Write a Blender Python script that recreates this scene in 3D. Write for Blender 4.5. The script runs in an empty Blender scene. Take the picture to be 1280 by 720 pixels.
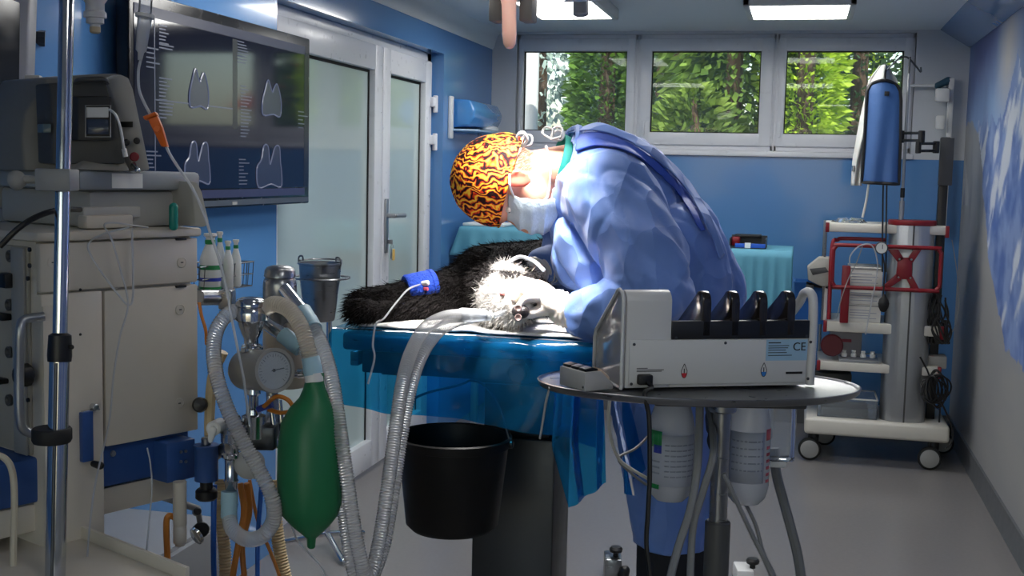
import bpy, bmesh, math, random
from mathutils import Vector, Matrix, noise
V = Vector
PI = math.pi
random.seed(7)
SC = bpy.context.scene
COL = SC.collection

# ------------------------------------------------------------------ camera
F = 1500.0
YAW, PITCH, ROLL = 0.23502534, 0.09797761, 0.02230828
EYE = V((0, 0, 1.45))
_f = V((-math.sin(YAW) * math.cos(PITCH), math.cos(YAW) * math.cos(PITCH), -math.sin(PITCH)))
_r = V((math.cos(YAW), math.sin(YAW), 0))
_d = _f.cross(_r)
CR = math.cos(ROLL) * _r - math.sin(ROLL) * _d
CD = _f.cross(CR)
CF = _f
cam = bpy.data.cameras.new('camera')
cam.sensor_width = 36.0
cam.lens = F / 1280 * 36
cam.clip_start = 0.05
cam.clip_end = 200
camo = bpy.data.objects.new('camera', cam)
COL.objects.link(camo)
m = Matrix((CR, -CD, -CF)).transposed().to_4x4()
m.translation = EYE
camo.matrix_world = m
SC.camera = camo

def ray(x, y): return CF + (x - 640) / F * CR + (y - 360) / F * CD
def at(x, y, d): return EYE + d * ray(x, y)
def on(ax, x, y, v):
    r = ray(x, y)
    return EYE + r * ((v - EYE[ax]) / r[ax])
def onX(x, y, v): return on(0, x, y, v)
def onY(x, y, v): return on(1, x, y, v)
def onZ(x, y, v): return on(2, x, y, v)

# ------------------------------------------------------------------ materials
def s2l(c):
    c = c / 255.0
    return c / 12.92 if c <= 0.04045 else ((c + 0.055) / 1.055) ** 2.4
def rgb(r, g, b): return (s2l(r), s2l(g), s2l(b), 1)

def M(name, col, rough=.5, metal=0.0, spec=.5, coat=0.0, nz=.08, ns=25.0, bump=0.0, bs=120.0, sheen=0.0, sss=0.0, rv=.08, stretch=None):
    m = bpy.data.materials.new(name); m.use_nodes = True
    nt = m.node_tree; N = nt.nodes; L = nt.links
    p = N['Principled BSDF']
    p.inputs['Roughness'].default_value = rough
    p.inputs['Metallic'].default_value = metal
    p.inputs['Specular IOR Level'].default_value = spec
    p.inputs['Coat Weight'].default_value = coat
    p.inputs['Coat Roughness'].default_value = .05
    p.inputs['Sheen Weight'].default_value = sheen
    if sss:
        p.inputs['Subsurface Weight'].default_value = sss
        p.inputs['Subsurface Radius'].default_value = (.012, .005, .003)
    tc = N.new('ShaderNodeTexCoord')
    src = tc.outputs['Object']
    if stretch:
        mp = N.new('ShaderNodeMapping'); mp.inputs['Scale'].default_value = stretch
        L.new(src, mp.inputs['Vector']); src = mp.outputs['Vector']
    n = N.new('ShaderNodeTexNoise'); n.inputs['Scale'].default_value = ns; n.inputs['Detail'].default_value = 4
    L.new(src, n.inputs['Vector'])
    r = N.new('ShaderNodeMapRange')
    r.inputs['To Min'].default_value = 1 - nz; r.inputs['To Max'].default_value = 1 + nz
    L.new(n.outputs['Fac'], r.inputs['Value'])
    x = N.new('ShaderNodeVectorMath'); x.operation = 'SCALE'
    x.inputs[0].default_value = col[:3]
    L.new(r.outputs['Result'], x.inputs['Scale'])
    L.new(x.outputs['Vector'], p.inputs['Base Color'])
    r2 = N.new('ShaderNodeMapRange')
    r2.inputs['To Min'].default_value = max(0, rough - rv); r2.inputs['To Max'].default_value = min(1, rough + rv)
    L.new(n.outputs['Fac'], r2.inputs['Value']); L.new(r2.outputs['Result'], p.inputs['Roughness'])
    if bump:
        n2 = N.new('ShaderNodeTexNoise'); n2.inputs['Scale'].default_value = bs; n2.inputs['Detail'].default_value = 5
        L.new(src, n2.inputs['Vector'])
        b = N.new('ShaderNodeBump'); b.inputs['Strength'].default_value = bump; b.inputs['Distance'].default_value = .01
        L.new(n2.outputs['Fac'], b.inputs['Height']); L.new(b.outputs['Normal'], p.inputs['Normal'])
    return m

def M_emit(name, col, strength, base=None):
    m = bpy.data.materials.new(name); m.use_nodes = True
    N = m.node_tree.nodes; L = m.node_tree.links
    p = N['Principled BSDF']
    p.inputs['Base Color'].default_value = base or col
    p.inputs['Roughness'].default_value = .2
    p.inputs['Emission Color'].default_value = col
    p.inputs['Emission Strength'].default_value = strength
    return m

def M_clear(name, tint, transp=.7, rough=.1, diff=None, gl=.15, bump=0, bs=40, trl=.5):
    """thin see-through plastic: transparent + (diffuse / translucent) + gloss"""
    m = bpy.data.materials.new(name); m.use_nodes = True
    N = m.node_tree.nodes; L = m.node_tree.links
    N.remove(N['Principled BSDF']); out = N['Material Output']
    t = N.new('ShaderNodeBsdfTransparent'); t.inputs['Color'].default_value = tint
    d = N.new('ShaderNodeBsdfDiffuse'); d.inputs['Color'].default_value = diff or tint
    tl = N.new('ShaderNodeBsdfTranslucent'); tl.inputs['Color'].default_value = diff or tint
    md = N.new('ShaderNodeMixShader'); md.inputs['Fac'].default_value = trl
    L.new(d.outputs[0], md.inputs[1]); L.new(tl.outputs[0], md.inputs[2])
    a = N.new('ShaderNodeMixShader'); a.inputs['Fac'].default_value = transp
    tc = N.new('ShaderNodeTexCoord'); n = N.new('ShaderNodeTexNoise'); n.inputs['Scale'].default_value = 9
    L.new(tc.outputs['Object'], n.inputs['Vector'])
    r = N.new('ShaderNodeMapRange'); r.inputs['To Min'].default_value = transp - .08; r.inputs['To Max'].default_value = min(1, transp + .08)
    L.new(n.outputs['Fac'], r.inputs['Value']); L.new(r.outputs[0], a.inputs['Fac'])
    L.new(md.outputs[0], a.inputs[1]); L.new(t.outputs[0], a.inputs[2])
    g = N.new('ShaderNodeBsdfGlossy'); g.inputs['Roughness'].default_value = rough; g.inputs['Color'].default_value = (1, 1, 1, 1)
    lw = N.new('ShaderNodeLayerWeight'); lw.inputs['Blend'].default_value = gl
    if bump:
        n2 = N.new('ShaderNodeTexNoise'); n2.inputs['Scale'].default_value = bs
        L.new(tc.outputs['Object'], n2.inputs['Vector'])
        b = N.new('ShaderNodeBump'); b.inputs['Strength'].default_value = bump; b.inputs['Distance'].default_value = .02
        L.new(n2.outputs['Fac'], b.inputs['Height']); L.new(b.outputs['Normal'], g.inputs['Normal'])
        L.new(b.outputs['Normal'], d.inputs['Normal'])
    f = N.new('ShaderNodeMixShader')
    L.new(lw.outputs['Fresnel'], f.inputs['Fac']); L.new(a.outputs[0], f.inputs[1]); L.new(g.outputs[0], f.inputs[2])
    L.new(f.outputs[0], out.inputs['Surface'])
    return m

def M_vcol(name, rough=.6, spec=.3, bump=0.0, bs=60, nz=.1, ns=40, transl=0.0, sheen=0.0):
    m = M(name, (1, 1, 1, 1), rough, spec=spec, nz=nz, ns=ns, bump=bump, bs=bs, sheen=sheen)
    N = m.node_tree.nodes; L = m.node_tree.links
    p = N['Principled BSDF']
    a = N.new('ShaderNodeVertexColor'); a.layer_name = 'Col'
    src = p.inputs['Base Color'].links[0].from_socket
    x = N.new('ShaderNodeVectorMath'); x.operation = 'MULTIPLY'
    L.new(src, x.inputs[0]); L.new(a.outputs['Color'], x.inputs[1])
    L.new(x.outputs['Vector'], p.inputs['Base Color'])
    if transl:
        out = N['Material Output']
        t = N.new('ShaderNodeBsdfTranslucent'); L.new(x.outputs['Vector'], t.inputs['Color'])
        mx = N.new('ShaderNodeMixShader'); mx.inputs['Fac'].default_value = transl
        L.new(p.outputs[0], mx.inputs[1]); L.new(t.outputs[0], mx.inputs[2]); L.new(mx.outputs[0], out.inputs['Surface'])
    return m

# ------------------------------------------------------------------ mesh builder
def frame_from(z):
    z = z.normalized()
    x = V((1, 0, 0)) if abs(z.x) < .9 else V((0, 1, 0))
    y = z.cross(x).normalized()
    return y.cross(z).normalized(), y, z

def spline(pts, k=8, closed=False):
    pts = [V(p) for p in pts]
    n = len(pts)
    if n < 3: return pts
    out = []
    rng = range(n if closed else n - 1)
    for i in rng:
        if closed: p0, p1, p2, p3 = pts[i - 1], pts[i], pts[(i + 1) % n], pts[(i + 2) % n]
        else:
            p1, p2 = pts[i], pts[i + 1]
            p0 = pts[i - 1] if i else p1 * 2 - p2
            p3 = pts[i + 2] if i + 2 < n else p2 * 2 - p1
        for j in range(k):
            t = j / k
            out.append(.5 * ((2 * p1) + (p2 - p0) * t + (2 * p0 - 5 * p1 + 4 * p2 - p3) * t * t + (3 * p1 - p0 - 3 * p2 + p3) * t ** 3))
    if not closed: out.append(pts[-1])
    return out

class MB:
    def __init__(s):
        s.bm = bmesh.new()
    def box(s, c, size, rz=0, ax=None, bev=0.0, seg=2):
        c = V(c)
        if ax is None:
            ca, sa = math.cos(rz), math.sin(rz)
            ax = (V((ca, sa, 0)), V((-sa, ca, 0)), V((0, 0, 1)))
        vs = []
        for sx in (-.5, .5):
            for sy in (-.5, .5):
                for sz in (-.5, .5):
                    vs.append(s.bm.verts.new(c + ax[0] * size[0] * sx + ax[1] * size[1] * sy + ax[2] * size[2] * sz))
        fs = [s.bm.faces.new([vs[i] for i in f]) for f in ((0, 1, 3, 2), (4, 6, 7, 5), (0, 4, 5, 1), (2, 3, 7, 6), (0, 2, 6, 4), (1, 5, 7, 3))]
        if bev:
            es = list({e for f in fs for e in f.edges})
            bmesh.ops.bevel(s.bm, geom=es, offset=bev, segments=seg, affect='EDGES', profile=.5, clamp_overlap=True)
        return s
    def span(s, a, b, bev=0.0, seg=2):
        a, b = V(a), V(b)
        return s.box((a + b) / 2, [abs(b[i] - a[i]) for i in range(3)], bev=bev, seg=seg)
    def prism(s, poly, vec, bev=0.0, seg=2):
        vec = V(vec)
        a = [s.bm.verts.new(V(p)) for p in poly]; b = [s.bm.verts.new(V(p) + vec) for p in poly]
        n = len(poly)
        fs = [s.bm.faces.new(a[::-1]), s.bm.faces.new(b)]
        for i in range(n): fs.append(s.bm.faces.new((a[i], a[(i + 1) % n], b[(i + 1) % n], b[i])))
        bmesh.ops.recalc_face_normals(s.bm, faces=fs)
        if bev:
            es = list({e for f in fs for e in f.edges})
            bmesh.ops.bevel(s.bm, geom=es, offset=bev, segments=seg, affect='EDGES', profile=.5, clamp_overlap=True)
        return s
    def rings(s, rings, cap0=True, cap1=True, closed=False):
        R = [[s.bm.verts.new(p) for p in r] for r in rings]
        n = len(R[0])
        m = len(R)
        for i in range(m if closed else m - 1):
            A, B = R[i], R[(i + 1) % m]
            for j in range(n):
                s.bm.faces.new((A[j], A[(j + 1) % n], B[(j + 1) % n], B[j]))
        if not closed:
            if cap0: s.bm.faces.new(R[0][::-1])
            if cap1: s.bm.faces.new(R[-1])
        return s
    def lathe(s, prof, o, axis=(0, 0, 1), n=24, cap0=True, cap1=True, sx=1.0, sy=1.0):
        x, y, z = frame_from(V(axis)); o = V(o)
        rr = []
        for r, h in prof:
            r = max(r, 1e-4)
            rr.append([o + z * h + x * (r * sx * math.cos(2 * PI * k / n)) + y * (r * sy * math.sin(2 * PI * k / n)) for k in range(n)])
        return s.rings(rr, cap0, cap1)
    def cyl(s, p0, p1, r0, r1=None, n=20, bev=0.0):
        p0, p1 = V(p0), V(p1); h = (p1 - p0).length
        r1 = r0 if r1 is None else r1
        if bev: prof = [(r0 - bev, 0), (r0, bev), (r1, h - bev), (r1 - bev, h)]
        else: prof = [(r0, 0), (r1, h)]
        return s.lathe(prof, p0, p1 - p0, n)
    def tube(s, pts, r, n=8, k=8, closed=False, sm=True):
        P = spline(pts, k, closed) if sm else [V(p) for p in pts]
        N = len(P)
        rad = r if callable(r) else (lambda t: r)
        rr = []
        x = None
        for i in range(N):
            if closed: t = P[(i + 1) % N] - P[i - 1]
            else: t = P[min(i + 1, N - 1)] - P[max(i - 1, 0)]
            if t.length < 1e-9: t = V((0, 0, 1))
            t.normalize()
            if x is None: x = frame_from(t)[0]
            x = x - t * x.dot(t)
            if x.length < 1e-6: x = frame_from(t)[0]
            x.normalize(); y = t.cross(x)
            q = rad(i / max(1, N - 1))
            rr.append([P[i] + x * (q * math.cos(2 * PI * j / n)) + y * (q * math.sin(2 * PI * j / n)) for j in range(n)])
        return s.rings(rr, closed=closed)
    def corr(s, pts, r, pitch=.0055, amp=.0022, n=14):
        P = spline(pts, 24)
        # resample evenly
        L = [0]
        for i in range(1, len(P)): L.append(L[-1] + (P[i] - P[i - 1]).length)
        step = pitch / 4; out = []; j = 0
        k = int(L[-1] / step)
        for i in range(k + 1):
            t = i * step
            while j < len(L) - 2 and L[j + 1] < t: j += 1
            u = (t - L[j]) / max(1e-9, L[j + 1] - L[j])
            out.append(P[j].lerp(P[j + 1], min(1, u)))
        N = len(out)
        return s.tube(out, lambda t: r + amp * math.sin(t * (N - 1) * PI / 2 + .4), n=n, sm=False)
    def ell(s, c, rad, ax=None, n=20, m=12):
        c = V(c); ax = ax or (V((1, 0, 0)), V((0, 1, 0)), V((0, 0, 1)))
        if isinstance(rad, (int, float)): rad = (rad,) * 3
        rr = []
        for i in range(m + 1):
            a = -PI / 2 + PI * i / m
            q = max(math.cos(a), 1e-3)
            rr.append([c + ax[0] * (rad[0] * q * math.cos(2 * PI * j / n)) + ax[1] * (rad[1] * q * math.sin(2 * PI * j / n)) + ax[2] * (rad[2] * math.sin(a)) for j in range(n)])
        return s.rings(rr)
    def cap(s, p0, p1, r0, r1, n=16):
        p0, p1 = V(p0), V(p1); h = (p1 - p0).length
        prof = [(r0 * math.sin(a), -r0 * math.cos(a)) for a in [i * PI / 12 for i in range(7)]]
        prof += [(r1 * math.cos(a), h + r1 * math.sin(a)) for a in [i * PI / 12 for i in range(7)]]
        return s.lathe(prof, p0, p1 - p0, n)
    def grid(s, fn, nu, nv, closeu=False):
        g = [[s.bm.verts.new(fn(i / (nu if closeu else nu - 1), j / (nv - 1))) for j in range(nv)] for i in range(nu)]
        for i in range(nu if closeu else nu - 1):
            for j in range(nv - 1):
                a, b = g[i], g[(i + 1) % nu]
                s.bm.faces.new((a[j], b[j], b[j + 1], a[j + 1]))
        return s
    def quad(s, a, b, c, d):
        s.bm.faces.new([s.bm.verts.new(V(p)) for p in (a, b, c, d)]); return s
    def poly(s, pts):
        s.bm.faces.new([s.bm.verts.new(V(p)) for p in pts]); return s

ORG = {}
def _mesh(name, mb, mat, org, smooth=True, ang=40, recalc=True, color=None):
    bm = mb.bm
    if recalc: bmesh.ops.recalc_face_normals(bm, faces=bm.faces[:])
    me = bpy.data.meshes.new(name)
    if color:
        cl = bm.loops.layers.float_color.new('Col')
        for f in bm.faces:
            for l in f.loops: l[cl] = color(l.vert.co)
    for v in bm.verts: v.co -= org
    if smooth:
        for f in bm.faces: f.smooth = True
    bm.to_mesh(me); bm.free()
    if smooth and ang < 180: me.set_sharp_from_angle(angle=math.radians(ang))
    if mat: me.materials.append(mat)
    return me

def tag(o, label, cat, group=None, kind=None):
    if label: o['label'] = label
    if cat: o['category'] = cat
    if group: o['group'] = group
    if kind: o['kind'] = kind
    return o

def thing(name, label, cat, loc, group=None, kind=None):
    o = bpy.data.objects.new(name, None); COL.objects.link(o)
    o.empty_display_size = .05
    o.location = loc; ORG[o.name] = V(loc)
    return tag(o, label, cat, group, kind)

def part(name, mb, mat, parent, label=None, **kw):
    org = ORG[parent.name]
    me = _mesh(name, mb, mat, org, **kw)
    o = bpy.data.objects.new(name, me); COL.objects.link(o)
    o.parent = parent; ORG[o.name] = org
    if label: o['label'] = label
    return o

def solo(name, mb, mat, label, cat, group=None, kind=None, org=None, **kw):
    if org is None:
        co = [v.co for v in mb.bm.verts]
        lo = [min(c[i] for c in co) for i in range(3)]; hi = [max(c[i] for c in co) for i in range(3)]
        org = V(((lo[0] + hi[0]) / 2, (lo[1] + hi[1]) / 2, lo[2]))
    me = _mesh(name, mb, mat, V(org), **kw)
    o = bpy.data.objects.new(name, me); COL.objects.link(o)
    o.location = org; ORG[o.name] = V(org)
    return tag(o, label, cat, group, kind)

def struct(name, mb, mat, **kw):
    return solo(name, mb, mat, None, None, kind='structure', org=(0, 0, 0), **kw)

def kids(o): return [c for c in bpy.data.objects if c.parent == o]
def copy_tree(o, loc=None, rz=None, label=None, parent=None):
    c = o.copy(); COL.objects.link(c)
    if parent: c.parent = parent
    if loc is not None: c.location = loc
    if rz is not None: c.rotation_euler = (0, 0, rz)
    if label: c['label'] = label
    for ch in kids(o): copy_tree(ch, parent=c)
    return c

def solidify(o, t, off=0):
    m = o.modifiers.new('thickness', 'SOLIDIFY'); m.thickness = t; m.offset = off; return o
def subsurf(o, n=1):
    m = o.modifiers.new('smooth', 'SUBSURF'); m.levels = n; m.render_levels = n; return o

def remesh(mb, voxel, it=6, fac=.5):
    me = bpy.data.meshes.new('tmp'); bm = mb.bm
    bmesh.ops.recalc_face_normals(bm, faces=bm.faces[:])
    bm.to_mesh(me); bm.free()
    o = bpy.data.objects.new('tmp', me); COL.objects.link(o)
    r = o.modifiers.new('r', 'REMESH'); r.mode = 'VOXEL'; r.voxel_size = voxel; r.adaptivity = 0
    if it:
        sm = o.modifiers.new('s', 'SMOOTH'); sm.factor = fac; sm.iterations = it
    dg = bpy.context.evaluated_depsgraph_get()
    e = o.evaluated_get(dg)
    me2 = bpy.data.meshes.new_from_object(e)
    out = MB(); out.bm.from_mesh(me2)
    bpy.data.objects.remove(o); bpy.data.meshes.remove(me); bpy.data.meshes.remove(me2)
    return out

def text_part(name, body, size, o, xax, yax, mat, parent, ext=.0004, align='LEFT'):
    cu = bpy.data.curves.new(name, 'FONT'); cu.body = body; cu.size = size; cu.extrude = ext
    cu.align_x = align; cu.align_y = 'CENTER'
    t = bpy.data.objects.new('tmp', cu); COL.objects.link(t)
    dg = bpy.context.evaluated_depsgraph_get()
    me = bpy.data.meshes.new_from_object(t.evaluated_get(dg)); bpy.data.objects.remove(t)
    me.name = name
    x = V(xax).normalized(); y = V(yax).normalized(); z = x.cross(y)
    org = ORG[parent.name]
    for v in me.vertices: v.co = V(o) + x * v.co.x + y * v.co.y + z * (v.co.z + ext) - org
    me.materials.clear(); me.materials.append(mat)
    ob = bpy.data.objects.new(name, me); COL.objects.link(ob); ob.parent = parent; ORG[ob.name] = org
    return ob

def lerp(a, b, t): return a + (b - a) * t
def fbm(p, o=4):
    return noise.fractal(V(p), 1.0, 2.0, o)

# ------------------------------------------------------------------ shared materials
MT = {}
MT['chrome'] = M('chrome', rgb(205, 208, 212), .14, 1.0, nz=.04)
MT['steel'] = M('brushed_steel', rgb(150, 152, 155), .3, 1.0, nz=.06, stretch=(1, 1, 8))
MT['alu'] = M('aluminium', rgb(165, 168, 172), .38, .85, nz=.05)
MT['darksteel'] = M('dark_steel', rgb(85, 88, 92), .35, .9)
MT['black'] = M('black_plastic', rgb(16, 16, 18), .42)
MT['blackrub'] = M('black_rubber', rgb(20, 20, 21), .7)
MT['white'] = M('white_plastic', rgb(226, 226, 224), .35, nz=.03)
MT['grey'] = M('grey_plastic', rgb(150, 150, 148), .45, nz=.05)
MT['dgrey'] = M('dark_grey_plastic', rgb(70, 71, 72), .5)
MT['cream'] = M('cream_enamel', rgb(200, 193, 180), .35, nz=.03)
MT['red'] = M('red_enamel', rgb(128, 16, 30), .35)
MT['blue_metal'] = M('blue_enamel', rgb(45, 80, 140), .4)
MT['amber'] = M('amber_rubber', rgb(196, 120, 40), .5)
MT['bluehose'] = M('blue_hose', rgb(20, 95, 190), .45)
MT['paleblue'] = M('pale_blue_rubber', rgb(160, 195, 210), .5)
MT['green_lbl'] = M('green_print', rgb(20, 130, 70), .5)
MT['clear'] = M_clear('clear_plastic', (.95, .97, 1, 1), .82, .08, (.8, .85, .9, 1), gl=.25)
MT['frost'] = M_clear('frosted_plastic', (.9, .93, .97, 1), .35, .25, (.8, .82, .85, 1), gl=.2)
MT['paper'] = M('paper', rgb(232, 232, 228), .8)
MT['ink'] = M('ink', rgb(40, 42, 50), .7)
# ================================================================== ROOM
XL, XR, YB, YF, CZ = -1.88, 0.875, 7.20, -2.2, 2.285
XD = XL - .10                                   # door plane, recessed
MT['bluewall'] = M('glossy_blue_wall_panel', rgb(84, 134, 190), .16, coat=.35, nz=.03, ns=3, rv=.03)
MT['greywall'] = M('grey_white_paint', rgb(196, 200, 206), .6, nz=.02)
MT['ceil'] = M('ceiling_paint', rgb(222, 225, 226), .7, nz=.02)
MT['floor'] = M('grey_vinyl_floor', rgb(126, 123, 122), .24, nz=.05, ns=60, rv=.05)
MT['pvc'] = M('white_pvc_frame', rgb(222, 224, 230), .3, nz=.02)
MT['skirt'] = M('grey_vinyl_skirting', rgb(92, 94, 98), .45)

struct('floor', MB().span((-2.2, YF, -.08), (XR + .2, YB + .2, 0)), MT['floor'])
struct('ceiling', MB().span((-2.2, YF, CZ), (XR + .2, YB + .2, CZ + .12)), MT['ceil'])
# left wall with the door opening
djr = onX(555, 80, XL); dY1 = djr.y; dZ1 = 2.055; dY0 = 4.10
b = MB()
b.span((XL - .15, YF, 0), (XL, dY0, 2.18)).span((XL - .15, dY1, 0), (XL, YB, 2.18)).span((XL - .15, dY0, dZ1), (XL, dY1, 2.18))
struct('wall_left', b, MT['bluewall'])
# rounded cove above the blue panels
b = MB()
prof = [(XL - .15, CZ), (XL - .15, 2.18), (XL + .002, 2.18), (XL + .012, 2.195), (XL + .02, 2.23), (XL + .035, 2.265), (XL + .06, CZ)]
b.prism([(x, YF, z) for x, z in prof], (0, YB - YF, 0))
struct('trim_1', b, MT['ceil'], ang=30)
# back wall: blue below the windows, painted above
wz0, wz1 = 1.592, 2.27
wx0 = onY(645, 110, YB).x; wx1 = onY(1143, 110, YB).x
struct('wall_back', MB().span((XL - .15, YB, 0), (XR + .2, YB + .15, 1.56)), MT['bluewall'])
b = MB().span((XL - .15, YB, 1.56), (wx0, YB + .15, CZ)).span((wx1, YB, 1.56), (XR + .2, YB + .15, CZ)).span((wx0, YB, wz1), (wx1, YB + .15, CZ))
struct('wall_back_upper', b, MT['greywall'])
b = MB().span((-2.2, YF - .15, 0), (XR + .2, YF, .55)).span((-2.2, YF - .15, 2.15), (XR + .2, YF, CZ)).span((-2.2, YF - .15, .55), (-1.75, YF, 2.15)).span((.75, YF - .15, .55), (XR + .2, YF, 2.15))
struct('wall_front', b, M('wall_front_paint', rgb(120, 130, 145), .6))
b = MB().span((wx0 - .01, YB - .025, 1.56), (wx1 + .01, YB + .04, wz0), bev=.006)
struct('windowsill_back', b, MT['pvc'])
MT['blue_strip'] = MT['bluewall']
# panes (pixel corners of the glass) -> sashes
glass = M_clear('window_glass', (.93, .96, .95, 1), .98, .01, (.8, .9, .9, 1), gl=.16)
seams = [wx0, onY(796, 110, YB).x, onY(969, 110, YB).x, wx1]
gl_px = [(653.3, 782.3), (813.3, 950), (981.5, 1128.5)]
for i, (l, r) in enumerate(gl_px):
    gx0, gx1 = onY(l, 110, YB).x, onY(r, 110, YB).x
    x0, x1 = seams[i] + .003, seams[i + 1] - .003
    gz0, gz1 = 1.694, 2.171
    w = thing('window_%d' % (i + 1), None, None, ((x0 + x1) / 2, YB, wz0), kind='structure')
    b = MB()
    fy0, fy1 = YB + .03, YB + .10
    t = .035
    b.span((x0, fy0, wz0), (x0 + t * .5, fy1, wz1), bev=.004).span((x1 - t * .5, fy0, wz0), (x1, fy1, wz1), bev=.004)
    b.span((x0, fy0, wz0), (x1, fy1, wz0 + t), bev=.004).span((x0, fy0, wz1 - t), (x1, fy1, wz1), bev=.004)
    part('outer_frame', b, MT['pvc'], w)
    b = MB()
    sy0, sy1 = YB + .012, YB + .075
    b.span((x0 + .012, sy0, wz0 + .03), (gx0, sy1, wz1 - .025), bev=.005).span((gx1, sy0, wz0 + .03), (x1 - .012, sy1, wz1 - .025), bev=.005)
    b.span((gx0 - .01, sy0, wz0 + .03), (gx1 + .01, sy1, gz0), bev=.005).span((gx0 - .01, sy0, gz1), (gx1 + .01, sy1, wz1 - .025), bev=.005)
    part('sash_frame', b, MT['pvc'], w)
    b = MB()
    g = .006
    for a, c in (((gx0, gz0), (gx0 + g, gz1)), ((gx1 - g, gz0), (gx1, gz1)), ((gx0, gz0), (gx1, gz0 + g)), ((gx0, gz1 - g), (gx1, gz1))):
        b.span((a[0], YB + .04, a[1]), (c[0], YB + .055, c[1]))
    part('glazing_seal', b, MT['blackrub'], w)
    part('glass_pane', MB().span((gx0, YB + .046, gz0), (gx1, YB + .05, gz1)), glass, w)
    part('window_handle', MB().box(((x0 + gx0) / 2 + .005, YB + .004, 1.72), (.014, .02, .09), bev=.004), MT['pvc'], w)

# ------------------------------------------------------------------ right wall mural
_mk = [onX(x, y, XR) for x, y in ((1215, 60), (1221, 142), (1236, 321), (1258, 448), (1285, 452))]
def blue_edge(z):
    for p, q in zip(_mk, _mk[1:]):
        if z >= q.z: return lerp(p.y, q.y, max(0, min(1, (p.z - z) / max(1e-4, p.z - q.z))))
    return -99
_pk = onX(1272, 72, XR); _cl = onX(1200, 137, XR); _hz = onX(1240, 150, XR)
def mural(p):
    y, z = p.y, p.z
    n = fbm((y * 1.3, z * 1.3, 3.1), 5); n2 = fbm((y * 6, z * 6, 7.7), 5); n3 = fbm((y * .7 + 4, z * 2.2, 1.2), 4)
    cl = lambda q: max(0, min(1, q))
    # violet to pale blue sky with a warm cloud behind the peak
    c = V((.13, .15, .33)).lerp(V((.24, .36, .60)), cl((2.30 - z) * 1.6 + n * .7))
    c = c.lerp(V((.52, .50, .50)), cl(1.1 - abs(y - _pk.y - .25) / .35) * cl(1.2 - abs(z - 2.05) / .32) * cl(.75 + n))
    # pale cliffs on the far side
    top = _cl.z - .05 + .05 * n2 - .16 * cl((_cl.y - y) * .8)
    if z < top:
        st = fbm((y * 7, z * 1.6, 5.5), 4)
        c = V((.44, .44, .43)).lerp(V((.16, .18, .24)), cl((st + .02) * 1.8) * cl((_cl.y + .45 - y) * .9))
    # blue mountain with snow streaks on the near side
    be = blue_edge(z) + .05 * n2
    pk = _pk.z - .75 * abs(y - _pk.y) + .05 * n2
    if y < be and z < max(pk, 1.86 + .09 * n2 - .05 * (y - 4)) and z > .72 + .06 * n2:
        st = fbm((y * 5 + z * 4, z * 1.7 - y * 1.5, 2.5), 5)
        c = V((.09, .16, .42)).lerp(V((.24, .33, .58)), cl(.5 + n2 * 1.2)).lerp(V((.60, .64, .72)), cl((st - .22) * 4))
    elif z < top:
        # snow field sweeping down
        if z < _cl.z - .55 or y < be + .6:
            c = c.lerp(V((.34, .335, .325)), cl((_cl.z - .28 - z) * 2.2)).lerp(V((.24, .25, .28)), .6 * cl(.25 + n3))
        sp = fbm((y * 13, z * 13, 9.1), 3)
        band = cl(1 - abs(z - (.93 + .06 * n)) / .24) * cl((5.75 - y) * 1.5)
        c = c.lerp(V((.17, .22, .36)), band * cl((sp + .02) * 3))
    return (*c, 1)
mur = M_vcol('mountain_mural_print', .55, .25, nz=.06, ns=80)
ny, nzz = 520, 230
b = MB()
b.grid(lambda u, v: V((XR, lerp(YF, YB, u), lerp(0, CZ, v))), ny, nzz)
struct('wall_right', b, mur, smooth=False, color=mural, recalc=False)
struct('wall_right_outer', MB().span((XR + .01, YF, 0), (XR + .15, YB, CZ)), MT['greywall'])
# sloping boxed-in pipe run along the right edge of the ceiling
sx = onZ(1184, 28, CZ).x
sx = min(sx, XR - .12)
b = MB().prism([(sx, 3.2, CZ), (XR - .004, 3.2, CZ), (XR - .004, 3.2, CZ - .10)], (0, YB - 3.2, 0))
struct('trim_2', b, MT['bluewall'])
struct('baseboard_right', MB().prism([(XR, YF, 0), (XR - .018, YF, 0), (XR - .012, YF, .02), (XR - .008, YF, .105), (XR, YF, .11)], (0, YB - YF, 0)), MT['skirt'])
struct('baseboard_back', MB().span((XL, YB - .012, 0), (XR, YB, .10)), MT['skirt'])

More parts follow.
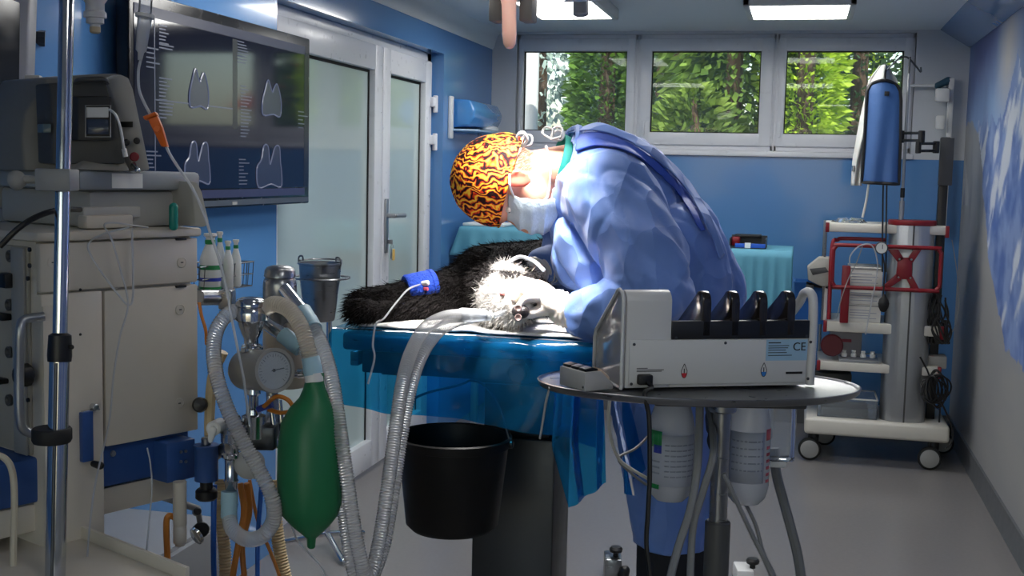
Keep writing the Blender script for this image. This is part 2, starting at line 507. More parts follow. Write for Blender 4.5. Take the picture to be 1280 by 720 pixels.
# ------------------------------------------------------------------ glazed double door on the left
d = thing('door_1', None, None, (XD, (dY0 + dY1) / 2, 0), kind='structure')
fr = MB()
fx0, fx1 = XD - .03, XD + .03
top = 2.03
fr.span((fx0, dY1 - .07, 0), (fx1, dY1, dZ1), bev=.004).span((fx0, dY0, 0), (fx1, dY0 + .07, dZ1), bev=.004).span((fx0, dY0, dZ1 - .055), (fx1, dY1, dZ1), bev=.004)
part('door_frame', fr, MT['pvc'], d)
frost = M('frosted_door_glass', rgb(186, 204, 202), .10, spec=.6, coat=.6, nz=.02, ns=4, rv=.02)
ym = onX(467, 200, XD).y
def leaf(y0, y1, nm):
    z0, z1 = .03, dZ1 - .045
    x0, x1 = XD - .02, XD + .045
    s_ = .105
    b = MB()
    b.span((x0, y0, z0), (x1, y0 + s_, z1), bev=.006).span((x0, y1 - s_, z0), (x1, y1, z1), bev=.006)
    b.span((x0, y0 + s_ - .01, z1 - .115), (x1, y1 - s_ + .01, z1), bev=.006).span((x0, y0 + s_ - .01, z0), (x1, y1 - s_ + .01, z0 + .13), bev=.006)
    l = part(nm, b, MT['pvc'], d)
    part('glass_panel', MB().span((XD, y0 + s_ - .005, z0 + .12), (XD + .012, y1 - s_ + .005, z1 - .11)), frost, l)
    b = MB(); g = .012
    for a, c in (((y0 + s_, z0 + .13), (y0 + s_ + g, z1 - .115)), ((y1 - s_ - g, z0 + .13), (y1 - s_, z1 - .115)), ((y0 + s_, z1 - .115 - g), (y1 - s_, z1 - .115))):
        b.span((XD + .01, a[0], a[1]), (XD + .016, c[0], c[1]))
    part('glazing_seal', b, MT['blackrub'], l)
    return l
leaf(dY0 + .03, ym - .004, 'door_leaf')
lf = leaf(ym + .004, dY1 - .03, 'door_leaf')
for z in (1.80, 1.60):
    b = MB().box((XD + .05, dY1 - .035, z), (.03, .05, .05), bev=.006)
    b.cyl((XD + .06, dY1 - .012, z - .055), (XD + .06, dY1 - .012, z + .035), .013, bev=.003)
    part('hinge', b, MT['pvc'], d)
hy = ym + .05; hz = 1.20
b = MB().box((XD + .05, hy, hz - .03), (.012, .034, .26), bev=.004)
b.cyl((XD + .05, hy, hz + .02), (XD + .10, hy, hz + .02), .011, bev=.003).tube([(XD + .095, hy, hz + .02), (XD + .098, hy + .02, hz + .02), (XD + .098, hy + .135, hz + .018)], .0095)
part('door_handle', b, MT['alu'], d, 'silver lever handle on a long plate')
k = thing('key_ring', 'small keys on a yellow tag hanging in the lock of the glazed door', 'keys', (XD + .075, hy, hz - .19))
b = MB().box((XD + .068, hy, hz - .105), (.03, .004, .02), bev=.001).tube([(XD + .08, hy, hz - .115), (XD + .082, hy + .012, hz - .128), (XD + .08, hy, hz - .142), (XD + .078, hy - .012, hz - .128)], .0012, n=6, closed=True)
part('key', b, MT['steel'], k)
part('key_fob', MB().box((XD + .082, hy + .018, hz - .168), (.006, .028, .055), bev=.004), M('yellow_tag', rgb(214, 176, 92), .5), k, 'yellow tag')
part('spare_key', MB().box((XD + .08, hy - .012, hz - .16), (.003, .014, .05), bev=.001), MT['steel'], k)

# ------------------------------------------------------------------ ceiling light panels
MT['panel'] = M_emit('led_panel_diffuser', (1, .985, .95, 1), 14.0)
MT['panelframe'] = M('light_housing', rgb(214, 214, 210), .5)
def light_panel(px, label):
    zb = CZ - .055
    c0 = onZ(px[0], px[2], zb); c1 = onZ(px[1], px[2], zb); c2 = onZ(px[0] + 4, px[3], zb)
    x0, x1 = c0.x, c1.x; y0, y1 = c0.y, c2.y
    t = thing('ceiling_light', label, 'ceiling light', ((x0 + x1) / 2, (y0 + y1) / 2, CZ), 'surface light panels on the ceiling')
    b = MB(); f = .03
    b.span((x0 - f, y0 - f, zb), (x0, y1 + f, CZ), bev=.004).span((x1, y0 - f, zb), (x1 + f, y1 + f, CZ), bev=.004)
    b.span((x0 - f, y0 - f, zb), (x1 + f, y0, CZ), bev=.004).span((x0 - f, y1, zb), (x1 + f, y1 + f, CZ), bev=.004)
    part('housing', b, MT['panelframe'], t)
    part('diffuser', MB().span((x0, y0, zb + .006), (x1, y1, zb + .012)), MT['panel'], t)
light_panel((937, 1062, 8, 25), 'white rectangular light panel on the ceiling above the right window')
light_panel((640, 738, 2, 25), 'white rectangular light panel on the ceiling beyond the surgical lamp')

def panel_at(x0, x1, y0, y1, label):
    zb = CZ - .055
    t = thing('ceiling_light', label, 'ceiling light', ((x0 + x1) / 2, (y0 + y1) / 2, CZ), 'surface light panels on the ceiling')
    b = MB(); f = .03
    b.span((x0 - f, y0 - f, zb), (x0, y1 + f, CZ), bev=.004).span((x1, y0 - f, zb), (x1 + f, y1 + f, CZ), bev=.004)
    b.span((x0 - f, y0 - f, zb), (x1 + f, y0, CZ), bev=.004).span((x0 - f, y1, zb), (x1 + f, y1 + f, CZ), bev=.004)
    part('housing', b, MT['panelframe'], t)
    part('diffuser', MB().span((x0, y0, zb + .006), (x1, y1, zb + .012)), MT['panel'], t)
panel_at(-1.45, -.90, 3.35, 3.95, 'light panel above the dog mirrored faintly in the left window glass')
panel_at(-.33, .22, 3.35, 3.95, 'unseen light panel added on the ceiling beyond the surgeon for fill')  # added out of view to brighten the gown from above

panel_at(.12, .47, .55, .95, 'small unseen light panel added on the ceiling nearest the viewer for fill')  # added fill panel, sized to light the dental unit and foreground

# ------------------------------------------------------------------ outdoors
struct('ground', MB().span((-14, YB + .2, 1.15), (16, 45, 1.25)), M('garden_soil', rgb(70, 66, 50), .9, nz=.4, ns=6, bump=.6, bs=30))
bark = M('tree_bark', rgb(84, 64, 48), .9, bump=.8, bs=40)
LEAFM = {}
def leafmat(nm, a, bcol):
    return M_vcol(nm, .55, .3, transl=.35, nz=.35, ns=6)
def conifer(px, Y, h, r, n, ls, cols, label, shape='cone', droop=.3, zbase=1.25):
    c = onY(px, 110, Y); base = V((c.x, Y, zbase))
    t = thing('conifer_tree', label, 'tree', base, None)
    part('trunk', MB().tube([base, base + V((.02, 0, h * .5)), base + V((0, .02, h * .93))], lambda q: .07 * (1 - q) + .012), bark, t)
    rnd = random.Random(int(px * 7 + Y * 13)); n = int(n * 1.35); ls *= .78
    b = MB(); lay = b.bm.loops.layers.float_color.new('Col')
    for i in range(n):
        q = rnd.random() ** 1.3
        z = q * h
        rr = r * ((1 - q) ** .6 if shape == 'cone' else (math.sin(PI * min(1, q * .9 + .12)) ** .6)) * (.55 + .45 * rnd.random() ** .5)
        a = rnd.random() * 2 * PI
        bumpy = 1 + .28 * math.sin(a * 5 + z * 7) * math.sin(z * 9)
        p = base + V((math.cos(a) * rr * bumpy, math.sin(a) * rr * bumpy, z + .05))
        out = V((math.cos(a), math.sin(a), rnd.uniform(.2, 1.0) - droop * 2)).normalized()
        side = out.cross(V((rnd.uniform(-1, 1), rnd.uniform(-1, 1), rnd.uniform(-1, 1)))).normalized()
        L_ = ls * rnd.uniform(.6, 1.3); w = L_ * .30
        v = [b.bm.verts.new(x) for x in (p - out * L_ * .3, p + side * w + out * L_ * .2, p + out * L_, p - side * w + out * L_ * .2)]
        f = b.bm.faces.new(v)
        cc = V(cols[0]).lerp(V(cols[1]), rnd.random())
        for l in f.loops: l[lay] = (*cc, 1)
    part('foliage', b, LEAFM['m'], t, smooth=False, recalc=False)
LEAFM['m'] = leafmat('conifer_foliage', 0, 0)
g1 = ((.06, .13, .02), (.18, .33, .05)); g2 = ((.30, .46, .03), (.55, .70, .07)); g3 = ((.05, .11, .05), (.16, .26, .12)); g5 = ((.06, .12, .02), (.22, .34, .06)); gs = ((.30, .40, .36), (.62, .72, .66)); g4 = ((.10, .17, .03), (.30, .42, .08))
conifer(676, 14.0, 4.6, 1.0, 5200, .16, gs, 'pale blue-green spruce seen in the left part of the left window', droop=.5)
conifer(757, 9.6, 3.2, .33, 6500, .085, g1, 'dense green conifer filling the right half of the left window')
conifer(846, 9.9, 3.0, .50, 2600, .10, g3, 'dark thin conifer at the left of the middle window')
conifer(915, 9.2, 3.4, .55, 3600, .11, g5, 'conifer with hanging bright sprays in the middle window', droop=.55, shape='round')
conifer(868, 8.7, .80, .36, 1100, .09, g4, 'low feathery shrub at the foot of the middle window', shape='round', droop=.1)
conifer(1004, 8.9, 3.4, .30, 6500, .075, g2, 'bright yellow-green thuja at the left of the right window', shape='round')
conifer(1072, 10.2, 3.6, .75, 7500, .10, g3, 'grey-green conifer behind the blue apron in the right window')
conifer(1130, 12.0, 3.2, .60, 3200, .10, g2, 'sunlit shrub at the right edge of the right window')
conifer(826, 11.8, 3.9, .75, 6000, .12, g3, 'dark conifer standing behind the gap between left and middle windows')
conifer(960, 12.0, 4.0, .95, 6500, .12, g1, 'dark conifer standing behind the gap between middle and right windows')
conifer(880, 13.2, 4.2, 1.0, 5000, .12, g3, 'tall dark conifer furthest back behind the middle window')
pp = onY(665, 110, 7.9)
solo('downpipe', MB().cyl((pp.x, 7.9, 1.25), (pp.x, 7.9, 3.2), .045, bev=.004).box((pp.x, 7.9, 2.6), (.11, .11, .04), bev=.006), MT['white'], 'white vertical pipe outside the left edge of the left window', 'pipe')
# neighbouring house whose roof is mirrored in the screen and the door glass
h = thing('neighbour_house', 'red roofed house mirrored in the dark wall screen and door glass', 'building', (8.9, 34, 1.25))
part('wall', MB().span((6.0, 32, 1.25), (11.9, 37, 3.1)), M('house_render', rgb(214, 204, 180), .8), h)
part('roof', MB().prism([(5.6, 31.5, 3.05), (8.9, 31.5, 5.2), (12.3, 31.5, 3.05)], (0, 6, 0)), M('red_roof_tiles', rgb(170, 78, 60), .8, bump=.5, bs=20), h)
part('chimney', MB().span((7.0, 32.4, 3.8), (7.6, 33.0, 5.4)), M('brick_chimney', rgb(150, 110, 95), .9), h)

for i in (1, 2):
    struct('trim_%d' % (i + 2), MB().span((seams[i] - .016, YB + .035, wz0), (seams[i] + .016, YB + .10, wz1)), MT['pvc'])
w4 = thing('window_4', None, None, (-.5, YF, .55), kind='structure')  # added window behind the camera, its daylight fills the foreground
b = MB()
for x_ in (-1.75, -.53, .69): b.span((x_, YF - .09, .55), (x_ + .06, YF - .02, 2.15), bev=.004)
b.span((-1.75, YF - .09, .55), (.75, YF - .02, .61), bev=.004).span((-1.75, YF - .09, 2.09), (.75, YF - .02, 2.15), bev=.004)
part('window_frame', b, MT['pvc'], w4)
part('glass_pane', MB().span((-1.69, YF - .06, .61), (.69, YF - .055, 2.09)), glass, w4)

# ------------------------------------------------------------------ light
w = bpy.data.worlds.new('sky'); SC.world = w; w.use_nodes = True
nt = w.node_tree
bg = nt.nodes['Background']
sky = nt.nodes.new('ShaderNodeTexSky'); sky.sky_type = 'NISHITA'; sky.sun_disc = False
sky.sun_elevation = math.radians(48); sky.sun_rotation = math.radians(200); sky.air_density = 1.2; sky.dust_density = 2.5
nt.links.new(sky.outputs[0], bg.inputs['Color']); bg.inputs['Strength'].default_value = .42
def light(name, kind, loc, energy, color=(1, 1, 1), **kw):
    l = bpy.data.lights.new(name, kind); l.energy = energy; l.color = color
    tgt = kw.pop('target', None)
    for a, v in kw.items(): setattr(l, a, v)
    o = bpy.data.objects.new(name, l); COL.objects.link(o); o.location = loc
    if tgt is not None: o.rotation_euler = (V(tgt) - V(loc)).to_track_quat('-Z', 'Y').to_euler()
    return o
light('sun', 'SUN', (0, 0, 8), 5.5, (1, .95, .86), target=V((0, 0, 8)) + V((-.45, .75, -.85)), angle=math.radians(.6))
SC.view_settings.view_transform = 'Standard'
SC.view_settings.look = 'None'
SC.view_settings.exposure = 0.12
SC.view_settings.gamma = 1.0
SC.view_settings.use_curve_mapping = False
SC.cycles.max_bounces = 8
SC.cycles.transparent_max_bounces = 16
SC.cycles.sample_clamp_indirect = 6.0
SC.cycles.caustics_reflective = False
SC.cycles.caustics_refractive = False
# ================================================================== OPERATING TABLE
TZ = 1.10
TX0, TX1 = -.965, -.385
TY0, TY1 = 2.40, 3.62
t = thing('operating_table', 'steel operating table on a square column under the blue plastic drape and the black dog', 'operating table', ((TX0 + TX1) / 2, 3.0, 0))
b = MB().span((TX0 + .012, TY0 + .012, TZ - .045), (TX1 - .012, TY1, TZ - .006), bev=.008)
part('tabletop', b, MT['steel'], t)
b = MB()
for x in (TX0 + .03, TX1 - .03): b.span((x - .012, TY0 + .05, TZ - .085), (x + .012, TY1 - .05, TZ - .05), bev=.003)
part('side_rail', MB().span((TX0 + .005, TY0 + .08, TZ - .090), (TX0 + .025, TY1 - .05, TZ - .058), bev=.003), MT['steel'], t)
part('side_rail', MB().span((TX1 - .025, TY0 + .08, TZ - .090), (TX1 - .005, TY1 - .05, TZ - .058), bev=.003), MT['steel'], t)
b = MB().span((TX0 + .04, TY0 + .06, TZ - .10), (TX1 - .04, TY0 + .10, TZ - .05), bev=.004).span((TX0 + .07, TY0 + .1, TZ - .11), (TX0 + .11, TY1 - .1, TZ - .05), bev=.004).span((TX1 - .11, TY0 + .1, TZ - .11), (TX1 - .07, TY1 - .1, TZ - .05), bev=.004)
part('tilting_frame', b, MT['dgrey'], t)
cx0 = at(585, 700, 2.95).x; cx1 = cx0 + .205; cyf = at(630, 650, 2.95).y
part('column', MB().span((cx0, cyf, .10), (cx1, cyf + .20, .80), bev=.006).span((cx0 + .02, cyf + .02, .80), (cx1 - .02, cyf + .18, TZ - .06), bev=.004), M('table_column_steel', rgb(62, 64, 67), .4, .6, nz=.06), t)
part('knuckle', MB().cyl((cx0 + .02, cyf + .10, TZ - .13), (cx1 - .02, cyf + .10, TZ - .13), .045, bev=.006).span((cx0, cyf - .06, TZ - .16), (cx1, cyf + .26, TZ - .09), bev=.01), MT['dgrey'], t)
part('base', MB().span((cx0 - .14, cyf - .18, .02), (cx1 + .14, cyf + .42, .10), bev=.02), MT['steel'], t)
for sx in (cx0 - .09, cx1 + .09):
    for sy in (cyf - .13, cyf + .37):
        part('foot', MB().cyl((sx, sy, 0), (sx, sy, .03), .03, bev=.004), MT['blackrub'], t)
part('clamp_knob', MB().cyl((TX0 + .17, TY0 + .02, TZ - .075), (TX0 + .17, TY0 + .06, TZ - .075), .022, n=10, bev=.004), MT['black'], t)
part('clamp_knob', MB().cyl((TX0 + .40, TY0 + .02, TZ - .075), (TX0 + .40, TY0 + .06, TZ - .075), .022, n=10, bev=.004), MT['black'], t)

# --- blue translucent drape: one sheet over the table end, front fall, right fall with a hanging corner
drape_m = M_clear('blue_plastic_drape', (.05, .50, .86, 1), .74, .12, (.02, .30, .70, 1), gl=.12, bump=.4, bs=14, trl=.6)
def bottom_px(u):      # lower hem of the front fall in picture coordinates, u 0..1 along the front
    P = [(0, 503), (.10, 508), (.25, 516), (.45, 522), (.62, 530), (.76, 540), (.9, 548), (1, 560)]
    for (a, ya), (c, yc) in zip(P, P[1:]):
        if u <= c: return lerp(ya, yc, (u - a) / (c - a))
    return P[-1][1]
def drape_front(u, v):
    x = lerp(TX0 - .006, TX1 + .006, u)
    px = lerp(415, 742, u)
    zt = TZ + .004
    zb = on(1, px, bottom_px(u), TY0 - .02).z
    w = .006 * v * math.sin(u * 14 + 1.3) + .003 * v * math.sin(u * 37 + v * 2) + .005 * noise.noise(V((u * 9, v * 3, 2)))
    y = TY0 - .008 - .012 * v + w * 1.3
    if v < .12:
        q = v / .12
        return V((x, TY0 + .008 - .016 * math.sin(q * PI / 2), zt - .012 * (1 - math.cos(q * PI / 2))))
    return V((x + .008 * v * math.sin(u * 17), y - .008 * (1 - .12), lerp(zt - .012, zb, (v - .12) / .88)))
b = MB()
b.grid(drape_front, 120, 26)
def drape_top(u, v):
    x = lerp(TX0 - .006, TX1 + .006, u); y = lerp(TY0 + .008, TY0 + .62, v)
    return V((x, y, TZ + .004 + .0025 * max(0, noise.noise(V((x * 16, y * 16, 0))))))
b.grid(drape_top, 50, 40)
def drape_right(u, v):   # u along depth, v down
    zt = TZ - .004
    drop = lerp(.30, .26, u) + .03 * math.sin(u * 9)
    z = zt - drop * v
    y = TY0 - .015 + u * .55
    w = .016 * math.sin(u * 17 + v * 1.5) * v + .006 * math.sin(u * 40) * v
    if u < .10: w += 0
    return V((TX1 + .010 + .05 * v + w, y + .02 * v * math.sin(u * 15), z))
b.grid(drape_right, 80, 24)
# the loose corner that twists out below the right end
A = at(700, 545, 2.42); Bp = at(748, 470, 2.44); C_ = at(758, 605, 2.46); D = at(711, 636, 2.42); E_ = at(690, 570, 2.40)
def corner(u, v):
    top = at(694, 470, 2.405).lerp(at(752, 445, 2.47), u); bot = at(711, 636, 2.40).lerp(at(758, 604, 2.48), u)
    mid = at(690, 560, 2.39).lerp(at(757, 545, 2.49), u)
    p = top.lerp(mid, v * 2) if v < .5 else mid.lerp(bot, (v - .5) * 2)
    return p + CF * (.014 * math.sin(u * 13 + v * 2))
b.grid(corner, 26, 26)
solo('table_drape', b, drape_m, 'translucent blue plastic drape hanging over the near end of the operating table', 'drape', recalc=False, ang=180)

# --- white absorbent pad lying on the drape
padm = M('white_absorbent_pad', rgb(232, 230, 226), .85, bump=.35, bs=90, nz=.03)
def pad(u, v):
    x = lerp(TX0 + .045, TX1 - .02, u); y0 = TY0 + .012 + .010 * noise.noise(V((u * 7, 0, 0))) + .012 * (1 - u)
    y = lerp(y0, TY0 + .75, v)
    return V((x, y, TZ + .012 + .004 * noise.noise(V((x * 14, y * 14, 4))) - (.003 if v == 0 else 0)))
b = MB().grid(pad, 60, 60)
p_ = solo('absorbent_pad', b, padm, 'white absorbent pad under the dog on the operating table', 'pad', recalc=False)
solidify(p_, .004)

# --- black bucket hung from the table
bc = at(567, 543, 2.58); bz = bc.z
hbk = thing('bucket', 'round black plastic bucket hanging below the near end of the operating table', 'bucket', V((bc.x, bc.y, bz - .215)))
R0, R1 = .1225, .100
bh = .205
prof = [(.001, 0), (R1 - .012, 0), (R1, .012), (R0 - .004, bh - .022), (R0 + .003, bh - .020), (R0 + .004, bh - .003), (R0 + .001, bh), (R0 - .004, bh - .002), (R0 - .007, bh - .02), (R1 - .006, .014), (.001, .006)]
part('body', MB().lathe(prof, (bc.x, bc.y, bz - bh), n=56), M('black_bucket_plastic', rgb(10, 10, 11), .5, spec=.35), hbk)
hk = V((bc.x + .03, TY0 + .075, TZ - .105))
part('handle', MB().tube([V((bc.x - R0 - .004, bc.y, bz - .012)), V((bc.x - R0 * .75, bc.y, bz + .07)), hk + V((-.03, 0, -.012)), hk, hk + V((.03, 0, -.012)), V((bc.x + R0 * .8, bc.y, bz + .07)), V((bc.x + R0 + .004, bc.y, bz - .012))], .0028), MT['darksteel'], hbk)
for s_ in (-1, 1): part('handle_lug', MB().cyl((bc.x + s_ * (R0 - .002), bc.y, bz - .012), (bc.x + s_ * (R0 + .010), bc.y, bz - .012), .009, bev=.002), MT['black'], hbk)

# ================================================================== DOG
def dogcol(p):
    n = noise.noise(p * 22) * .03
    d1 = (p - at(632, 386, 2.50)).length + n
    d2 = (p - at(612, 378, 2.54)).length + n
    w = max(0, min(1, (.074 - min(d1, d2 + .012)) / .02))
    d3 = (p - at(643, 348, 2.62)).length + n
    w = max(w, .75 * max(0, min(1, (.05 - d3) / .02)))
    d4 = (p - at(575, 385, 2.6)).length + n
    w = max(w, .5 * max(0, min(1, (.04 - d4) / .02)))
    return V((.012, .010, .010)).lerp(V((.72, .68, .64)), w)
HD = at(632, 372, 2.585)                  # middle of the skull
NOSE = at(650, 389, 2.475)
dg = MB()
dg.ell(HD, (.066, .075, .062))
dg.cap(HD + V((.004, -.03, -.004)), NOSE + V((-.004, .028, .002)), .050, .029)
dg.cap(HD + V((-.012, -.03, -.024)), NOSE + V((-.018, .035, -.022)), .038, .022)   # lower jaw
dg.cap(HD, at(625, 355, 2.78), .062, .080)                       # neck
dg.cap(at(612, 357, 2.80), at(640, 348, 3.05), .095, .092)      # chest
dg.cap(at(640, 348, 3.05), at(690, 332, 3.40), .09, .075)      # belly
dg.cap(at(690, 332, 3.40), at(720, 330, 3.50), .078, .06)
# forelegs stretched to the left
dg.cap(at(612, 350, 2.82), at(550, 361, 2.72), .062, .038); dg.cap(at(556, 362, 2.72), at(490, 370, 2.68), .036, .028); dg.cap(at(490, 371, 2.68), at(452, 379, 2.66), .029, .031)
dg.cap(at(605, 375, 2.80), at(545, 383, 2.70), .05, .033); dg.cap(at(545, 383, 2.70), at(470, 391, 2.62), .030, .025); dg.cap(at(470, 391, 2.62), at(450, 388, 2.60), .026, .03)
# ear flaps
dg.cap(HD + V((-.02, .05, .05)), HD + V((-.075, .06, .03)), .028, .02)
dg.cap(HD + V((.045, .05, .03)), HD + V((.085, .07, -.02)), .026, .018)
# hind legs + tail
dg.cap(at(700, 335, 3.42), at(640, 345, 3.38), .06, .035); dg.cap(at(640, 345, 3.38), at(590, 352, 3.30), .032, .024)
dgm = remesh(dg, .0075, 6)
fur_src = [(v.co.copy(), v.normal.copy()) for v in dgm.bm.verts]
dgm.bm.normal_update()
fur_src = [(v.co.copy(), v.normal.copy()) for v in dgm.bm.verts]
dbase = V((HD.x, HD.y + .2, TZ + .02))
dog = thing('dog', 'black dog with white muzzle lying asleep on the operating table with a bandaged foreleg', 'dog', dbase)
dogm = M_vcol('dog_coat', .75, .12, bump=.6, bs=150, nz=.25, ns=90)
fcol = lambda p: (*dogcol(p), 1)
part('body', dgm, dogm, dog, color=fcol, recalc=False)
b = MB(); lay = b.bm.loops.layers.float_color.new('Col')
rnd = random.Random(5)
back = (at(690, 326, 3.40) - HD).normalized(); left = (at(450, 380, 2.65) - at(600, 360, 2.8)).normalized()
for p, n in fur_src:
    if (p - NOSE).length < .026: continue
    if n.y > .85: continue
    reps = 2 if p.y < HD.y + .25 else 1
    for k in range(reps):
        legs = p.x < HD.x - .07
        dirn = (left if legs else back) * .9 + n * rnd.uniform(.25, .7) + V((rnd.uniform(-.5, .5), rnd.uniform(-.5, .5), rnd.uniform(-.6, .2)))
        if (p - NOSE).length < .09: dirn = (p - NOSE).normalized() * .8 + n * .4 + V((rnd.uniform(-.4, .4),) * 3)
        dirn.normalize()
        L_ = rnd.uniform(.012, .028) * (.55 if (p - NOSE).length < .07 else 1)
        s_ = dirn.cross(V((rnd.uniform(-1, 1), rnd.uniform(-1, 1), rnd.uniform(-1, 1)))).normalized() * .0011
        q = p + V((rnd.uniform(-.003, .003), rnd.uniform(-.003, .003), rnd.uniform(-.003, .003)))
        v = [b.bm.verts.new(x) for x in (q - s_, q + s_, q + dirn * L_ + V((0, 0, -.004)))]
        f = b.bm.faces.new(v); cc = dogcol(p) * rnd.uniform(.6, 1.2) + V((.004, .003, .003)) * rnd.random()
        if rnd.random() < .06 and p.x > HD.x: cc = V((.35, .28, .22))
        for l in f.loops: l[lay] = (*cc, 1)
part('fur', b, dogm, dog, smooth=False, recalc=False)
b = MB()
nd = (NOSE - HD).normalized()
b.ell(NOSE + nd * .004, (.019, .016, .015))
part('nose', b, M('dog_nose_leather', rgb(42, 36, 38), .35, bump=.4, bs=400), dog, 'dark grey nose')
for s_ in (-1, 1):
    c = at(648, 385 + (0 if s_ > 0 else 12), 2.440)
    part('nostril', MB().lathe([(.0052, 0), (.0076, .0016), (.0062, .004), (.0040, .0022), (.001, .0005)], c, V((.1, -1, .12)), n=16), M('nostril_rim_%d' % s_, rgb(176, 150, 146), .4), dog)
part('mouth_lining', MB().ell(HD + V((.012, -.075, .016)), (.007, .012, .005)), M('pink_mouth', rgb(150, 80, 78), .35, sss=.2), dog, 'pink inner lip')
part('ear_lining', MB().ell(at(628, 346, 2.615), (.016, .010, .034), ax=(V((1, 0, .2)).normalized(), V((0, 1, 0)), V((-.2, 0, 1)).normalized())), M('pink_skin', rgb(222, 168, 152), .5, sss=.2), dog, 'pink inner ear')
p0, p1 = at(507, 364, 2.69), at(542, 358, 2.715)
ax_ = (p1 - p0).normalized()
part('bandage', MB().lathe([(.034, 0), (.037, .004), (.037, .016), (.038, .018), (.038, .034), (.039, .036), (.039, .056), (.041, .058), (.040, (p1 - p0).length), (.036, (p1 - p0).length + .003)], p0, ax_, n=28), M('blue_bandage', rgb(20, 70, 190), .75, bump=.5, bs=200), dog, 'bright blue self-adhesive bandage on the upper foreleg')
cpos = at(530, 354, 2.672)
part('catheter_cap', MB().cyl(cpos + V((-.008, 0, -.002)), cpos + V((.012, -.004, .002)), .006, bev=.0015), MT['white'], dog)
part('catheter_cap', MB().cyl(cpos + V((.001, -.004, -.012)), cpos + V((.012, -.008, -.012)), .004, bev=.001), M('pink_plug', rgb(220, 90, 110), .4), dog, 'pink plug')
solo('infusion_tube', MB().tube([cpos + V((-.006, -.004, -.002)), at(510, 362, 2.63), at(494, 380, 2.58), at(480, 398, 2.50), at(470, 405, 2.40), at(466, 430, 2.38), at(468, 448, 2.38), at(460, 480, 2.375)], .0021, n=6), MT['frost'], 'thin clear tube trailing from the blue bandage over the drape edge', 'tube')
# ================================================================== SURGEON
UP = -CD
skin = M('skin', rgb(224, 160, 136), .5, sss=.15, nz=.06, ns=60)
# ---- joints
Hc = at(634, 226, 2.70)                      # skull centre
crown = (at(578, 224, 2.70) - Hc).normalized()
face = (at(640, 292, 2.68) - Hc); face = (face - crown * face.dot(crown)).normalized()
sideN = crown.cross(face).normalized()
if sideN.dot(CF) > 0: sideN = -sideN         # towards the viewer
neck0 = at(668, 205, 2.71); neck1 = at(722, 212, 2.73)
shN, shF = at(782, 238, 2.56), at(752, 220, 2.93)
elN, elF = at(828, 372, 2.47), at(730, 330, 2.93)
wrN, wrF = at(712, 390, 2.50), at(674, 338, 2.80)
chest = at(768, 240, 2.74); belly = at(828, 298, 2.76); pelvis = at(856, 372, 2.79)
def fl(p, z=0): return V((p.x, p.y, z))
hipN, hipF = at(852, 385, 2.70), at(856, 380, 2.88)
ankN = fl(at(852, 640, 2.70), .08); ankF = fl(at(856, 640, 2.92), .08)
knN = hipN.lerp(ankN, .5) + V((-.01, 0, 0)); knF = hipF.lerp(ankF, .5) + V((-.01, 0, 0))

person = thing('person', 'person in blue surgical gown, flame-patterned cap and face mask bending over the dog', 'person', fl(at(850, 600, 2.84)))

def hand(mb, wr, pal, fingers, thumb, r=1.0):
    """wrist, palm centre, four fingers (list of joints), thumb joints"""
    mb.cap(wr, wr.lerp(pal, .5), .027 * r, .030 * r)
    d = (pal - wr).normalized(); s = (fingers[3][0] - fingers[0][0]).normalized(); n = d.cross(s).normalized()
    mb.ell(pal, (.042 * r, .043 * r, .018 * r), ax=(s, d, n))
    for i, f in enumerate(fingers):
        rad = [.0098, .0102, .0098, .0084][i] * r
        root = pal.lerp(f[0], .55)
        mb.cap(root, f[0], rad * 1.15, rad * 1.08)
        for a, c in zip(f, f[1:]): mb.cap(a, c, rad, rad * .9); rad *= .92
    rad = .012 * r
    mb.cap(wr.lerp(pal, .45), thumb[0], rad * 1.5, rad * 1.15)
    for a, c in zip(thumb, thumb[1:]): mb.cap(a, c, rad, rad * .88); rad *= .92
# near hand: back of the hand towards the viewer, fingers reaching into the dog's mouth, thumb below
nP = at(684, 371, 2.515)
nF = [[at(664, 354, 2.535), at(652, 350, 2.545), at(644, 357, 2.545)],
      [at(662, 360, 2.515), at(648, 357, 2.515), at(641, 366, 2.51)],
      [at(662, 366, 2.495), at(649, 365, 2.488), at(643, 374, 2.485)],
      [at(665, 373, 2.48), at(655, 374, 2.47), at(650, 381, 2.465)]]
nT = [at(678, 387, 2.50), at(665, 392, 2.485), at(654, 393, 2.475)]
fP = at(652, 338, 2.76)
fF = [[at(636, 326, 2.75), at(629, 331, 2.735), at(628, 340, 2.72)],
      [at(638, 330, 2.73), at(629, 337, 2.715), at(628, 347, 2.70)],
      [at(641, 336, 2.715), at(633, 344, 2.70), at(632, 353, 2.69)],
      [at(645, 342, 2.705), at(638, 350, 2.692), at(637, 357, 2.685)]]
fT = [at(655, 352, 2.735), at(648, 360, 2.715), at(642, 364, 2.70)]

b = MB()
# head
b.ell(Hc + crown * .018, (.103, .092, .076), ax=(crown, face, sideN))
b.ell(Hc - crown * .045 + face * .030, (.060, .062, .060), ax=(crown, face, sideN))
b.cap(Hc - crown * .055 + face * .035, Hc - crown * .098 + face * .055, .050, .026)       # jaw to chin
b.cap(Hc - crown * .015 + face * .086, Hc - crown * .048 + face * .104, .012, .016)       # nose
b.ell(Hc + crown * .012 + face * .076, (.014, .022, .050), ax=(crown, face, sideN))       # brow
for s_ in (-1, 1):
    e0 = Hc - crown * .024 + face * .020 + sideN * s_ * .078
    b.ell(e0, (.030, .018, .007), ax=(crown, face, sideN))
    b.tube([e0 - crown * .030 + face * .004, e0 - crown * .012 - face * .018 + sideN * s_ * .007, e0 + crown * .014 - face * .017 + sideN * s_ * .009, e0 + crown * .028 - face * .001 + sideN * s_ * .007, e0 + crown * .018 + face * .012 + sideN * s_ * .004], .0048, closed=False)
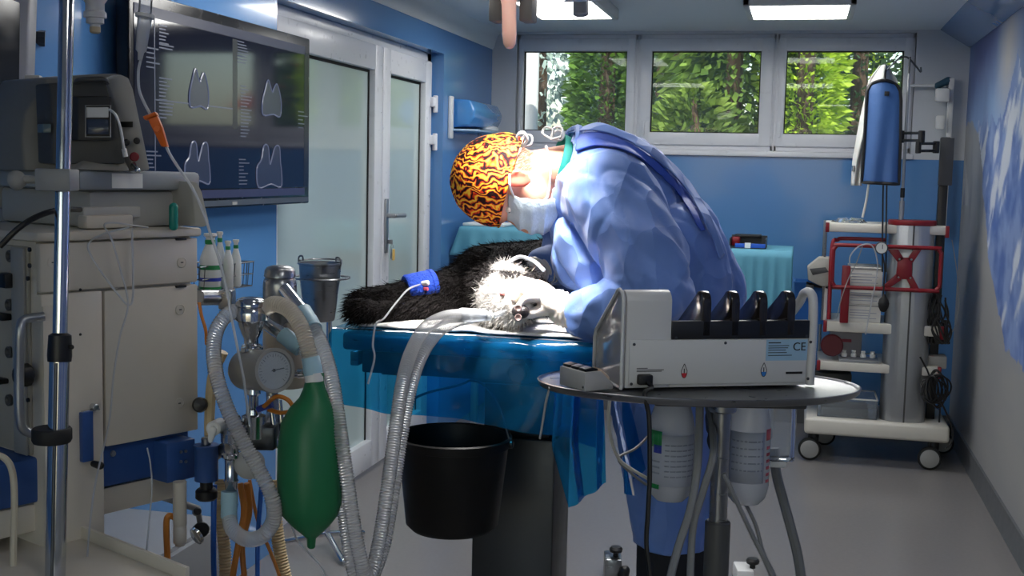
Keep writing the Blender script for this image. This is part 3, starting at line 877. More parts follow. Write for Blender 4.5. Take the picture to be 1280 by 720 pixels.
b.cap(Hc - crown * .05 - face * .015, neck1, .054, .062)
# trunk
b.ell(chest, (.135, .095, .15), ax=((belly - chest).normalized(), (belly - chest).cross(CF).normalized(), CF))
b.cap(chest, belly, .105, .10); b.cap(belly, pelvis, .10, .105)
b.cap(neck1, chest, .064, .08)
b.cap(shN.lerp(shF, .1), shF.lerp(shN, .1), .05, .05)
for sh, el, wr in ((shN, elN, wrN), (shF, elF, wrF)):
    b.cap(sh, el, .056, .042); b.cap(el, wr, .042, .027)
for hp, kn, an, sg in ((hipN, knN, ankN, 1), (hipF, knF, ankF, -1)):
    b.cap(hp, kn, .078, .055); b.cap(kn, an, .054, .036)
    b.cap(an + V((.02, 0, -.03)), an + V((-.16, -.03, -.05)), .034, .026)
hand(b, wrN, nP, nF, nT, .82); hand(b, wrF, fP, fF, fT, .82)
bm_ = remesh(b, .0055, 5)
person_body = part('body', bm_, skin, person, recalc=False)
person_body.data.materials.append(M('backlit_ear_skin', rgb(214, 104, 84), .5, sss=.3))  # lamp glow through the ear put into a redder skin colour
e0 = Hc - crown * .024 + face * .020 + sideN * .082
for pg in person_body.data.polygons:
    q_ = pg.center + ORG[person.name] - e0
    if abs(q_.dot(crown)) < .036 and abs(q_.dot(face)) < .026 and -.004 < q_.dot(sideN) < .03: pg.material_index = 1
# eye, lashes, brow and short hair on the temple
e_ = Hc - crown * .006 + face * .074 + sideN * .036
part('eye', MB().ell(e_, (.009, .008, .012), ax=(crown, face, sideN)), M('eye_white', rgb(236, 232, 226), .2), person)
part('iris', MB().ell(e_ + face * .0066 - crown * .002, (.004, .002, .004), ax=(crown, face, sideN)), M('iris', rgb(60, 70, 70), .2), person)
b = MB(); b.tube([e_ + crown * .013 + sideN * .012 - face * .004, e_ + crown * .018 + face * .006, e_ + crown * .014 + face * .010 - sideN * .016], lambda q: .003 * math.sin(PI * (.15 + .7 * q)), n=6)
part('eyebrow', b, M('brown_hair', rgb(70, 48, 36), .7), person)
b = MB(); rnd = random.Random(3)
for i in range(420):
    u = rnd.random(); w = rnd.random()
    c0 = Hc + crown * lerp(.012, -.050, u) - face * lerp(.060, .005, w) * (1 - .2 * u) + sideN * (.060 + .012 * w)
    q = c0 - Hc
    c0 = Hc + q.normalized() * max(q.length, .078)
    d_ = (-crown * .8 - face * .5 + V((rnd.uniform(-.3, .3),) * 3)).normalized() * rnd.uniform(.008, .016)
    s_ = d_.cross(sideN).normalized() * .0006
    b.poly([c0 - s_, c0 + s_, c0 + d_])
part('hair', b, M('short_brown_hair', rgb(120, 88, 66), .6), person, smooth=False, recalc=False)

# ---- flame cap
from mathutils.bvhtree import BVHTree
cm = bpy.data.materials.new('flame_print_cotton'); cm.use_nodes = True
N = cm.node_tree.nodes; L = cm.node_tree.links; P = N['Principled BSDF']
P.inputs['Roughness'].default_value = .8; P.inputs['Specular IOR Level'].default_value = .2
tc = N.new('ShaderNodeTexCoord'); mp = N.new('ShaderNodeMapping'); mp.inputs['Scale'].default_value = (1, 1, 1)
L.new(tc.outputs['Object'], mp.inputs['Vector'])
n1 = N.new('ShaderNodeTexNoise'); n1.inputs['Scale'].default_value = 20; n1.inputs['Detail'].default_value = 2
L.new(mp.outputs[0], n1.inputs['Vector'])
sc_ = N.new('ShaderNodeVectorMath'); sc_.operation = 'SCALE'; sc_.inputs['Scale'].default_value = .06
L.new(n1.outputs['Color'], sc_.inputs[0])
ad = N.new('ShaderNodeVectorMath'); L.new(mp.outputs[0], ad.inputs[0]); L.new(sc_.outputs[0], ad.inputs[1])
wv = N.new('ShaderNodeTexWave'); wv.wave_type = 'BANDS'; wv.bands_direction = 'Z'; wv.inputs['Scale'].default_value = 23; wv.inputs['Distortion'].default_value = 9; wv.inputs['Detail'].default_value = 1.6; wv.inputs['Detail Scale'].default_value = 2.0
L.new(ad.outputs[0], wv.inputs['Vector'])
rp = N.new('ShaderNodeValToRGB'); el = rp.color_ramp.elements
el[0].position = .0; el[0].color = rgb(24, 10, 14)
el[1].position = 1.0; el[1].color = rgb(255, 214, 70)
for pos, c in ((.22, rgb(60, 14, 18)), (.34, rgb(190, 28, 20)), (.54, rgb(232, 76, 22)), (.76, rgb(250, 140, 34))):
    q = el.new(pos); q.color = c
L.new(wv.outputs['Color'], rp.inputs['Fac']); L.new(rp.outputs[0], P.inputs['Base Color'])
# cap: skull shell cut by the plane from forehead to nape
pn = (at(622, 284, 2.69) - at(650, 184, 2.71)).normalized()
capN = crown - pn * crown.dot(pn); capN.normalize()
edge0 = at(637, 232, 2.70)
b = MB()
b.ell(Hc + crown * .008, (.118, .106, .090), ax=(crown, face, sideN), n=56, m=40)
geom = b.bm.verts[:] + b.bm.edges[:] + b.bm.faces[:]
bmesh.ops.bisect_plane(b.bm, geom=geom, plane_co=edge0, plane_no=-capN, clear_outer=True, clear_inner=False)
for v in b.bm.verts:
    q = v.co - Hc
    v.co += q.normalized() * (.0035 * noise.noise(v.co * 30) + .002 * noise.noise(v.co * 90))
    tpr = (v.co - edge0).dot(capN)
    if tpr < .02: v.co -= (q - crown * q.dot(crown)) * (.03 * (1 - max(0, tpr) / .02))
capo = part('surgical_cap', b, cm, person, 'red, orange and black flame-patterned cap')
solidify(capo, .003, 1); subsurf(capo, 1)
# stitched hem along the edge
ring = []
for k in range(48):
    a = 2 * PI * k / 48
    dirv = pn * math.cos(a) + sideN * math.sin(a)
    # march out to the shell surface in the edge plane
    lo, hi = 0, .2
    for _ in range(24):
        mid = (lo + hi) / 2; q = edge0 + dirv * mid - (Hc + crown * .008)
        val = (q.dot(crown) / .118) ** 2 + (q.dot(face) / .106) ** 2 + (q.dot(sideN) / .090) ** 2
        if val > 1: hi = mid
        else: lo = mid
    ring.append(edge0 + dirv * (lo * .985))
part('cap_hem', MB().tube(ring, .0035, n=6, k=2, closed=True), cm, capo)
# ---- mask
mb_ = MB()
mc = Hc - crown * .058 + face * .062
def mask(u, v):
    a = lerp(-1.15, 1.15, u)
    t = lerp(.020, -.118, v)                 # along the face, bridge of the nose to under the chin
    bulge = math.sin(PI * min(1, max(0, (v * .9 + .08)))) ** .6
    depth = lerp(.062, .118, bulge) - .006 * abs(math.sin(v * 16)) - .02 * max(0, v - .75) * 3
    wdt = lerp(.066, .080, math.sin(PI * v)) * (1 - .22 * max(0, v - .7))
    return Hc + crown * (t - .024) + face * (depth * math.cos(a) ** .8 + .004) + sideN * (wdt * math.sin(a) * 1.02)
mb_.grid(mask, 40, 40)
maskm = M('mask_fabric', rgb(206, 222, 236), .8, nz=.03, bump=.2, bs=150)
mo = part('face_mask', mb_, maskm, person, 'pale blue pleated face mask', recalc=False)
solidify(mo, .0025)
P_ = lambda c, f, s: Hc + crown * c + face * f + sideN * s
bv = BVHTree.FromPolygons([v.co + ORG[person.name] for v in person_body.data.vertices], [p.vertices[:] for p in person_body.data.polygons])
def on_body(px, py, lift=.004):
    h = bv.ray_cast(EYE, ray(px, py).normalized())
    return h[0] - ray(px, py).normalized() * lift if h[0] is not None and h[3] < 2.75 else at(px, py, 2.66)
b = MB()
b.tube([on_body(x, y, .008) for x, y in ((646, 254), (641, 243), (637, 230))] + [on_body(x, y, .012) for x, y in ((638, 214), (644, 198), (651, 186))], .0026, n=6)
b.tube([on_body(x, y, .006) for x, y in ((684, 247), (687, 232), (688, 214), (686, 196), (682, 182))], .0028, n=6)
b.tube([on_body(x, y, .010) for x, y in ((646, 254), (654, 260), (664, 263), (674, 258), (684, 247))], .0032, n=6)
part('mask_tie', b, MT['paper'], mo, 'white tie bands')
b = MB(); rnd = random.Random(11)
kn_ = P_(-.005, -.100, .02)
for cc in (at(651, 184, 2.665), at(689, 174, 2.67)):
    for k in range(4):
        d_ = (crown * rnd.uniform(-1, 1) - face * rnd.uniform(.3, 1) + sideN * rnd.uniform(-.4, .7)).normalized()
        s_ = d_.cross(sideN).normalized() * .012
        b.tube([cc, cc + d_ * .02 + s_, cc + d_ * .034, cc + d_ * .022 - s_, cc], .0026, n=6)
part('tie_bow', b, MT['paper'], mo)

# ---- gown
gown_m = M('blue_surgical_gown', rgb(104, 138, 208), .58, spec=.4, nz=.05, ns=14, bump=.3, bs=30, sheen=.2)
N = gown_m.node_tree.nodes; L = gown_m.node_tree.links
tcg = N.new('ShaderNodeTexCoord'); mpg = N.new('ShaderNodeMapping'); mpg.inputs['Scale'].default_value = (1.2, .8, .6); mpg.inputs['Rotation'].default_value = (.3, .6, .2)
L.new(tcg.outputs['Object'], mpg.inputs['Vector'])
wn = N.new('ShaderNodeTexNoise'); wn.inputs['Scale'].default_value = 5; L.new(mpg.outputs[0], wn.inputs['Vector'])
wa = N.new('ShaderNodeVectorMath'); wa.operation = 'MULTIPLY_ADD'; wa.inputs[1].default_value = (.16, .16, .16)
L.new(wn.outputs['Color'], wa.inputs[0]); L.new(mpg.outputs[0], wa.inputs[2])
rg = N.new('ShaderNodeTexVoronoi'); rg.feature = 'F1'; rg.inputs['Scale'].default_value = 10
L.new(wa.outputs[0], rg.inputs['Vector'])
bg_ = N.new('ShaderNodeBump'); bg_.inputs['Strength'].default_value = .6; bg_.inputs['Distance'].default_value = .06
L.new(rg.outputs['Distance'], bg_.inputs['Height']); L.new(bg_.outputs['Normal'], N['Principled BSDF'].inputs['Normal'])
b = MB()
bd = (belly - chest).normalized()
nrm = bd.cross(CF).normalized()
b.cap(at(716, 214, 2.73), at(745, 222, 2.74), .088, .11)
b.ell(at(768, 252, 2.74), (.175, .148, .19), ax=(bd, nrm, CF))
b.cap(at(756, 248, 2.74), at(826, 304, 2.76), .138, .136)
b.cap(at(826, 304, 2.76), at(858, 372, 2.79), .136, .135)
b.cap(at(838, 320, 2.66), at(852, 372, 2.68), .115, .11); b.cap(at(838, 320, 2.90), at(856, 372, 2.92), .115, .11)
# skirt
sk = [(856, 372, .135, .19), (850, 440, .135, .19), (838, 500, .130, .19), (845, 600, .105, .18), (850, 676, .088, .17)]
rr = []
for px, py, a_, c_ in sk:
    c0 = at(px, py, 2.79)
    rr.append([c0 + CR * (a_ * math.cos(2 * PI * k / 40) * (1 + .06 * math.sin(7 * 2 * PI * k / 40 + py * .01))) + V((0, 1, 0)) * (c_ * math.sin(2 * PI * k / 40)) for k in range(40)])
b.rings(rr)
# sleeves
b.cap(at(742, 238, 2.66), at(764, 246, 2.55), .094, .094)
b.cap(at(764, 246, 2.55), at(806, 322, 2.455), .094, .084); b.cap(at(806, 322, 2.455), at(818, 366, 2.43), .085, .076)
b.cap(at(818, 368, 2.43), at(770, 392, 2.455), .072, .064); b.cap(at(770, 392, 2.455), at(735, 395, 2.49), .062, .052); b.cap(at(738, 395, 2.49), at(722, 392, 2.50), .046, .036)
b.cap(at(748, 225, 2.88), at(718, 290, 2.92), .090, .085); b.cap(at(718, 285, 2.90), at(716, 335, 2.88), .082, .066); b.cap(at(716, 330, 2.88), at(680, 330, 2.82), .058, .036)
# loose cloth between the arms
b.cap(at(722, 250, 2.70), at(726, 330, 2.66), .070, .060); b.cap(at(726, 300, 2.62), at(760, 360, 2.55), .06, .05)
g = remesh(b, .006, 4)
g.bm.normal_update()
def foldn(p, dirn, freq, seed):
    u = p.dot(dirn); q = p - dirn * u
    return noise.noise(q * freq + dirn * (u * freq * .2) + V((seed, 0, 0)))
dT = bd; dA = (at(822, 366, 2.48) - at(770, 236, 2.57)).normalized(); dF = (at(722, 392, 2.5) - at(822, 368, 2.48)).normalized()
disp = []
for v in g.bm.verts:
    p = v.co
    onarm = max(0, 1 - abs((p - EYE).dot(CF) - 2.44) / .17)
    diag = (dA * .5 + bd * .2 + CR * .5).normalized()
    a1 = 1 - abs(foldn(p, bd, 13, 3.3)) * 2
    a2 = 1 - abs(foldn(p, diag, 19, 8.1)) * 2
    a3 = 1 - abs(foldn(p, (dF if p.z < at(800, 340, 2.5).z else dA), 26, 1.7)) * 2
    k = .0035 * a1 + .0042 * a2 + .0026 * a3 * (.5 + onarm)
    for q_, fr_q, sd, am in ((diag, 7, 21.0, .006), (bd, 5, 31.5, .006), (dA, 8, 44.2, .005), ((dA * .3 - bd * .6 + CR * .3).normalized(), 6, 57.3, .004)):
        cr_ = abs(foldn(p, q_, fr_q, sd)); k -= am * math.exp(-cr_ / .06)
    if p.z < .95: k = .010 * (1 - 2 * abs(foldn(p, V((0, 0, 1)), 14, 2.2))) + .003 * a3
    disp.append(k)
for v, k in zip(g.bm.verts, disp): v.co += v.normal * (k + .002)
# cut the hem flat and open the neck
geom = g.bm.verts[:] + g.bm.edges[:] + g.bm.faces[:]
bmesh.ops.bisect_plane(g.bm, geom=geom, plane_co=at(846, 665, 2.79), plane_no=V((0, 0, -1)), clear_outer=True)
geom = g.bm.verts[:] + g.bm.edges[:] + g.bm.faces[:]
ncut = (at(680, 200, 2.72) - at(740, 218, 2.74)).normalized()
bmesh.ops.bisect_plane(g.bm, geom=geom, plane_co=at(700, 206, 2.73), plane_no=(ncut + UP * .1 - UP * 0).normalized(), clear_outer=False)
kill = [f for f in g.bm.faces if (f.calc_center_median() - at(701, 206, 2.73)).dot(ncut) > 0 and (f.calc_center_median() - at(701, 200, 2.73)).length < .13 and f.calc_center_median().z > at(700, 268, 2.7).z]
bmesh.ops.delete(g.bm, geom=kill, context='FACES')
go = part('surgical_gown', g, gown_m, person, 'light blue creased surgical gown', recalc=False, ang=180)
solidify(go, .002, -1)
# overlapping back edges of the gown: raised strip along the spine and the deeper blue inner cloth beside it
from mathutils.bvhtree import BVHTree
gv = BVHTree.FromPolygons([go.matrix_world @ v.co + ORG[go.name] for v in go.data.vertices], [p.vertices[:] for p in go.data.polygons])
def on_gown(px, py, lift):
    r = ray(px, py).normalized()
    h = gv.ray_cast(EYE, r)
    if h[0] is None or h[3] > 3.3: return None
    return h[0] + h[1] * lift if h[1].dot(r) < 0 else h[0] - h[1] * lift
def strip(A_, B_, lift, nm, mat, lbl, nu=60, nv=9):
    def P(pts, u):
        q = spline([V((x, y, 0)) for x, y in pts], 10); f_ = u * (len(q) - 1); i = min(len(q) - 2, int(f_)); return q[i].lerp(q[i + 1], f_ - i)
    rows = []
    for i in range(nu):
        u = i / (nu - 1); a_, c_ = P(A_, u), P(B_, u); row = []
        for j in range(nv):
            q = a_.lerp(c_, j / (nv - 1)); row.append(on_gown(q.x, q.y, lift))
        good = [k for k in range(nv) if row[k] is not None]
        if len(good) < 3: continue
        for k in range(nv):
            if row[k] is None: row[k] = row[min(good, key=lambda z: abs(z - k))].copy()
        rows.append(row)
    mb = MB(); vs = [[mb.bm.verts.new(p) for p in r] for r in rows]
    for r0, r1 in zip(vs, vs[1:]):
        for j in range(nv - 1): mb.bm.faces.new((r0[j], r1[j], r1[j + 1], r0[j + 1]))
    bmesh.ops.smooth_vert(mb.bm, verts=mb.bm.verts[:], factor=.5, use_axis_x=True, use_axis_y=True, use_axis_z=True)
    bmesh.ops.smooth_vert(mb.bm, verts=mb.bm.verts[:], factor=.5, use_axis_x=True, use_axis_y=True, use_axis_z=True)
    o = part(nm, mb, mat, go, lbl, ang=180); solidify(o, .003)
    return o
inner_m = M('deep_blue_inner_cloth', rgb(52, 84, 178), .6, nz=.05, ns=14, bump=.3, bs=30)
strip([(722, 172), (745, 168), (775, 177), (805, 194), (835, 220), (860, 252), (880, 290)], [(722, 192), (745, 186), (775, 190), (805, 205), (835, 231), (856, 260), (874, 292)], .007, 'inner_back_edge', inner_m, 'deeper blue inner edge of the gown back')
strip([(708, 160), (740, 158), (775, 168), (808, 186), (840, 212), (866, 243), (886, 280), (900, 320)], [(712, 172), (742, 169), (775, 178), (806, 195), (836, 221), (861, 252), (881, 290), (896, 326)], .012, 'gown_flap', gown_m, None)
# collar band and the green-blue tunic at the neck
cn = at(706, 208, 2.73); cd_ = ncut
x_, y_, z_ = frame_from(cd_)
b = MB()
ringp = [cn + (x_ * math.cos(2 * PI * k / 28) + y_ * math.sin(2 * PI * k / 28)) * (.092 + .006 * math.sin(k)) for k in range(28)]
b.tube(ringp, .010, n=8, k=3, closed=True)
part('gown_collar', b, gown_m, go)
b = MB().lathe([(.060, 0), (.066, .004), (.070, -.02)], at(704, 208, 2.728), -cd_, n=32, cap0=False, cap1=False)
tun = part('tunic_collar', b, M('teal_tunic', rgb(30, 150, 140), .7), person, 'teal tunic collar at the neck'); solidify(tun, .003)
# knit cuff
for wr, el_ in ((wrN, at(760, 394, 2.48)), (wrF, at(700, 334, 2.85))):
    d_ = (el_ - wr).normalized()
    part('gown_cuff', MB().lathe([(.034, -.004), (.037, .0), (.036, .02), (.040, .045), (.044, .055)], wr + d_ * .004, d_, n=24), gown_m, go)
# gloves
glm = M('latex_glove', rgb(232, 222, 212), .38, sss=.1, nz=.03, bump=.2, bs=120)
for nm, wr, P0, Fg, T_, el_ in (('n', wrN, nP, nF, nT, at(745, 394, 2.485)), ('f', wrF, fP, fF, fT, at(690, 333, 2.83))):
    b = MB(); hand(b, wr, P0, Fg, T_, 1.06)
    d_ = (el_ - wr).normalized()
    b.cap(wr - d_ * .01, wr + d_ * .035, .034, .040)
    gm = remesh(b, .0028, 3)
    gm.bm.normal_update()
    for v in gm.bm.verts:
        s_ = (v.co - wr).dot(d_)
        if s_ > -.02: v.co += v.normal * .0018 * math.sin(s_ * 520 + 3 * noise.noise(v.co * 40))
    part('glove', gm, glm, person, recalc=False, ang=180)
# trousers and shoes
b = MB()
for hp, kn, an in ((hipN, knN, ankN), (hipF, knF, ankF)):
    b.cap(hp.lerp(kn, .45), kn, .080, .076); b.cap(kn, an + V((0, 0, .03)), .078, .072)
tr = remesh(b, .012, 4); tr.bm.normal_update()
for v in tr.bm.verts: v.co += v.normal * .008 * (1 - 2 * abs(foldn(v.co, V((0, 0, 1)), 12, 5.0)))
part('trousers', tr, M('black_trousers', rgb(22, 24, 32), .8), person, recalc=False)
for an in (ankN, ankF):
    b = MB(); b.cap(an + V((.03, 0, -.025)), an + V((-.15, -.03, -.032)), .048, .04); b.ell(an + V((-.02, 0, -.01)), (.06, .05, .05))
    s_ = remesh(b, .008, 4)
    for v in s_.bm.verts: v.co.z = max(v.co.z, .002)
    part('shoe', s_, MT['white'], person, recalc=False)
# ================================================================== TRAY STAND + DENTAL UNIT
ZU = V((0, 0, 1))
R0_ = V((math.cos(YAW), math.sin(YAW), 0)); F0_ = V((-math.sin(YAW), math.cos(YAW), 0))
tc_ = at(873, 474, 2.18); TRZ = 1.070
tcx = V((tc_.x, tc_.y, TRZ))
st = thing('tray_stand', 'round steel tray on a grey post carrying the white dental unit', 'tray stand', V((tc_.x, tc_.y, 0)))
b = MB()
A_, B_ = .290, .172
prof = [(.02, -.008), (.985, -.008), (1.0, -.005), (1.010, .004), (1.0, .005), (.985, .001), (.97, 0), (.02, 0)]
rr = []
for r, h in prof:
    rr.append([tcx + R0_ * (A_ * r * math.cos(2 * PI * k / 72)) + F0_ * (B_ * r * math.sin(2 * PI * k / 72)) + ZU * h for k in range(72)])
b.rings(rr)
part('tray', b, MT['steel'], st)
def T(r, f, z): return tcx + R0_ * r + F0_ * f + ZU * z
part('tray_bracket', MB().box(T(.05, 0, -.022), (.27, .12, .018), rz=YAW, bev=.004), MT['dgrey'], st)
pc = at(901, 560, 2.22); pxy = lambda z: V((pc.x, pc.y, z))
part('post', MB().cyl(pxy(.80), pxy(TRZ - .03), .0165, n=28, bev=.002).cyl(pxy(TRZ - .055), pxy(TRZ - .03), .026, n=28, bev=.003), MT['steel'], st)
sz = at(900, 653, 2.22).z
part('post_sleeve', MB().cyl(pxy(.06), pxy(sz), .0235, n=28, bev=.003), MT['dgrey'], st)
for k in range(5):
    a = YAW + .3 + k * 2 * PI / 5
    e = pxy(.07) + V((math.cos(a), math.sin(a), 0)) * .28
    lg = part('base_leg', MB().cap(pxy(.085), e + V((0, 0, .0)), .022, .016), MT['alu'], st)
    part('caster', MB().cyl(e + V((-.01, .02, -.04)), e + V((-.01, -.02, -.04)), .03, n=20, bev=.006), MT['black'], lg)

da = YAW + math.radians(12.7)
DU = V((math.cos(da), math.sin(da), 0)); DW = V((-math.sin(da), math.cos(da), 0))
DO = at(778, 487, 2.10); DO.z = TRZ + .004
def D(u, v, h): return DO + DU * u + DW * v + ZU * h
DL = .362
white2 = M('white_painted_casing', rgb(206, 208, 210), .4, nz=.02)
du = thing('dental_unit', 'white dental scaler unit with black handpiece rests standing on the steel tray', 'dental unit', D(DL / 2, .08, -.003))
hump = [(0, 0), (0, .155), (.004, .163), (.011, .169), (.022, .172), (.034, .169), (.046, .160), (.16, .082), (.166, .070), (.166, 0)]
base = [(0, 0), (0, .112), (.05, .112), (.16, .075), (.166, .065), (.166, 0)]
part('casing', MB().prism([D(.087, v, h) for v, h in base], DU * (DL - .087 - .014), bev=.002), white2, du)
part('left_housing', MB().prism([D(.004, v, h) for v, h in hump], DU * .083, bev=.002), white2, du)
endm = M_clear('pale_see_through_cover', (.93, .93, .95, 1), .25, .08, (.78, .76, .78, 1), gl=.35)
part('end_cover', MB().prism([D(-.002, v * .97 + .002, h * .985) for v, h in hump], DU * .006, bev=.001), endm, du, 'glossy pale end cover')
b = MB()
inner = [(.01, .012), (.01, .150), (.02, .158), (.034, .157), (.15, .075), (.152, .012)]
ringo = [D(-.003, v, h) for v, h in hump]
b.tube(ringo, .0035, n=6, sm=False, closed=True)
part('end_rim', b, white2, du)
band = M('black_rest_band', rgb(24, 26, 32), .35, nz=.04)
part('rest_band', MB().prism([D(.087, -.003, .086), D(DL - .013, -.003, .086), D(DL - .013, -.003, .1185), D(.087, -.003, .1185)], DW * .012, bev=.0012), band, du)
finm = M('black_gloss_rest', rgb(34, 30, 30), .14, spec=.7, nz=.04)
fin = [(-.003, .09), (-.003, .150), (0, .160), (.006, .167), (.016, .1705), (.028, .168), (.040, .158), (.14, .092), (.14, .078)]
for u in (.143, .197, .250, .304):
    part('handpiece_rest', MB().prism([D(u, v, h) for v, h in fin], DU * .0165, bev=.0025), finm, du)
part('carry_handle', MB().tube([D(DL - .004, .006, .0), D(DL - .004, .004, .08), D(DL - .004, .006, .148), D(DL - .004, .020, .166), D(DL - .004, .044, .162), D(DL - .004, .066, .14), D(DL - .004, .150, .078), D(DL - .004, .156, .06), D(DL - .004, .156, .0)], .0085, n=10), white2, du)
part('back_plate', MB().prism([D(.010, -.003, .006), D(DL - .018, -.003, .006), D(DL - .018, -.003, .085), D(.010, -.003, .085)], DW * .004, bev=.001), white2, du)
fo_ = -.0036
def flat(u0, u1, h0, h1, o=fo_, th=.0006): return MB().prism([D(u0, o, h0), D(u1, o, h0), D(u1, o, h1), D(u0, o, h1)], DW * th)
lb = part('rating_label', flat(.266, .346, .046, .084), M('pale_blue_label', rgb(150, 186, 214), .6), du, 'pale blue rating label')
for i, (w_, h_) in enumerate(((.024, .078), (.040, .073), (.038, .069), (.034, .065), (.036, .0605), (.046, .0555))):
    part('label_print', flat(.270, .270 + w_, h_ - .0006, h_ + .0008 + (.0006 if i == 0 else 0), fo_ - .0003), MT['ink'], lb)
text_part('ce_mark', 'CE', .021, D(.317, fo_ - .0005, .0705), DU, ZU, MT['ink'], lb)
for i, (w_, h_) in enumerate(((.02, .0355), (.05, .0325), (.046, .030))): part('connector_print', flat(.024, .024 + w_, h_ - .0005, h_ + .0007), MT['ink'], du)
for u, cn, nm in ((.112, rgb(196, 40, 50), 'red'), (.263, rgb(40, 120, 200), 'blue')):
    pts = lambda s: [D(u + s * .0055 * math.cos(a) * (1 if math.sin(a) < .2 else max(.25, 1 - math.sin(a) * .75)), fo_ - .0002 * s, .030 + s * .0125 * math.sin(a)) for a in [2 * PI * k / 24 for k in range(24)]]
    b = MB().tube(pts(1), .0006, n=5, k=1, closed=True)
    ic = part('bottle_symbol', b, MT['ink'], du)
    part('liquid_mark', MB().prism([D(u - .005, fo_, .026), D(u + .005, fo_, .026), D(u + .0038, fo_, .0195), D(u, fo_, .0178), D(u - .0038, fo_, .0195)], DW * -.0004), M(nm + '_print', cn, .5), ic, nm + ' level mark')
    part('symbol_stem', flat(u - .0008, u + .0008, .026, .034, fo_ - .0003), MT['ink'], ic)
part('slot_plate', flat(.306, .338, .0215, .0255, fo_ - .0006, .001), MT['black'], du)
for u, h in ((.018, .078), (.015, .008), (.188, .079), (.352, .079), (.350, .012), (.095, .0885), (.344, .0895)):
    part('screw', MB().lathe([(.0028, 0), (.0026, .0008), (.0014, .0012)], D(u, -.003, h), -DW, n=12), MT['darksteel'], du)
plug = part('power_plug', MB().prism([D(.024, -.003, .008), D(.050, -.003, .008), D(.050, -.003, .026), D(.024, -.003, .026)], DW * -.016, bev=.003), MT['black'], du)
part('power_cord', MB().tube([D(.040, -.016, .014), D(.043, -.03, .006), at(806, 492, 2.03), at(811, 520, 2.03), at(812, 560, 2.03), at(812, 600, 2.03), at(810, 640, 2.03), at(808, 680, 2.03), at(812, 715, 2.03), at(816, 790, 2.03)], .0042), MT['black'], plug)

# small switch box at the left of the tray
q0 = at(699, 474, 2.13); q1 = at(731, 485, 2.06); q2 = at(767, 486, 2.10)
zb = TRZ + .003
fx = lambda p, z: V((p.x, p.y, z))
LX = fx(q1, 0) - fx(q0, 0); LW = V((LX.length * .75, LX.length * .55, 0)); LX = LX
c00 = fx(q0, zb)
def S(a, c, z): return c00 + LX * a + (fx(q2, 0) - fx(q1, 0)) * c + ZU * z
sb = thing('switch_box', 'small grey box with black rocker pads at the left edge of the steel tray', 'switch box', S(.5, .5, -.003))
b = MB()
vs = [S(0, 0, 0), S(1, 0, 0), S(1, 1, 0), S(0, 1, 0), S(0, 0, .033), S(1, 0, .022), S(1, .62, .018), S(0, .62, .029)]
b.prism([S(0, 0, 0), S(0, 0, .034), S(0, .55, .034), S(0, 1, .008), S(0, 1, 0)], LX, bev=.0025)
part('body', b, M('light_grey_casing', rgb(176, 176, 176), .45), sb)
for i in range(3):
    a0 = .06 + i * .31
    part('rocker_pad', MB().prism([S(a0, .06, .034), S(a0, .06, .039), S(a0, .30, .041), S(a0, .50, .037), S(a0, .50, .034)], LX * .26, bev=.0012), MT['black'], sb)
part('wrist_pad', MB().prism([S(.70, .52, .030), S(.70, .54, .0385), S(.70, .86, .022), S(.70, .88, .013)], LX * .28, bev=.001), M('beige_pad', rgb(206, 184, 160), .6), sb, 'beige pad')
part('screw', MB().ell(S(.94, -.005, .008), .0022), MT['darksteel'], sb)

# bottles hung under the tray
bodym = M_clear('milky_bottle_plastic', (.92, .94, .97, 1), .22, .25, (.80, .82, .86, 1), gl=.2, trl=.5)
def bottle(px0, px1, y0, y1, d, label, spec):
    c = at((px0 + px1) / 2, (y0 + y1) / 2, d); zt = at((px0 + px1) / 2, y0, d).z; zb_ = at((px0 + px1) / 2, y1, d).z
    zt = TRZ - .016
    R_ = (px1 - px0) / 2 * d / F; H_ = zt - zb_
    t_ = thing('bottle', label, 'bottle', V((c.x, c.y, zb_)), 'liquid bottles hung under the tray')
    prof = [(.001, 0), (R_ * .6, .0), (R_ * .86, .012), (R_, .035), (R_, H_ * .62), (R_ * .92, H_ * .72), (R_ * .62, H_ * .93), (R_ * .52, H_ - .012), (R_ * .5, H_)]
    part('body', MB().lathe(prof, (c.x, c.y, zb_), n=36, sy=.85), bodym, t_)
    part('neck_clip', MB().lathe([(R_ * .5, -.004), (R_ * .72, -.004), (R_ * .72, .010), (R_ * .5, .010)], (c.x, c.y, zt - .012), n=24), MT['dgrey'], t_)
    for (a0, a1, h0, h1, mt, nm) in spec:
        b = MB()
        def f(u, v, a0=a0, a1=a1, h0=h0, h1=h1):
            a = lerp(a0, a1, u) - PI / 2 + YAW
            k_ = 1.012
            return V((c.x + R_ * k_ * math.cos(a), c.y + R_ * k_ * math.sin(a) * (1.0), zb_ + lerp(h0, h1, v) * H_))
        b.grid(f, 10, 3)
        solidify(part(nm, b, mt, t_, recalc=False), .0004)
    return t_
lab = M('bottle_label', rgb(186, 192, 206), .6); gpr = MT['green_lbl']; bpr = M('blue_print', rgb(40, 60, 170), .5); ipr = M('grey_print', rgb(150, 156, 172), .6); rpr = M('red_print', rgb(200, 90, 100), .6)
bottle(810, 868, 500, 626, 2.27, 'milky bottle with a green and white label under the left half of the tray',
       [(-1.25, 1.15, .16, .60, lab, 'label'), (-1.27, -.55, .49, .63, gpr, 'green_panel'), (-1.25, -.62, .13, .17, gpr, 'green_strip'), (-.95, -.55, .44, .51, bpr, 'blue_badge')] +
       [(-.40, 1.0, .24 + i * .045, .252 + i * .045, ipr, 'label_print') for i in range(7)] + [(-1.1, -.62, .26 + i * .05, .275 + i * .05, ipr, 'label_print') for i in range(3)])
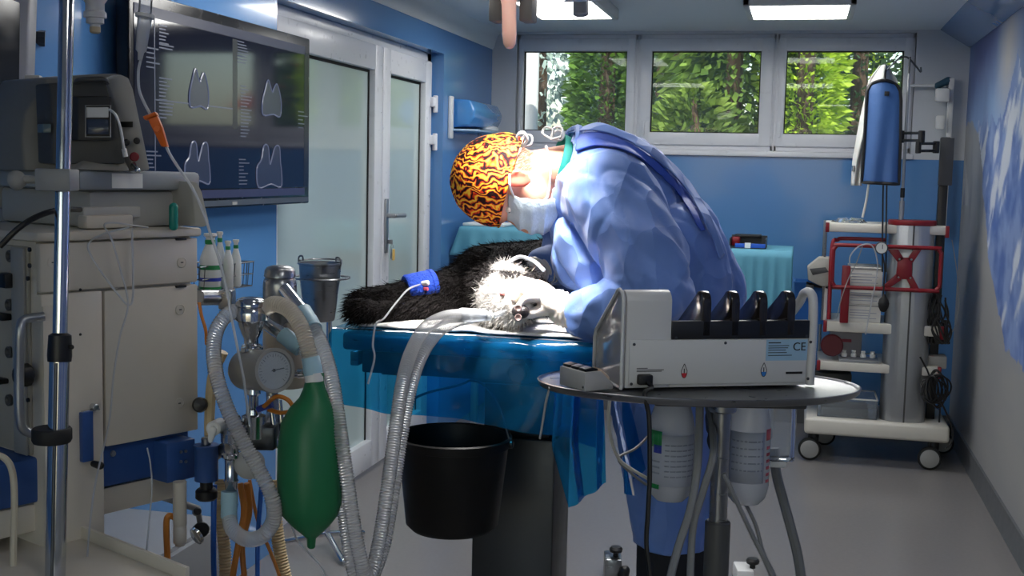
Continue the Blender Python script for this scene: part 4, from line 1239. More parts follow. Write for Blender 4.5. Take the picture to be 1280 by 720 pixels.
bottle(908, 962, 498, 630, 2.32, 'milky bottle with faded red print under the right half of the tray',
       [(-1.2, .6, .20, .62, lab, 'label'), (.72, 1.15, .55, .64, rpr, 'red_badge')] + [(.78, 1.1, .20 + i * .055, .225 + i * .055, rpr, 'red_print') for i in range(6)] + [(-1.0, .5, .30 + i * .06, .312 + i * .06, ipr, 'label_print') for i in range(5)])
c = at(976, 540, 2.36); zb_ = at(976, 583, 2.36).z
t_ = thing('waste_container', 'clear square container with a white foot at the right under the tray', 'container', V((c.x, c.y, zb_)))
b = MB().box((c.x, c.y, (zb_ + .012 + TRZ - .03) / 2), (.050, .05, TRZ - .03 - zb_ - .012), rz=YAW, bev=.006)
part('body', b, MT['clear'], t_)
part('foot', MB().box((c.x - .006, c.y, zb_ + .006), (.032, .04, .012), rz=YAW, bev=.002), MT['white'], t_)
part('lid', MB().box((c.x, c.y, TRZ - .022), (.058, .058, .016), rz=YAW, bev=.003), MT['dgrey'], t_)

greyh = M('grey_hose', rgb(110, 112, 114), .5); greyl = M('grey_cable', rgb(128, 130, 132), .5)
def hose(name, px, d, r, mat, label, cat, fin=True, **kw):
    pts = [at(p[0], p[1], p[2] if len(p) > 2 else d) for p in px]
    return solo(name, MB().tube(pts, r, **kw), mat, label, cat)
hose('hose', [(968, 560), (970, 590), (979, 625), (990, 665), (999, 705), (1004, 760), (1010, 860), (1030, 1010)], 2.40, .0098, greyh, 'thick grey hose hanging down from the clear square container', 'hose')
hose('cable', [(875, 497, 2.2), (874, 540, 2.17), (871, 590, 2.16), (862, 640, 2.15), (846, 690, 2.14), (836, 740, 2.13), (830, 850, 2.12)], 2.17, .0075, greyl, 'grey cable falling left of the tray post, frontmost of the pair', 'cable')
hose('cable', [(884, 497, 2.3), (892, 560, 2.16), (880, 610, 2.16), (868, 650, 2.17), (864, 690, 2.18), (862, 760, 2.18), (862, 850, 2.18)], 2.17, .0068, greyl, 'grey cable crossing close to the tray post behind the other cable', 'cable')
hose('cable', [(905, 592, 2.16), (920, 625, 2.17), (940, 668, 2.2), (958, 705, 2.22), (975, 750, 2.24), (995, 830, 2.25)], 2.2, .0045, greyl, 'grey cable fanning right from the tray post, lower one', 'cable')
hose('cable', [(928, 622, 2.33), (944, 655, 2.33), (954, 690, 2.33), (970, 725, 2.33), (990, 790, 2.33)], 2.3, .004, greyl, 'thin grey cable dropping from the bottle with faded red print', 'cable')
hose('cable', [(763, 492, 2.2), (761, 520, 2.22), (764, 550, 2.26), (774, 574, 2.3), (792, 588, 2.32), (812, 600, 2.33), (826, 612, 2.34)], 2.25, .0032, M('white_cable', rgb(206, 204, 198), .5), 'white cable looping from the tray edge behind the green-labelled bottle', 'cable')
hose('cable', [(832, 520, 2.36), (815, 540, 2.36), (795, 560, 2.34), (773, 573, 2.32), (790, 592, 2.34), (808, 606, 2.36)], 2.3, .0028, greyl, 'thin grey cable doubling back beside the white cable loop', 'cable')
hose('cable', [(687, 484, 2.12), (682, 505, 2.2), (678, 530, 2.28), (675, 548, 2.32)], 2.2, .0022, M('white_cable_thin', rgb(216, 216, 212), .5), 'thin white cable hanging from the left rim of the tray over the drape', 'cable')
# foot pedals on the floor behind the stand
for px, lbl in ((770, 'small silver foot pedal with black knob on the floor left of the tray post'), (934, 'small white foot pedal with black knob on the floor right of the tray post')):
    c = at(px, 700, 4.30); c.z = 0
    t_ = thing('foot_pedal', lbl, 'foot pedal', c, 'foot pedals on the floor')
    h_ = .085 if px < 800 else .055
    part('pedal_body', MB().box((c.x - .012, c.y, h_ / 2 + .0), (.06, .11, h_), rz=.2, bev=.006), MT['steel'] if px < 800 else MT['white'], t_)
    part('pedal_knob', MB().lathe([(.010, 0), (.010, .012), (.022, .018), (.024, .028), (.018, .036)], (c.x + (.0 if px < 800 else .02), c.y - .01, h_ - .001), n=20), MT['black'], t_)
    if px < 800: part('knob_guard', MB().cap((c.x + .035, c.y - .05, .03), (c.x + .04, c.y - .05, .05), .02, .018), MT['black'], t_)
# ================================================================== ANAESTHESIA MACHINE (left foreground)
AO = at(247, 290, 2.30)
UD = (at(48, 282, 2.04) - AO); UD.z = 0; UL = UD.length; UD.normalize()
ND = V((-UD.y, UD.x, 0)); 
if ND.dot(EYE - AO) < 0: ND = -ND
def Q(u, n, z): return V((AO.x, AO.y, 0)) + UD * u + ND * n + ZU * z
def fu(px, py, n=0.0):
    r = ray(px, py); o = Q(0, n, 0); t_ = (o - EYE).dot(ND) / r.dot(ND); p = EYE + r * t_
    return (p - o).dot(UD), p.z
def fe(px, py, u=None):
    u = UL if u is None else u
    r = ray(px, py); o = Q(u, 0, 0); t_ = (o - EYE).dot(UD) / r.dot(UD); p = EYE + r * t_
    return (p - o).dot(ND), p.z
def qbox(mb, u0, u1, n0, n1, z0, z1, bev=0):
    return mb.box(Q((u0 + u1) / 2, (n0 + n1) / 2, (z0 + z1) / 2), (abs(u1 - u0), abs(n1 - n0), abs(z1 - z0)), ax=(UD, ND, ZU), bev=bev)
zt = fu(200, 286)[1]; zs = fu(200, 297)[1]; zd = fu(200, 357)[1]; zb = fu(190, 548)[1]; zblue0 = fu(190, 601)[1]; zrail = fu(190, 636)[1]
um = fu(130, 450)[0]
am = thing('anaesthesia_machine', 'cream and blue anaesthesia machine with locked cabinet doors at the left foreground', 'anaesthesia machine', Q(UL / 2, -.2, 0))
crm = MT['cream']
part('cabinet', qbox(MB(), .004, UL - .003, -.42, -.014, zb + .004, zs, bev=.004), crm, am)
part('worktop', qbox(MB(), -.006, UL + .006, -.43, .006, zs, zt, bev=.005), crm, am)
def lock(pp, px, py):
    u, z = fu(px, py, .0)
    part('round_badge', MB().lathe([(.0105, 0), (.0105, .001), (.0092, .0016), (.0085, .0008), (.006, .0012), (.001, .0014)], Q(u, .0, z), ND, n=28), crm, pp, 'round embossed lock badge')
    part('badge_mark', MB().box(Q(u, .0012, z), (.006, .001, .0022), ax=(UD, ND, ZU)), MT['dgrey'], pp)
d1 = part('drawer', qbox(MB(), .0, UL - .002, -.014, .0, zd + .002, zs - .003, bev=.003), crm, am); lock(d1, 227, 328); lock(d1, 66, 328)
d2 = part('cabinet_door', qbox(MB(), .0, um - .003, -.014, .0, zb, zd - .003, bev=.003), crm, am); lock(d2, 225, 387); lock(d2, 224, 504)
for py in (299, 358):
    u, z = fu(226, py); part('hinge', qbox(MB(), u - .012, u + .012, -.003, .0025, z - .002, z + .002, bev=.0008), MT['black'], am)
# tall pillar with handle side
pz0 = .06
part('pillar', qbox(MB(), um + .002, UL - .002, -.26, .001, pz0, zd - .001, bev=.004), crm, am)
part('pillar_edge', qbox(MB(), UL - .030, UL - .002, .001, .006, pz0, zd - .02, bev=.002), crm, am)
for py in (362, 418):
    u, z = fu(100, py); part('screw', MB().lathe([(.0026, 0), (.002, .0016), (.001, .002)], Q(u, .001, z), ND, n=12), MT['black'], am)
u, z = fu(115, 508); part('catch', MB().cyl(Q(u, 0, z), Q(u, .014, z), .006, n=16, bev=.001).box(Q(u + .006, .004, z - .006), (.034, .008, .003), ax=(UD, ND, ZU), bev=.001), MT['chrome'], am)
# end face with sockets
zi0 = fe(10, 560)[1]
pn_ = part('socket_panel', qbox(MB(), UL - .003, UL + .004, -.40, -.030, zi0, zs - .01, bev=.003), M('grey_beige_panel', rgb(158, 154, 144), .5), am)
part('panel_strip', qbox(MB(), UL + .004, UL + .010, -.075, -.034, zi0, zs - .012, bev=.002), MT['grey'], am)
for px, py in ((14, 320), (13, 381), (13, 440), (13, 500)):
    n_, z = fe(px, py, UL + .004)
    part('gas_socket', MB().lathe([(.0105, 0), (.0105, .005), (.0085, .006), (.006, .004), (.005, .001), (.001, .001)], Q(UL + .004, n_, z), UD, n=24), MT['dgrey'], am)
for px, py, w_, h_ in ((14, 350, .030, .026), (8, 395, .040, .012), (6, 475, .030, .010)):
    n_, z = fe(px, py, UL + .004)
    part('connector', qbox(MB(), UL + .004, UL + .024, n_ - w_ / 2, n_ + w_ / 2, z - h_ / 2, z + h_ / 2, bev=.003), MT['black'], am)
for px, py in ((38, 312), (38, 332), (36, 348), (36, 480), (36, 500)):
    n_, z = fe(px, py, UL + .010); part('port', MB().lathe([(.004, 0), (.004, .003), (.001, .003)], Q(UL + .010, n_, z), UD, n=14), MT['black'], am)
n_, z = fe(38, 468, UL + .010); part('gas_knob', MB().cyl(Q(UL + .01, n_, z), Q(UL + .035, n_, z), .020, n=12, bev=.004), MT['black'], am)
hp = [fe(51, 396, UL + .01), fe(30, 400, UL + .035), fe(25, 418, UL + .045), fe(24, 470, UL + .045), fe(25, 520, UL + .045), fe(31, 538, UL + .035), fe(51, 545, UL + .01)]
ho = [.004, .035, .045, .045, .045, .035, .004]
part('grab_handle', MB().tube([Q(UL + o, n_, z) for (n_, z), o in zip(hp, ho)], .008, n=12), MT['alu'], am)
# blue bar with swivel block
part('blue_bar', qbox(MB(), .006, UL + .16, -.33, -.02, zblue0, zb - .001, bev=.006), MT['blue_metal'], am)
u, z = fu(141, 567, -.02); part('bar_bolt', MB().lathe([(.006, 0), (.005, .003), (.001, .0034)], Q(u, -.02, z), ND, n=16), MT['alu'], am)
part('lower_rail', qbox(MB(), .006, UL + .1, -.30, -.03, zrail, zblue0 - .004, bev=.004), crm, am)
us, _ = fu(208, 575, .02); ue, _ = fu(244, 575, .02)
zq0 = fu(225, 601, .02)[1]; zq1 = fu(225, 551, .02)[1]
swb = part('swivel_block', qbox(MB(), ue, us, -.10, .022, zq0, zq1, bev=.004), MT['blue_metal'], am)
for px, py in ((226, 565), (232, 564), (226, 577), (232, 577)):
    u, z = fu(px, py, .022); part('bolt', MB().lathe([(.0032, 0), (.003, .002), (.001, .0022)], Q(u, .022, z), ND, n=12), MT['alu'], swb)
sc = at(258, 578, 2.27); s0 = at(258, 602, 2.27).z; s1 = at(258, 558, 2.27).z
vx = lambda z: V((sc.x, sc.y, z))
part('swivel', MB().lathe([(.015, s0 - s0), (.022, .002), (.022, s1 - s0 - .004), (.0235, s1 - s0 - .002), (.0235, s1 - s0 + .004), (.012, s1 - s0 + .004)], vx(s0), n=28), MT['blue_metal'], am)
part('swivel_cap', MB().cyl(vx(s1 + .003), vx(s1 + .018), .0095, n=20, bev=.002), MT['steel'], am)
part('swivel_knob', MB().cyl(vx(s0 - .036), vx(s0 - .014), .0205, n=24, bev=.004).cyl(vx(s0 - .014), vx(s0), .012, n=16), MT['black'], am)
# cream socket pipe with amber elbow
c1 = at(226, 600, 2.25); c0 = at(225, 678, 2.25)
part('socket_pipe', MB().lathe([(.0125, 0), (.0125, .03), (.0118, .031), (.0118, .034), (.0125, .035), (.0125, c1.z - c0.z)], V((c0.x, c0.y, c0.z)), n=24).cyl(V((c0.x, c0.y, c0.z - .006)), V((c0.x, c0.y, c0.z)), .009, n=20), crm, am)
part('drain_tube', MB().tube([at(219, 647, 2.25), at(211, 645, 2.24), at(208, 655, 2.24), at(209, 690, 2.24), at(211, 730, 2.24), at(212, 800, 2.24)], .0058), MT['amber'], am, 'amber rubber drain tube')
for px, py, r_ in ((247, 639, .008), (252, 662, .016)):
    p = at(px, py, 2.45); part('small_knob', MB().cyl(p, p + V((-.02, .03, -.012)), r_, n=18, bev=.002), MT['black'], am)
part('knob_ring', MB().lathe([(.014, 0), (.018, .003), (.018, .009), (.014, .011)], at(249, 668, 2.45), V((-.4, -.8, -.35)), n=24), MT['chrome'], am)
part('knob_bar', MB().cap(at(247, 636, 2.47), at(252, 664, 2.48), .006, .006).cap(at(247, 636, 2.47), at(200, 620, 2.40), .007, .007), MT['grey'], am)
# low shelf drawer with a rim
W1 = at(125, 655, 2.15); W2 = at(237, 715, 1.95); sh = (W1.z + W2.z) / 2
W1.z = W2.z = sh
pl = [W1 - ND * .35, W2, W2 + UD * .5, W1 - ND * .35 + UD * .5]
part('low_shelf', MB().prism([p - ZU * .02 for p in pl], ZU * -.20, bev=.004), crm, am)
b = MB()
b.prism([pl[0] - ZU * .02, pl[1] - ZU * .02, pl[1] + UD * .008 - ZU * .02, pl[0] + UD * .008 - ZU * .02], ZU * .022, bev=.001)
part('shelf_rim', b, crm, am)
part('plinth', qbox(MB(), -.02, UL + .2, -.40, .05, .02, .09, bev=.01), MT['dgrey'], am)
for u_, n_ in ((.0, .02), (UL + .15, .02), (.0, -.36), (UL + .15, -.36)):
    part('caster', MB().cyl(Q(u_, n_ - .015, .035), Q(u_, n_ + .015, .035), .035, n=20, bev=.005), MT['black'], am)
part('rear_column', qbox(MB(), .05, UL, -.40, -.28, .09, zb + .01, bev=.004), crm, am)
part('shelf_post', qbox(MB(), UL + .02, UL + .07, -.2, -.12, .09, sh - .2, bev=.004), crm, am)

u, z = fu(105, 545); part('catch_tab', qbox(MB(), u - .012, u + .010, 0, .012, z - .045, z + .045, bev=.002), MT['blue_metal'], am)
p = Q(u - .01, .014, z - .05); part('tab_peg', MB().cap(p, p + ND * .02, .006, .007), MT['black'], am)
lo = thing('low_cabinet', 'low grey cabinet against the wall behind the cream anaesthesia machine', 'cabinet', (XL + .2, 2.6, 0))
lgm = M('grey_laminate', rgb(128, 130, 134), .5)
part('body', MB().span((XL + .002, 1.70, .06), (XL + .34, 3.02, .46), bev=.004), lgm, lo)
part('plinth', MB().span((XL + .002, 1.73, 0), (XL + .30, 2.99, .06)), MT['dgrey'], lo)
for y_ in (1.71, 2.365): part('door', MB().span((XL + .34, y_, .075), (XL + .358, y_ + .645, .45), bev=.003), lgm, lo)

# ---- patient monitor / ventilator on the worktop
vm = thing('ventilator', 'grey bedside ventilator with a dark tilted panel on the anaesthesia machine worktop', 'ventilator', Q(.15, -.2, zt))
lg = M('light_grey_casing_worn', rgb(178, 177, 172), .45, nz=.04); mg = M('mid_grey_casing', rgb(120, 120, 118), .5)
z2 = at(170, 237, 2.28).z; z3 = at(170, 214, 2.28).z
uu = lambda px: fu(px, 250, -.05)[0]
part('base', qbox(MB(), uu(240), uu(112), -.36, -.05, zt, z2, bev=.012), lg, vm)
part('base_deck', qbox(MB(), uu(243), uu(92), -.38, -.03, z2, z3, bev=.008), M('blue_grey_casing', rgb(150, 156, 160), .4), vm)
part('deck_label', qbox(MB(), uu(170), uu(132), -.030, -.0285, z2 + .004, z3 - .004), MT['paper'], vm)
part('base_plate', qbox(MB(), uu(170), uu(98), -.06, -.035, at(130, 272, 2.2).z, at(130, 258, 2.2).z, bev=.003), lg, vm)
part('base_block', qbox(MB(), uu(155), uu(96), -.05, -.02, zt + .002, at(130, 268, 2.2).z, bev=.004), MT['cream'], vm)
k1 = [at(*p) for p in ((239, 226, 2.27), (247, 228, 2.27), (253, 240, 2.27), (258, 262, 2.27), (262, 278, 2.27), (256, 284, 2.27), (244, 283, 2.27))]
part('side_bracket', MB().prism(k1, -ND * .09, bev=.003), lg, vm)
tl = at(217, 288, 2.24); th = at(217, 259, 2.24)
part('teal_plug', MB().cap(V((tl.x, tl.y, tl.z + .008)), V((tl.x, tl.y, th.z)), .0085, .0085), M('teal_plastic', rgb(0, 130, 116), .35), vm, 'teal rounded plug')
scr = [(26, 168), (30, 140), (52, 112), (58, 98), (128, 92), (152, 92), (161, 97), (166, 110), (186, 214), (30, 214)]
cz_ = [at(x, y, 2.26 if x > 120 else 2.20) for x, y in scr]
part('monitor_body', MB().prism(cz_, -ND * .16, bev=.006), mg, vm)
fr_ = [at(x, y, 2.20) for x, y in ((134, 100), (152, 93), (161, 97), (167, 112), (188, 213), (166, 214), (150, 150))]
part('front_bezel', MB().prism(fr_, -ND * .03, bev=.003), lg, vm)
rc = [at(x, y, 2.16) for x, y in ((62, 104), (132, 100), (146, 150), (158, 205), (66, 205))]
part('dark_panel', MB().prism(rc, -ND * .05, bev=.004), MT['dgrey'], vm)
sq = lambda x0, y0, x1, y1, d: [at(x0, y0, d), at(x1, y0, d), at(x1, y1, d), at(x0, y1, d)]
part('printer_door', MB().prism(sq(97, 120, 140, 176, 2.145), -ND * .03, bev=.003), M('charcoal_door', rgb(52, 53, 54), .45), vm)
part('white_label', MB().prism(sq(109, 134, 136, 147, 2.135), -ND * .006, bev=.001), MT['paper'], vm)
part('display', MB().prism(sq(110, 149, 136, 168, 2.135), -ND * .006, bev=.001), M('dim_blue_display', rgb(58, 70, 92), .2), vm)
part('display_frame', MB().tube(sq(107, 132, 138, 171, 2.135), .0016, n=6, sm=False, closed=True), MT['grey'], vm)
part('small_screen', MB().prism(sq(54, 155, 64, 166, 2.15), -ND * .02, bev=.001), M('small_screen', rgb(90, 110, 116), .3), vm)
for px, py, r_, mt in ((168, 196, .0085, MT['red']), (158, 178, .006, MT['black']), (171, 176, .006, MT['black'])):
    p = at(px, py, 2.19); part('connector', MB().cyl(p, p + (EYE - p).normalized() * .010, r_, n=20, bev=.002), mt, vm)
part('cable_plug', MB().cap(at(167, 207, 2.18), at(172, 213, 2.17), .006, .005), MT['chrome'], vm)
part('vent_slot', MB().prism(sq(154, 152, 166, 159, 2.19), -ND * .01), MT['black'], vm)
part('front_lid', MB().prism([at(98, 212, 2.14), at(104, 200, 2.16), (at(158, 202, 2.18)), at(164, 214, 2.16)], -ND * .04, bev=.004), M('warm_grey_lid', rgb(150, 147, 140), .45), vm)
part('top_handle', MB().tube([at(95, 104, 2.17), at(100, 100, 2.15), at(128, 99, 2.15), at(134, 103, 2.17)], .005), MT['dgrey'], vm)
solo('sensor_cable', MB().tube([at(137, 137, 2.13), at(144, 143, 2.12), at(150, 158, 2.12), at(154, 180, 2.13), at(156, 192, 2.14)], .0024).cyl(at(155, 186, 2.14), at(157, 196, 2.14), .0045, n=12), MT['white'], 'short white cable plugged into the grey ventilator front', 'cable')

# ---- IV pole in front
ip = at(78, 300, 1.95)
p_top = at(84, -30, 1.95); p_mid = at(75, 420, 1.95)
ip0 = V((p_mid.x, p_mid.y, 0))
dirp = (p_top - p_mid) / (p_top.z - p_mid.z)
pz = lambda z: p_mid + dirp * (z - p_mid.z)
iv = thing('iv_pole', 'chrome infusion pole with black height clamp in front of the anaesthesia machine', 'infusion pole', V((pz(0).x, pz(0).y, 0)))
part('upper_tube', MB().cyl(pz(p_mid.z - .05), pz(2.06), .0118, n=24), MT['chrome'], iv)
part('lower_tube', MB().cyl(pz(.08), pz(at(75, 440, 1.95).z), .0160, n=24), MT['chrome'], iv)
part('tube_groove', MB().cyl(pz(.10) + V((.004, -.0145, 0)), pz(at(75, 452, 1.95).z) + V((.004, -.0145, 0)), .003, n=10), MT['darksteel'], iv)
zc0, zc1 = at(75, 452, 1.95).z, at(75, 416, 1.95).z
part('height_clamp', MB().lathe([(.012, 0), (.0185, 0), (.0195, .01), (.018, zc1 - zc0 - .004), (.012, zc1 - zc0)], pz(zc0), dirp, n=28).cap(pz(zc0 + .025) + V((.017, 0, 0)), pz(zc0 + .025) + V((.023, -.002, 0)), .004, .004), MT['black'], iv)
zr = at(62, 543, 1.95).z
rcn = pz(zr) + V((-.010, -.002, 0))
part('black_collar', MB().lathe([(.018, -.012), (.029, -.013), (.0315, -.008), (.0315, .008), (.029, .011), (.018, .010)], rcn, n=36), MT['blackrub'], iv)
zk = at(78, 225, 1.95).z
part('pole_clamp', MB().box(pz(zk) + V((-.008, -.004, 0)), (.058, .045, .036), rz=YAW, bev=.004), M('grey_clamp', rgb(140, 143, 146), .45), iv)
part('clamp_screw', MB().cyl(pz(zk) + V((-.035, -.01, 0)), pz(zk) + V((-.062, -.018, 0)), .007, n=14).ell(pz(zk) + V((-.072, -.02, -.002)), (.016, .014, .016)), MT['grey'], iv)
part('pole_hook', MB().tube([pz(2.06), pz(2.09) + V((0, 0, 0)), pz(2.09) + V((.05, .0, .01)), pz(2.06) + V((.10, 0, 0)), pz(2.075) + V((.12, 0, .0))], .004), MT['chrome'], iv)
part('pole_hook', MB().tube([pz(2.06), pz(2.09), pz(2.10) + V((.03, .03, 0)), pz(2.06) + V((.045, .05, 0)), pz(2.075) + V((.055, .06, .01))], .004), MT['chrome'], iv)
for k in range(5):
    a = k * 2 * PI / 5 + .4
    e = pz(.07) + V((math.cos(a), math.sin(a), 0)) * .12; e.z = .06
    lg_ = part('pole_foot', MB().cap(pz(.08), e, .016, .012), MT['alu'], iv)
    part('caster', MB().cyl(e + V((0, .014, -.034)), e + V((0, -.014, -.034)), .026, n=18, bev=.004), MT['black'], lg_)
# drip port of an upturned infusion bottle
bp = at(119, 37, 1.95); bx = lambda z: V((bp.x, bp.y, z))
ib = thing('infusion_bottle', 'white upturned infusion bottle neck hanging at the top beside the chrome pole', 'infusion bottle', bx(bp.z))
part('neck', MB().lathe([(.006, 0), (.008, .003), (.008, .008), (.014, .010), (.014, .018), (.018, .019), (.018, .027), (.015, .030), (.015, .042), (.022, .052), (.032, .075), (.034, .085)], bx(bp.z), n=28), M('milky_plastic', rgb(206, 208, 212), .35, sss=.1), ib)
part('stopper', MB().lathe([(.006, -.006), (.0085, -.004), (.0085, .004), (.006, .006)], bx(bp.z), n=20), M('beige_stopper', rgb(190, 176, 150), .6), ib, 'beige rubber stopper')
part('body', MB().lathe([(.030, .082), (.042, .10), (.043, .22), (.036, .245), (.008, .252), (.006, .27)], bx(bp.z), n=28), MT['frost'], ib)
# drip chamber, line and orange roller clamp
pts = [(176, 74), (173, 90), (174, 112), (180, 128), (188, 143), (200, 165), (211, 190), (222, 208), (236, 228), (246, 246), (256, 270), (263, 292), (274, 325), (284, 365), (290, 400), (298, 440), (304, 470), (308, 500), (312, 530)]
iset = thing('infusion_set', 'clear infusion line with drip chamber and orange roller clamp before the wall screen', 'infusion line', at(304, 470, 1.98))
part('line', MB().tube([at(x, y, lerp(1.92, 2.12, i / 18)) for i, (x, y) in enumerate(pts)], .0024, n=8), MT['frost'], iset)
ct, cb = at(181, 22, 1.92), at(176, 66, 1.92)
ch = part('drip_chamber', MB().lathe([(.0035, -.012), (.005, 0), (.0085, .004), (.0115, (ct - cb).length)], cb, ct - cb, n=20), MT['frost'], iset, 'milky drip chamber')
part('chamber_collar', MB().lathe([(.011, 0), (.0155, 0), (.0155, .005), (.011, .005)], ct, ct - cb, n=20), MT['white'], ch)
part('upper_chamber', MB().cyl(ct, at(183, -14, 1.92), .0105, n=20), MT['clear'], ch)
part('spike', MB().tube([at(183, -14, 1.92), at(184, -40, 1.92), at(160, -56, 1.93)], .004), MT['white'], ch)
r0, r1 = at(189, 146, 1.958), at(207, 184, 1.978)
orange = M('orange_plastic', rgb(226, 106, 30), .4)
dx_ = (r1 - r0).normalized(); sx_ = dx_.cross(CF).normalized()
rc_ = part('roller_clamp', MB().prism([r0 + sx_ * .009, r0 - sx_ * .007, r1 - sx_ * .0065 - dx_ * .004, r1 + sx_ * .003, r0 + dx_ * .02 + sx_ * .0085], CF * .012, bev=.0015).box(r0 - dx_ * .001, (.022, .013, .006), ax=(sx_, CF, dx_), bev=.001), orange, iset, 'orange roller clamp')
part('roller', MB().cyl(r0 + dx_ * .022 - CF * .002, r0 + dx_ * .022 + CF * .006, .0055, n=18, bev=.0008), orange, rc_)
# thin hanging tubes in front of the cabinet
solo('sampling_tube', MB().tube([Q(.12, .012, zt + .004), at(133, 279, 2.12), at(140, 300, 2.12), at(150, 335, 2.12), at(160, 380, 2.12), at(150, 420, 2.12), at(142, 470, 2.11), at(136, 530, 2.10), at(120, 600, 2.08), at(112, 660, 2.06), at(107, 730, 2.05)], .0018, n=6), MT['frost'], 'thin clear tube hanging straight down the cabinet doors to the shelf', 'tube')
solo('sampling_tube', MB().tube([at(162, 284, 2.13), at(130, 292, 2.12), at(111, 304, 2.11), at(114, 320, 2.11), at(128, 342, 2.11), at(146, 366, 2.12), at(160, 381, 2.13), at(166, 372, 2.14), at(166, 330, 2.15), at(165, 285, 2.15)], .0018, n=6), MT['frost'], 'thin clear tube looping over the drawer front below the ventilator', 'tube')
solo('sampling_tube', MB().tube([at(184, 560, 2.14), at(188, 580, 2.13), at(190, 610, 2.13), at(187, 645, 2.13), at(183, 690, 2.10), at(180, 730, 2.1)], .0015, n=6), MT['frost'], 'thin clear tube hanging in front of the blue bar', 'tube')
hose('power_cable', [(0, 308, 1.9), (20, 288, 1.9), (40, 274, 1.92), (62, 265, 1.95), (84, 262, 2.0), (100, 262, 2.1)], 1.9, .0048, MT['black'], 'thick black cable curving behind the chrome pole onto the worktop', 'cable')
hose('drain_hose', [(-10, 566, 2.0), (6, 573, 2.0), (15, 588, 2.0), (18, 620, 2.0), (17, 680, 2.0), (16, 740, 2.0)], 2.0, .0058, M('cream_hose', rgb(186, 178, 160), .5), 'cream hose hanging down at the far left edge', 'hose')

# ================================================================== ABSORBER HEAD (valves, gauge, canister)
ab = thing('absorber_head', 'chrome valve and pressure gauge assembly of the breathing circuit beside the cabinet', 'absorber', at(312, 560, 2.25))
d1_ = 2.22
def v(px, py, d=d1_): return at(px, py, d)
def vert(px, prof_px, d, n=32, mat='chrome', name='valve_dome', label=None, lab=None):
    """lathe about a vertical axis from (half width px, y px) pairs"""
    c = at(px, prof_px[0][1], d); s_ = d / F
    zz = [at(px, y, d).z for _, y in prof_px]
    pr = [(w_ * s_, z_ - zz[-1]) for (w_, _), z_ in zip(prof_px, zz)][::-1]
    return part(name, MB().lathe(pr, V((c.x, c.y, zz[-1])), n=n), MT[mat] if isinstance(mat, str) else mat, ab, label)
vert(314, [(12, 372), (17, 374), (20, 378), (20, 382), (18, 383), (20, 386), (21, 392), (21, 400), (18, 402), (15, 410), (12, 418), (9, 424), (9, 430), (12, 432), (12, 436)], 2.22)
vert(350, [(10, 332), (16, 334), (19, 338), (20, 346), (18, 347), (20, 350), (21, 356), (21, 376), (18, 384), (15, 396), (12, 404), (12, 420)], 2.36, mat=MT['steel'])
vert(315, [(11, 432), (14, 434), (14, 440), (11, 442), (12, 452)], 2.22, name='valve_neck')
vert(358, [(10, 398), (27, 400), (29, 404), (29, 478), (26, 484), (12, 486)], 2.40, mat=M('beige_absorber', rgb(178, 166, 150), .4), name='absorber_canister', label='beige absorber canister')
vert(317, [(8, 486), (9, 492), (6, 495), (6, 510), (9, 512), (10, 518), (15, 520), (15, 548)], 2.24, name='gauge_stem')
vert(289, [(10, 538), (13, 541), (13, 552), (10, 555), (9, 566), (12, 568), (12, 572), (8, 575), (8, 600), (9.5, 602), (8, 606), (7, 618)], 2.20, name='outlet_pipe')
# outlet of the rear valve to the pale cuff
o0, o1 = v(356, 362, 2.32), v(380, 392, 2.25)
part('outlet_pipe', MB().cyl(o0, o1, .0135, n=24, bev=.002), MT['chrome'], ab)
o2, o3 = v(334, 405, 2.26), v(356, 420, 2.24)
part('outlet_pipe', MB().cyl(o2, o3, .0125, n=24, bev=.002), MT['chrome'], ab)
# gauge
g0, g1 = v(306, 462, 2.24), v(344, 463, 2.155)
gd = (g1 - g0).normalized(); gL = (g1 - g0).length; GR = .0375
part('gauge_body', MB().lathe([(GR * .9, 0), (GR, .006), (GR, gL - .014), (GR + .003, gL - .012), (GR + .003, gL), (GR - .003, gL), (GR - .004, gL - .006), (.001, gL - .006)], g0, gd, n=40), M('grey_gauge_casing', rgb(150, 148, 144), .4), ab)
gf = g0 + gd * (gL - .0052)
gdl = part('gauge_dial', MB().lathe([(GR - .004, 0), (.001, .0004)], gf, gd, n=36), MT['paper'], ab, 'white gauge dial')
gx = gd.cross(ZU).normalized(); gy = gx.cross(gd)
b = MB()
for k in range(25):
    a = math.radians(225 - k * 270 / 24); L_ = .006 if k % 4 == 0 else .0035
    dr = gx * -math.cos(a) + gy * math.sin(a)
    b.box(gf + dr * (GR - .008 - L_ / 2) + gd * .0006, (L_, .0008, .0004), ax=(dr, gd.cross(dr), gd))
part('gauge_scale', b, MT['ink'], gdl)
dr = (gx * -.9 + gy * .1).normalized()
part('gauge_needle', MB().box(gf + dr * .008 + gd * .0012, (.026, .0018, .0006), ax=(dr, gd.cross(dr), gd)).cyl(gf, gf + gd * .002, .003, n=14), MT['black'], gdl)
part('gauge_glass', MB().lathe([(GR - .003, 0), (.001, .0006)], gf + gd * .004, gd, n=36), MT['clear'], ab)
part('gauge_fitting', MB().cyl(v(288, 464, 2.25), v(306, 466, 2.24), .012, n=8, bev=.002), MT['chrome'], ab)
part('gauge_fitting', MB().cyl(v(345, 468, 2.3), v(378, 467, 2.28), .007, n=16, bev=.001).cyl(v(372, 467, 2.28), v(384, 466, 2.28), .010, n=16, bev=.001), MT['chrome'], ab)
part('valve_knob', MB().cyl(v(266, 536, 2.17), v(276, 531, 2.22), .0135, n=20, bev=.003).cap(v(266, 538, 2.17), v(263, 550, 2.175), .008, .005), MT['white'], ab, 'white valve lever')
part('lever_shaft', MB().cyl(v(274, 532, 2.22), v(300, 524, 2.24), .010, n=16, bev=.001), MT['chrome'], ab)
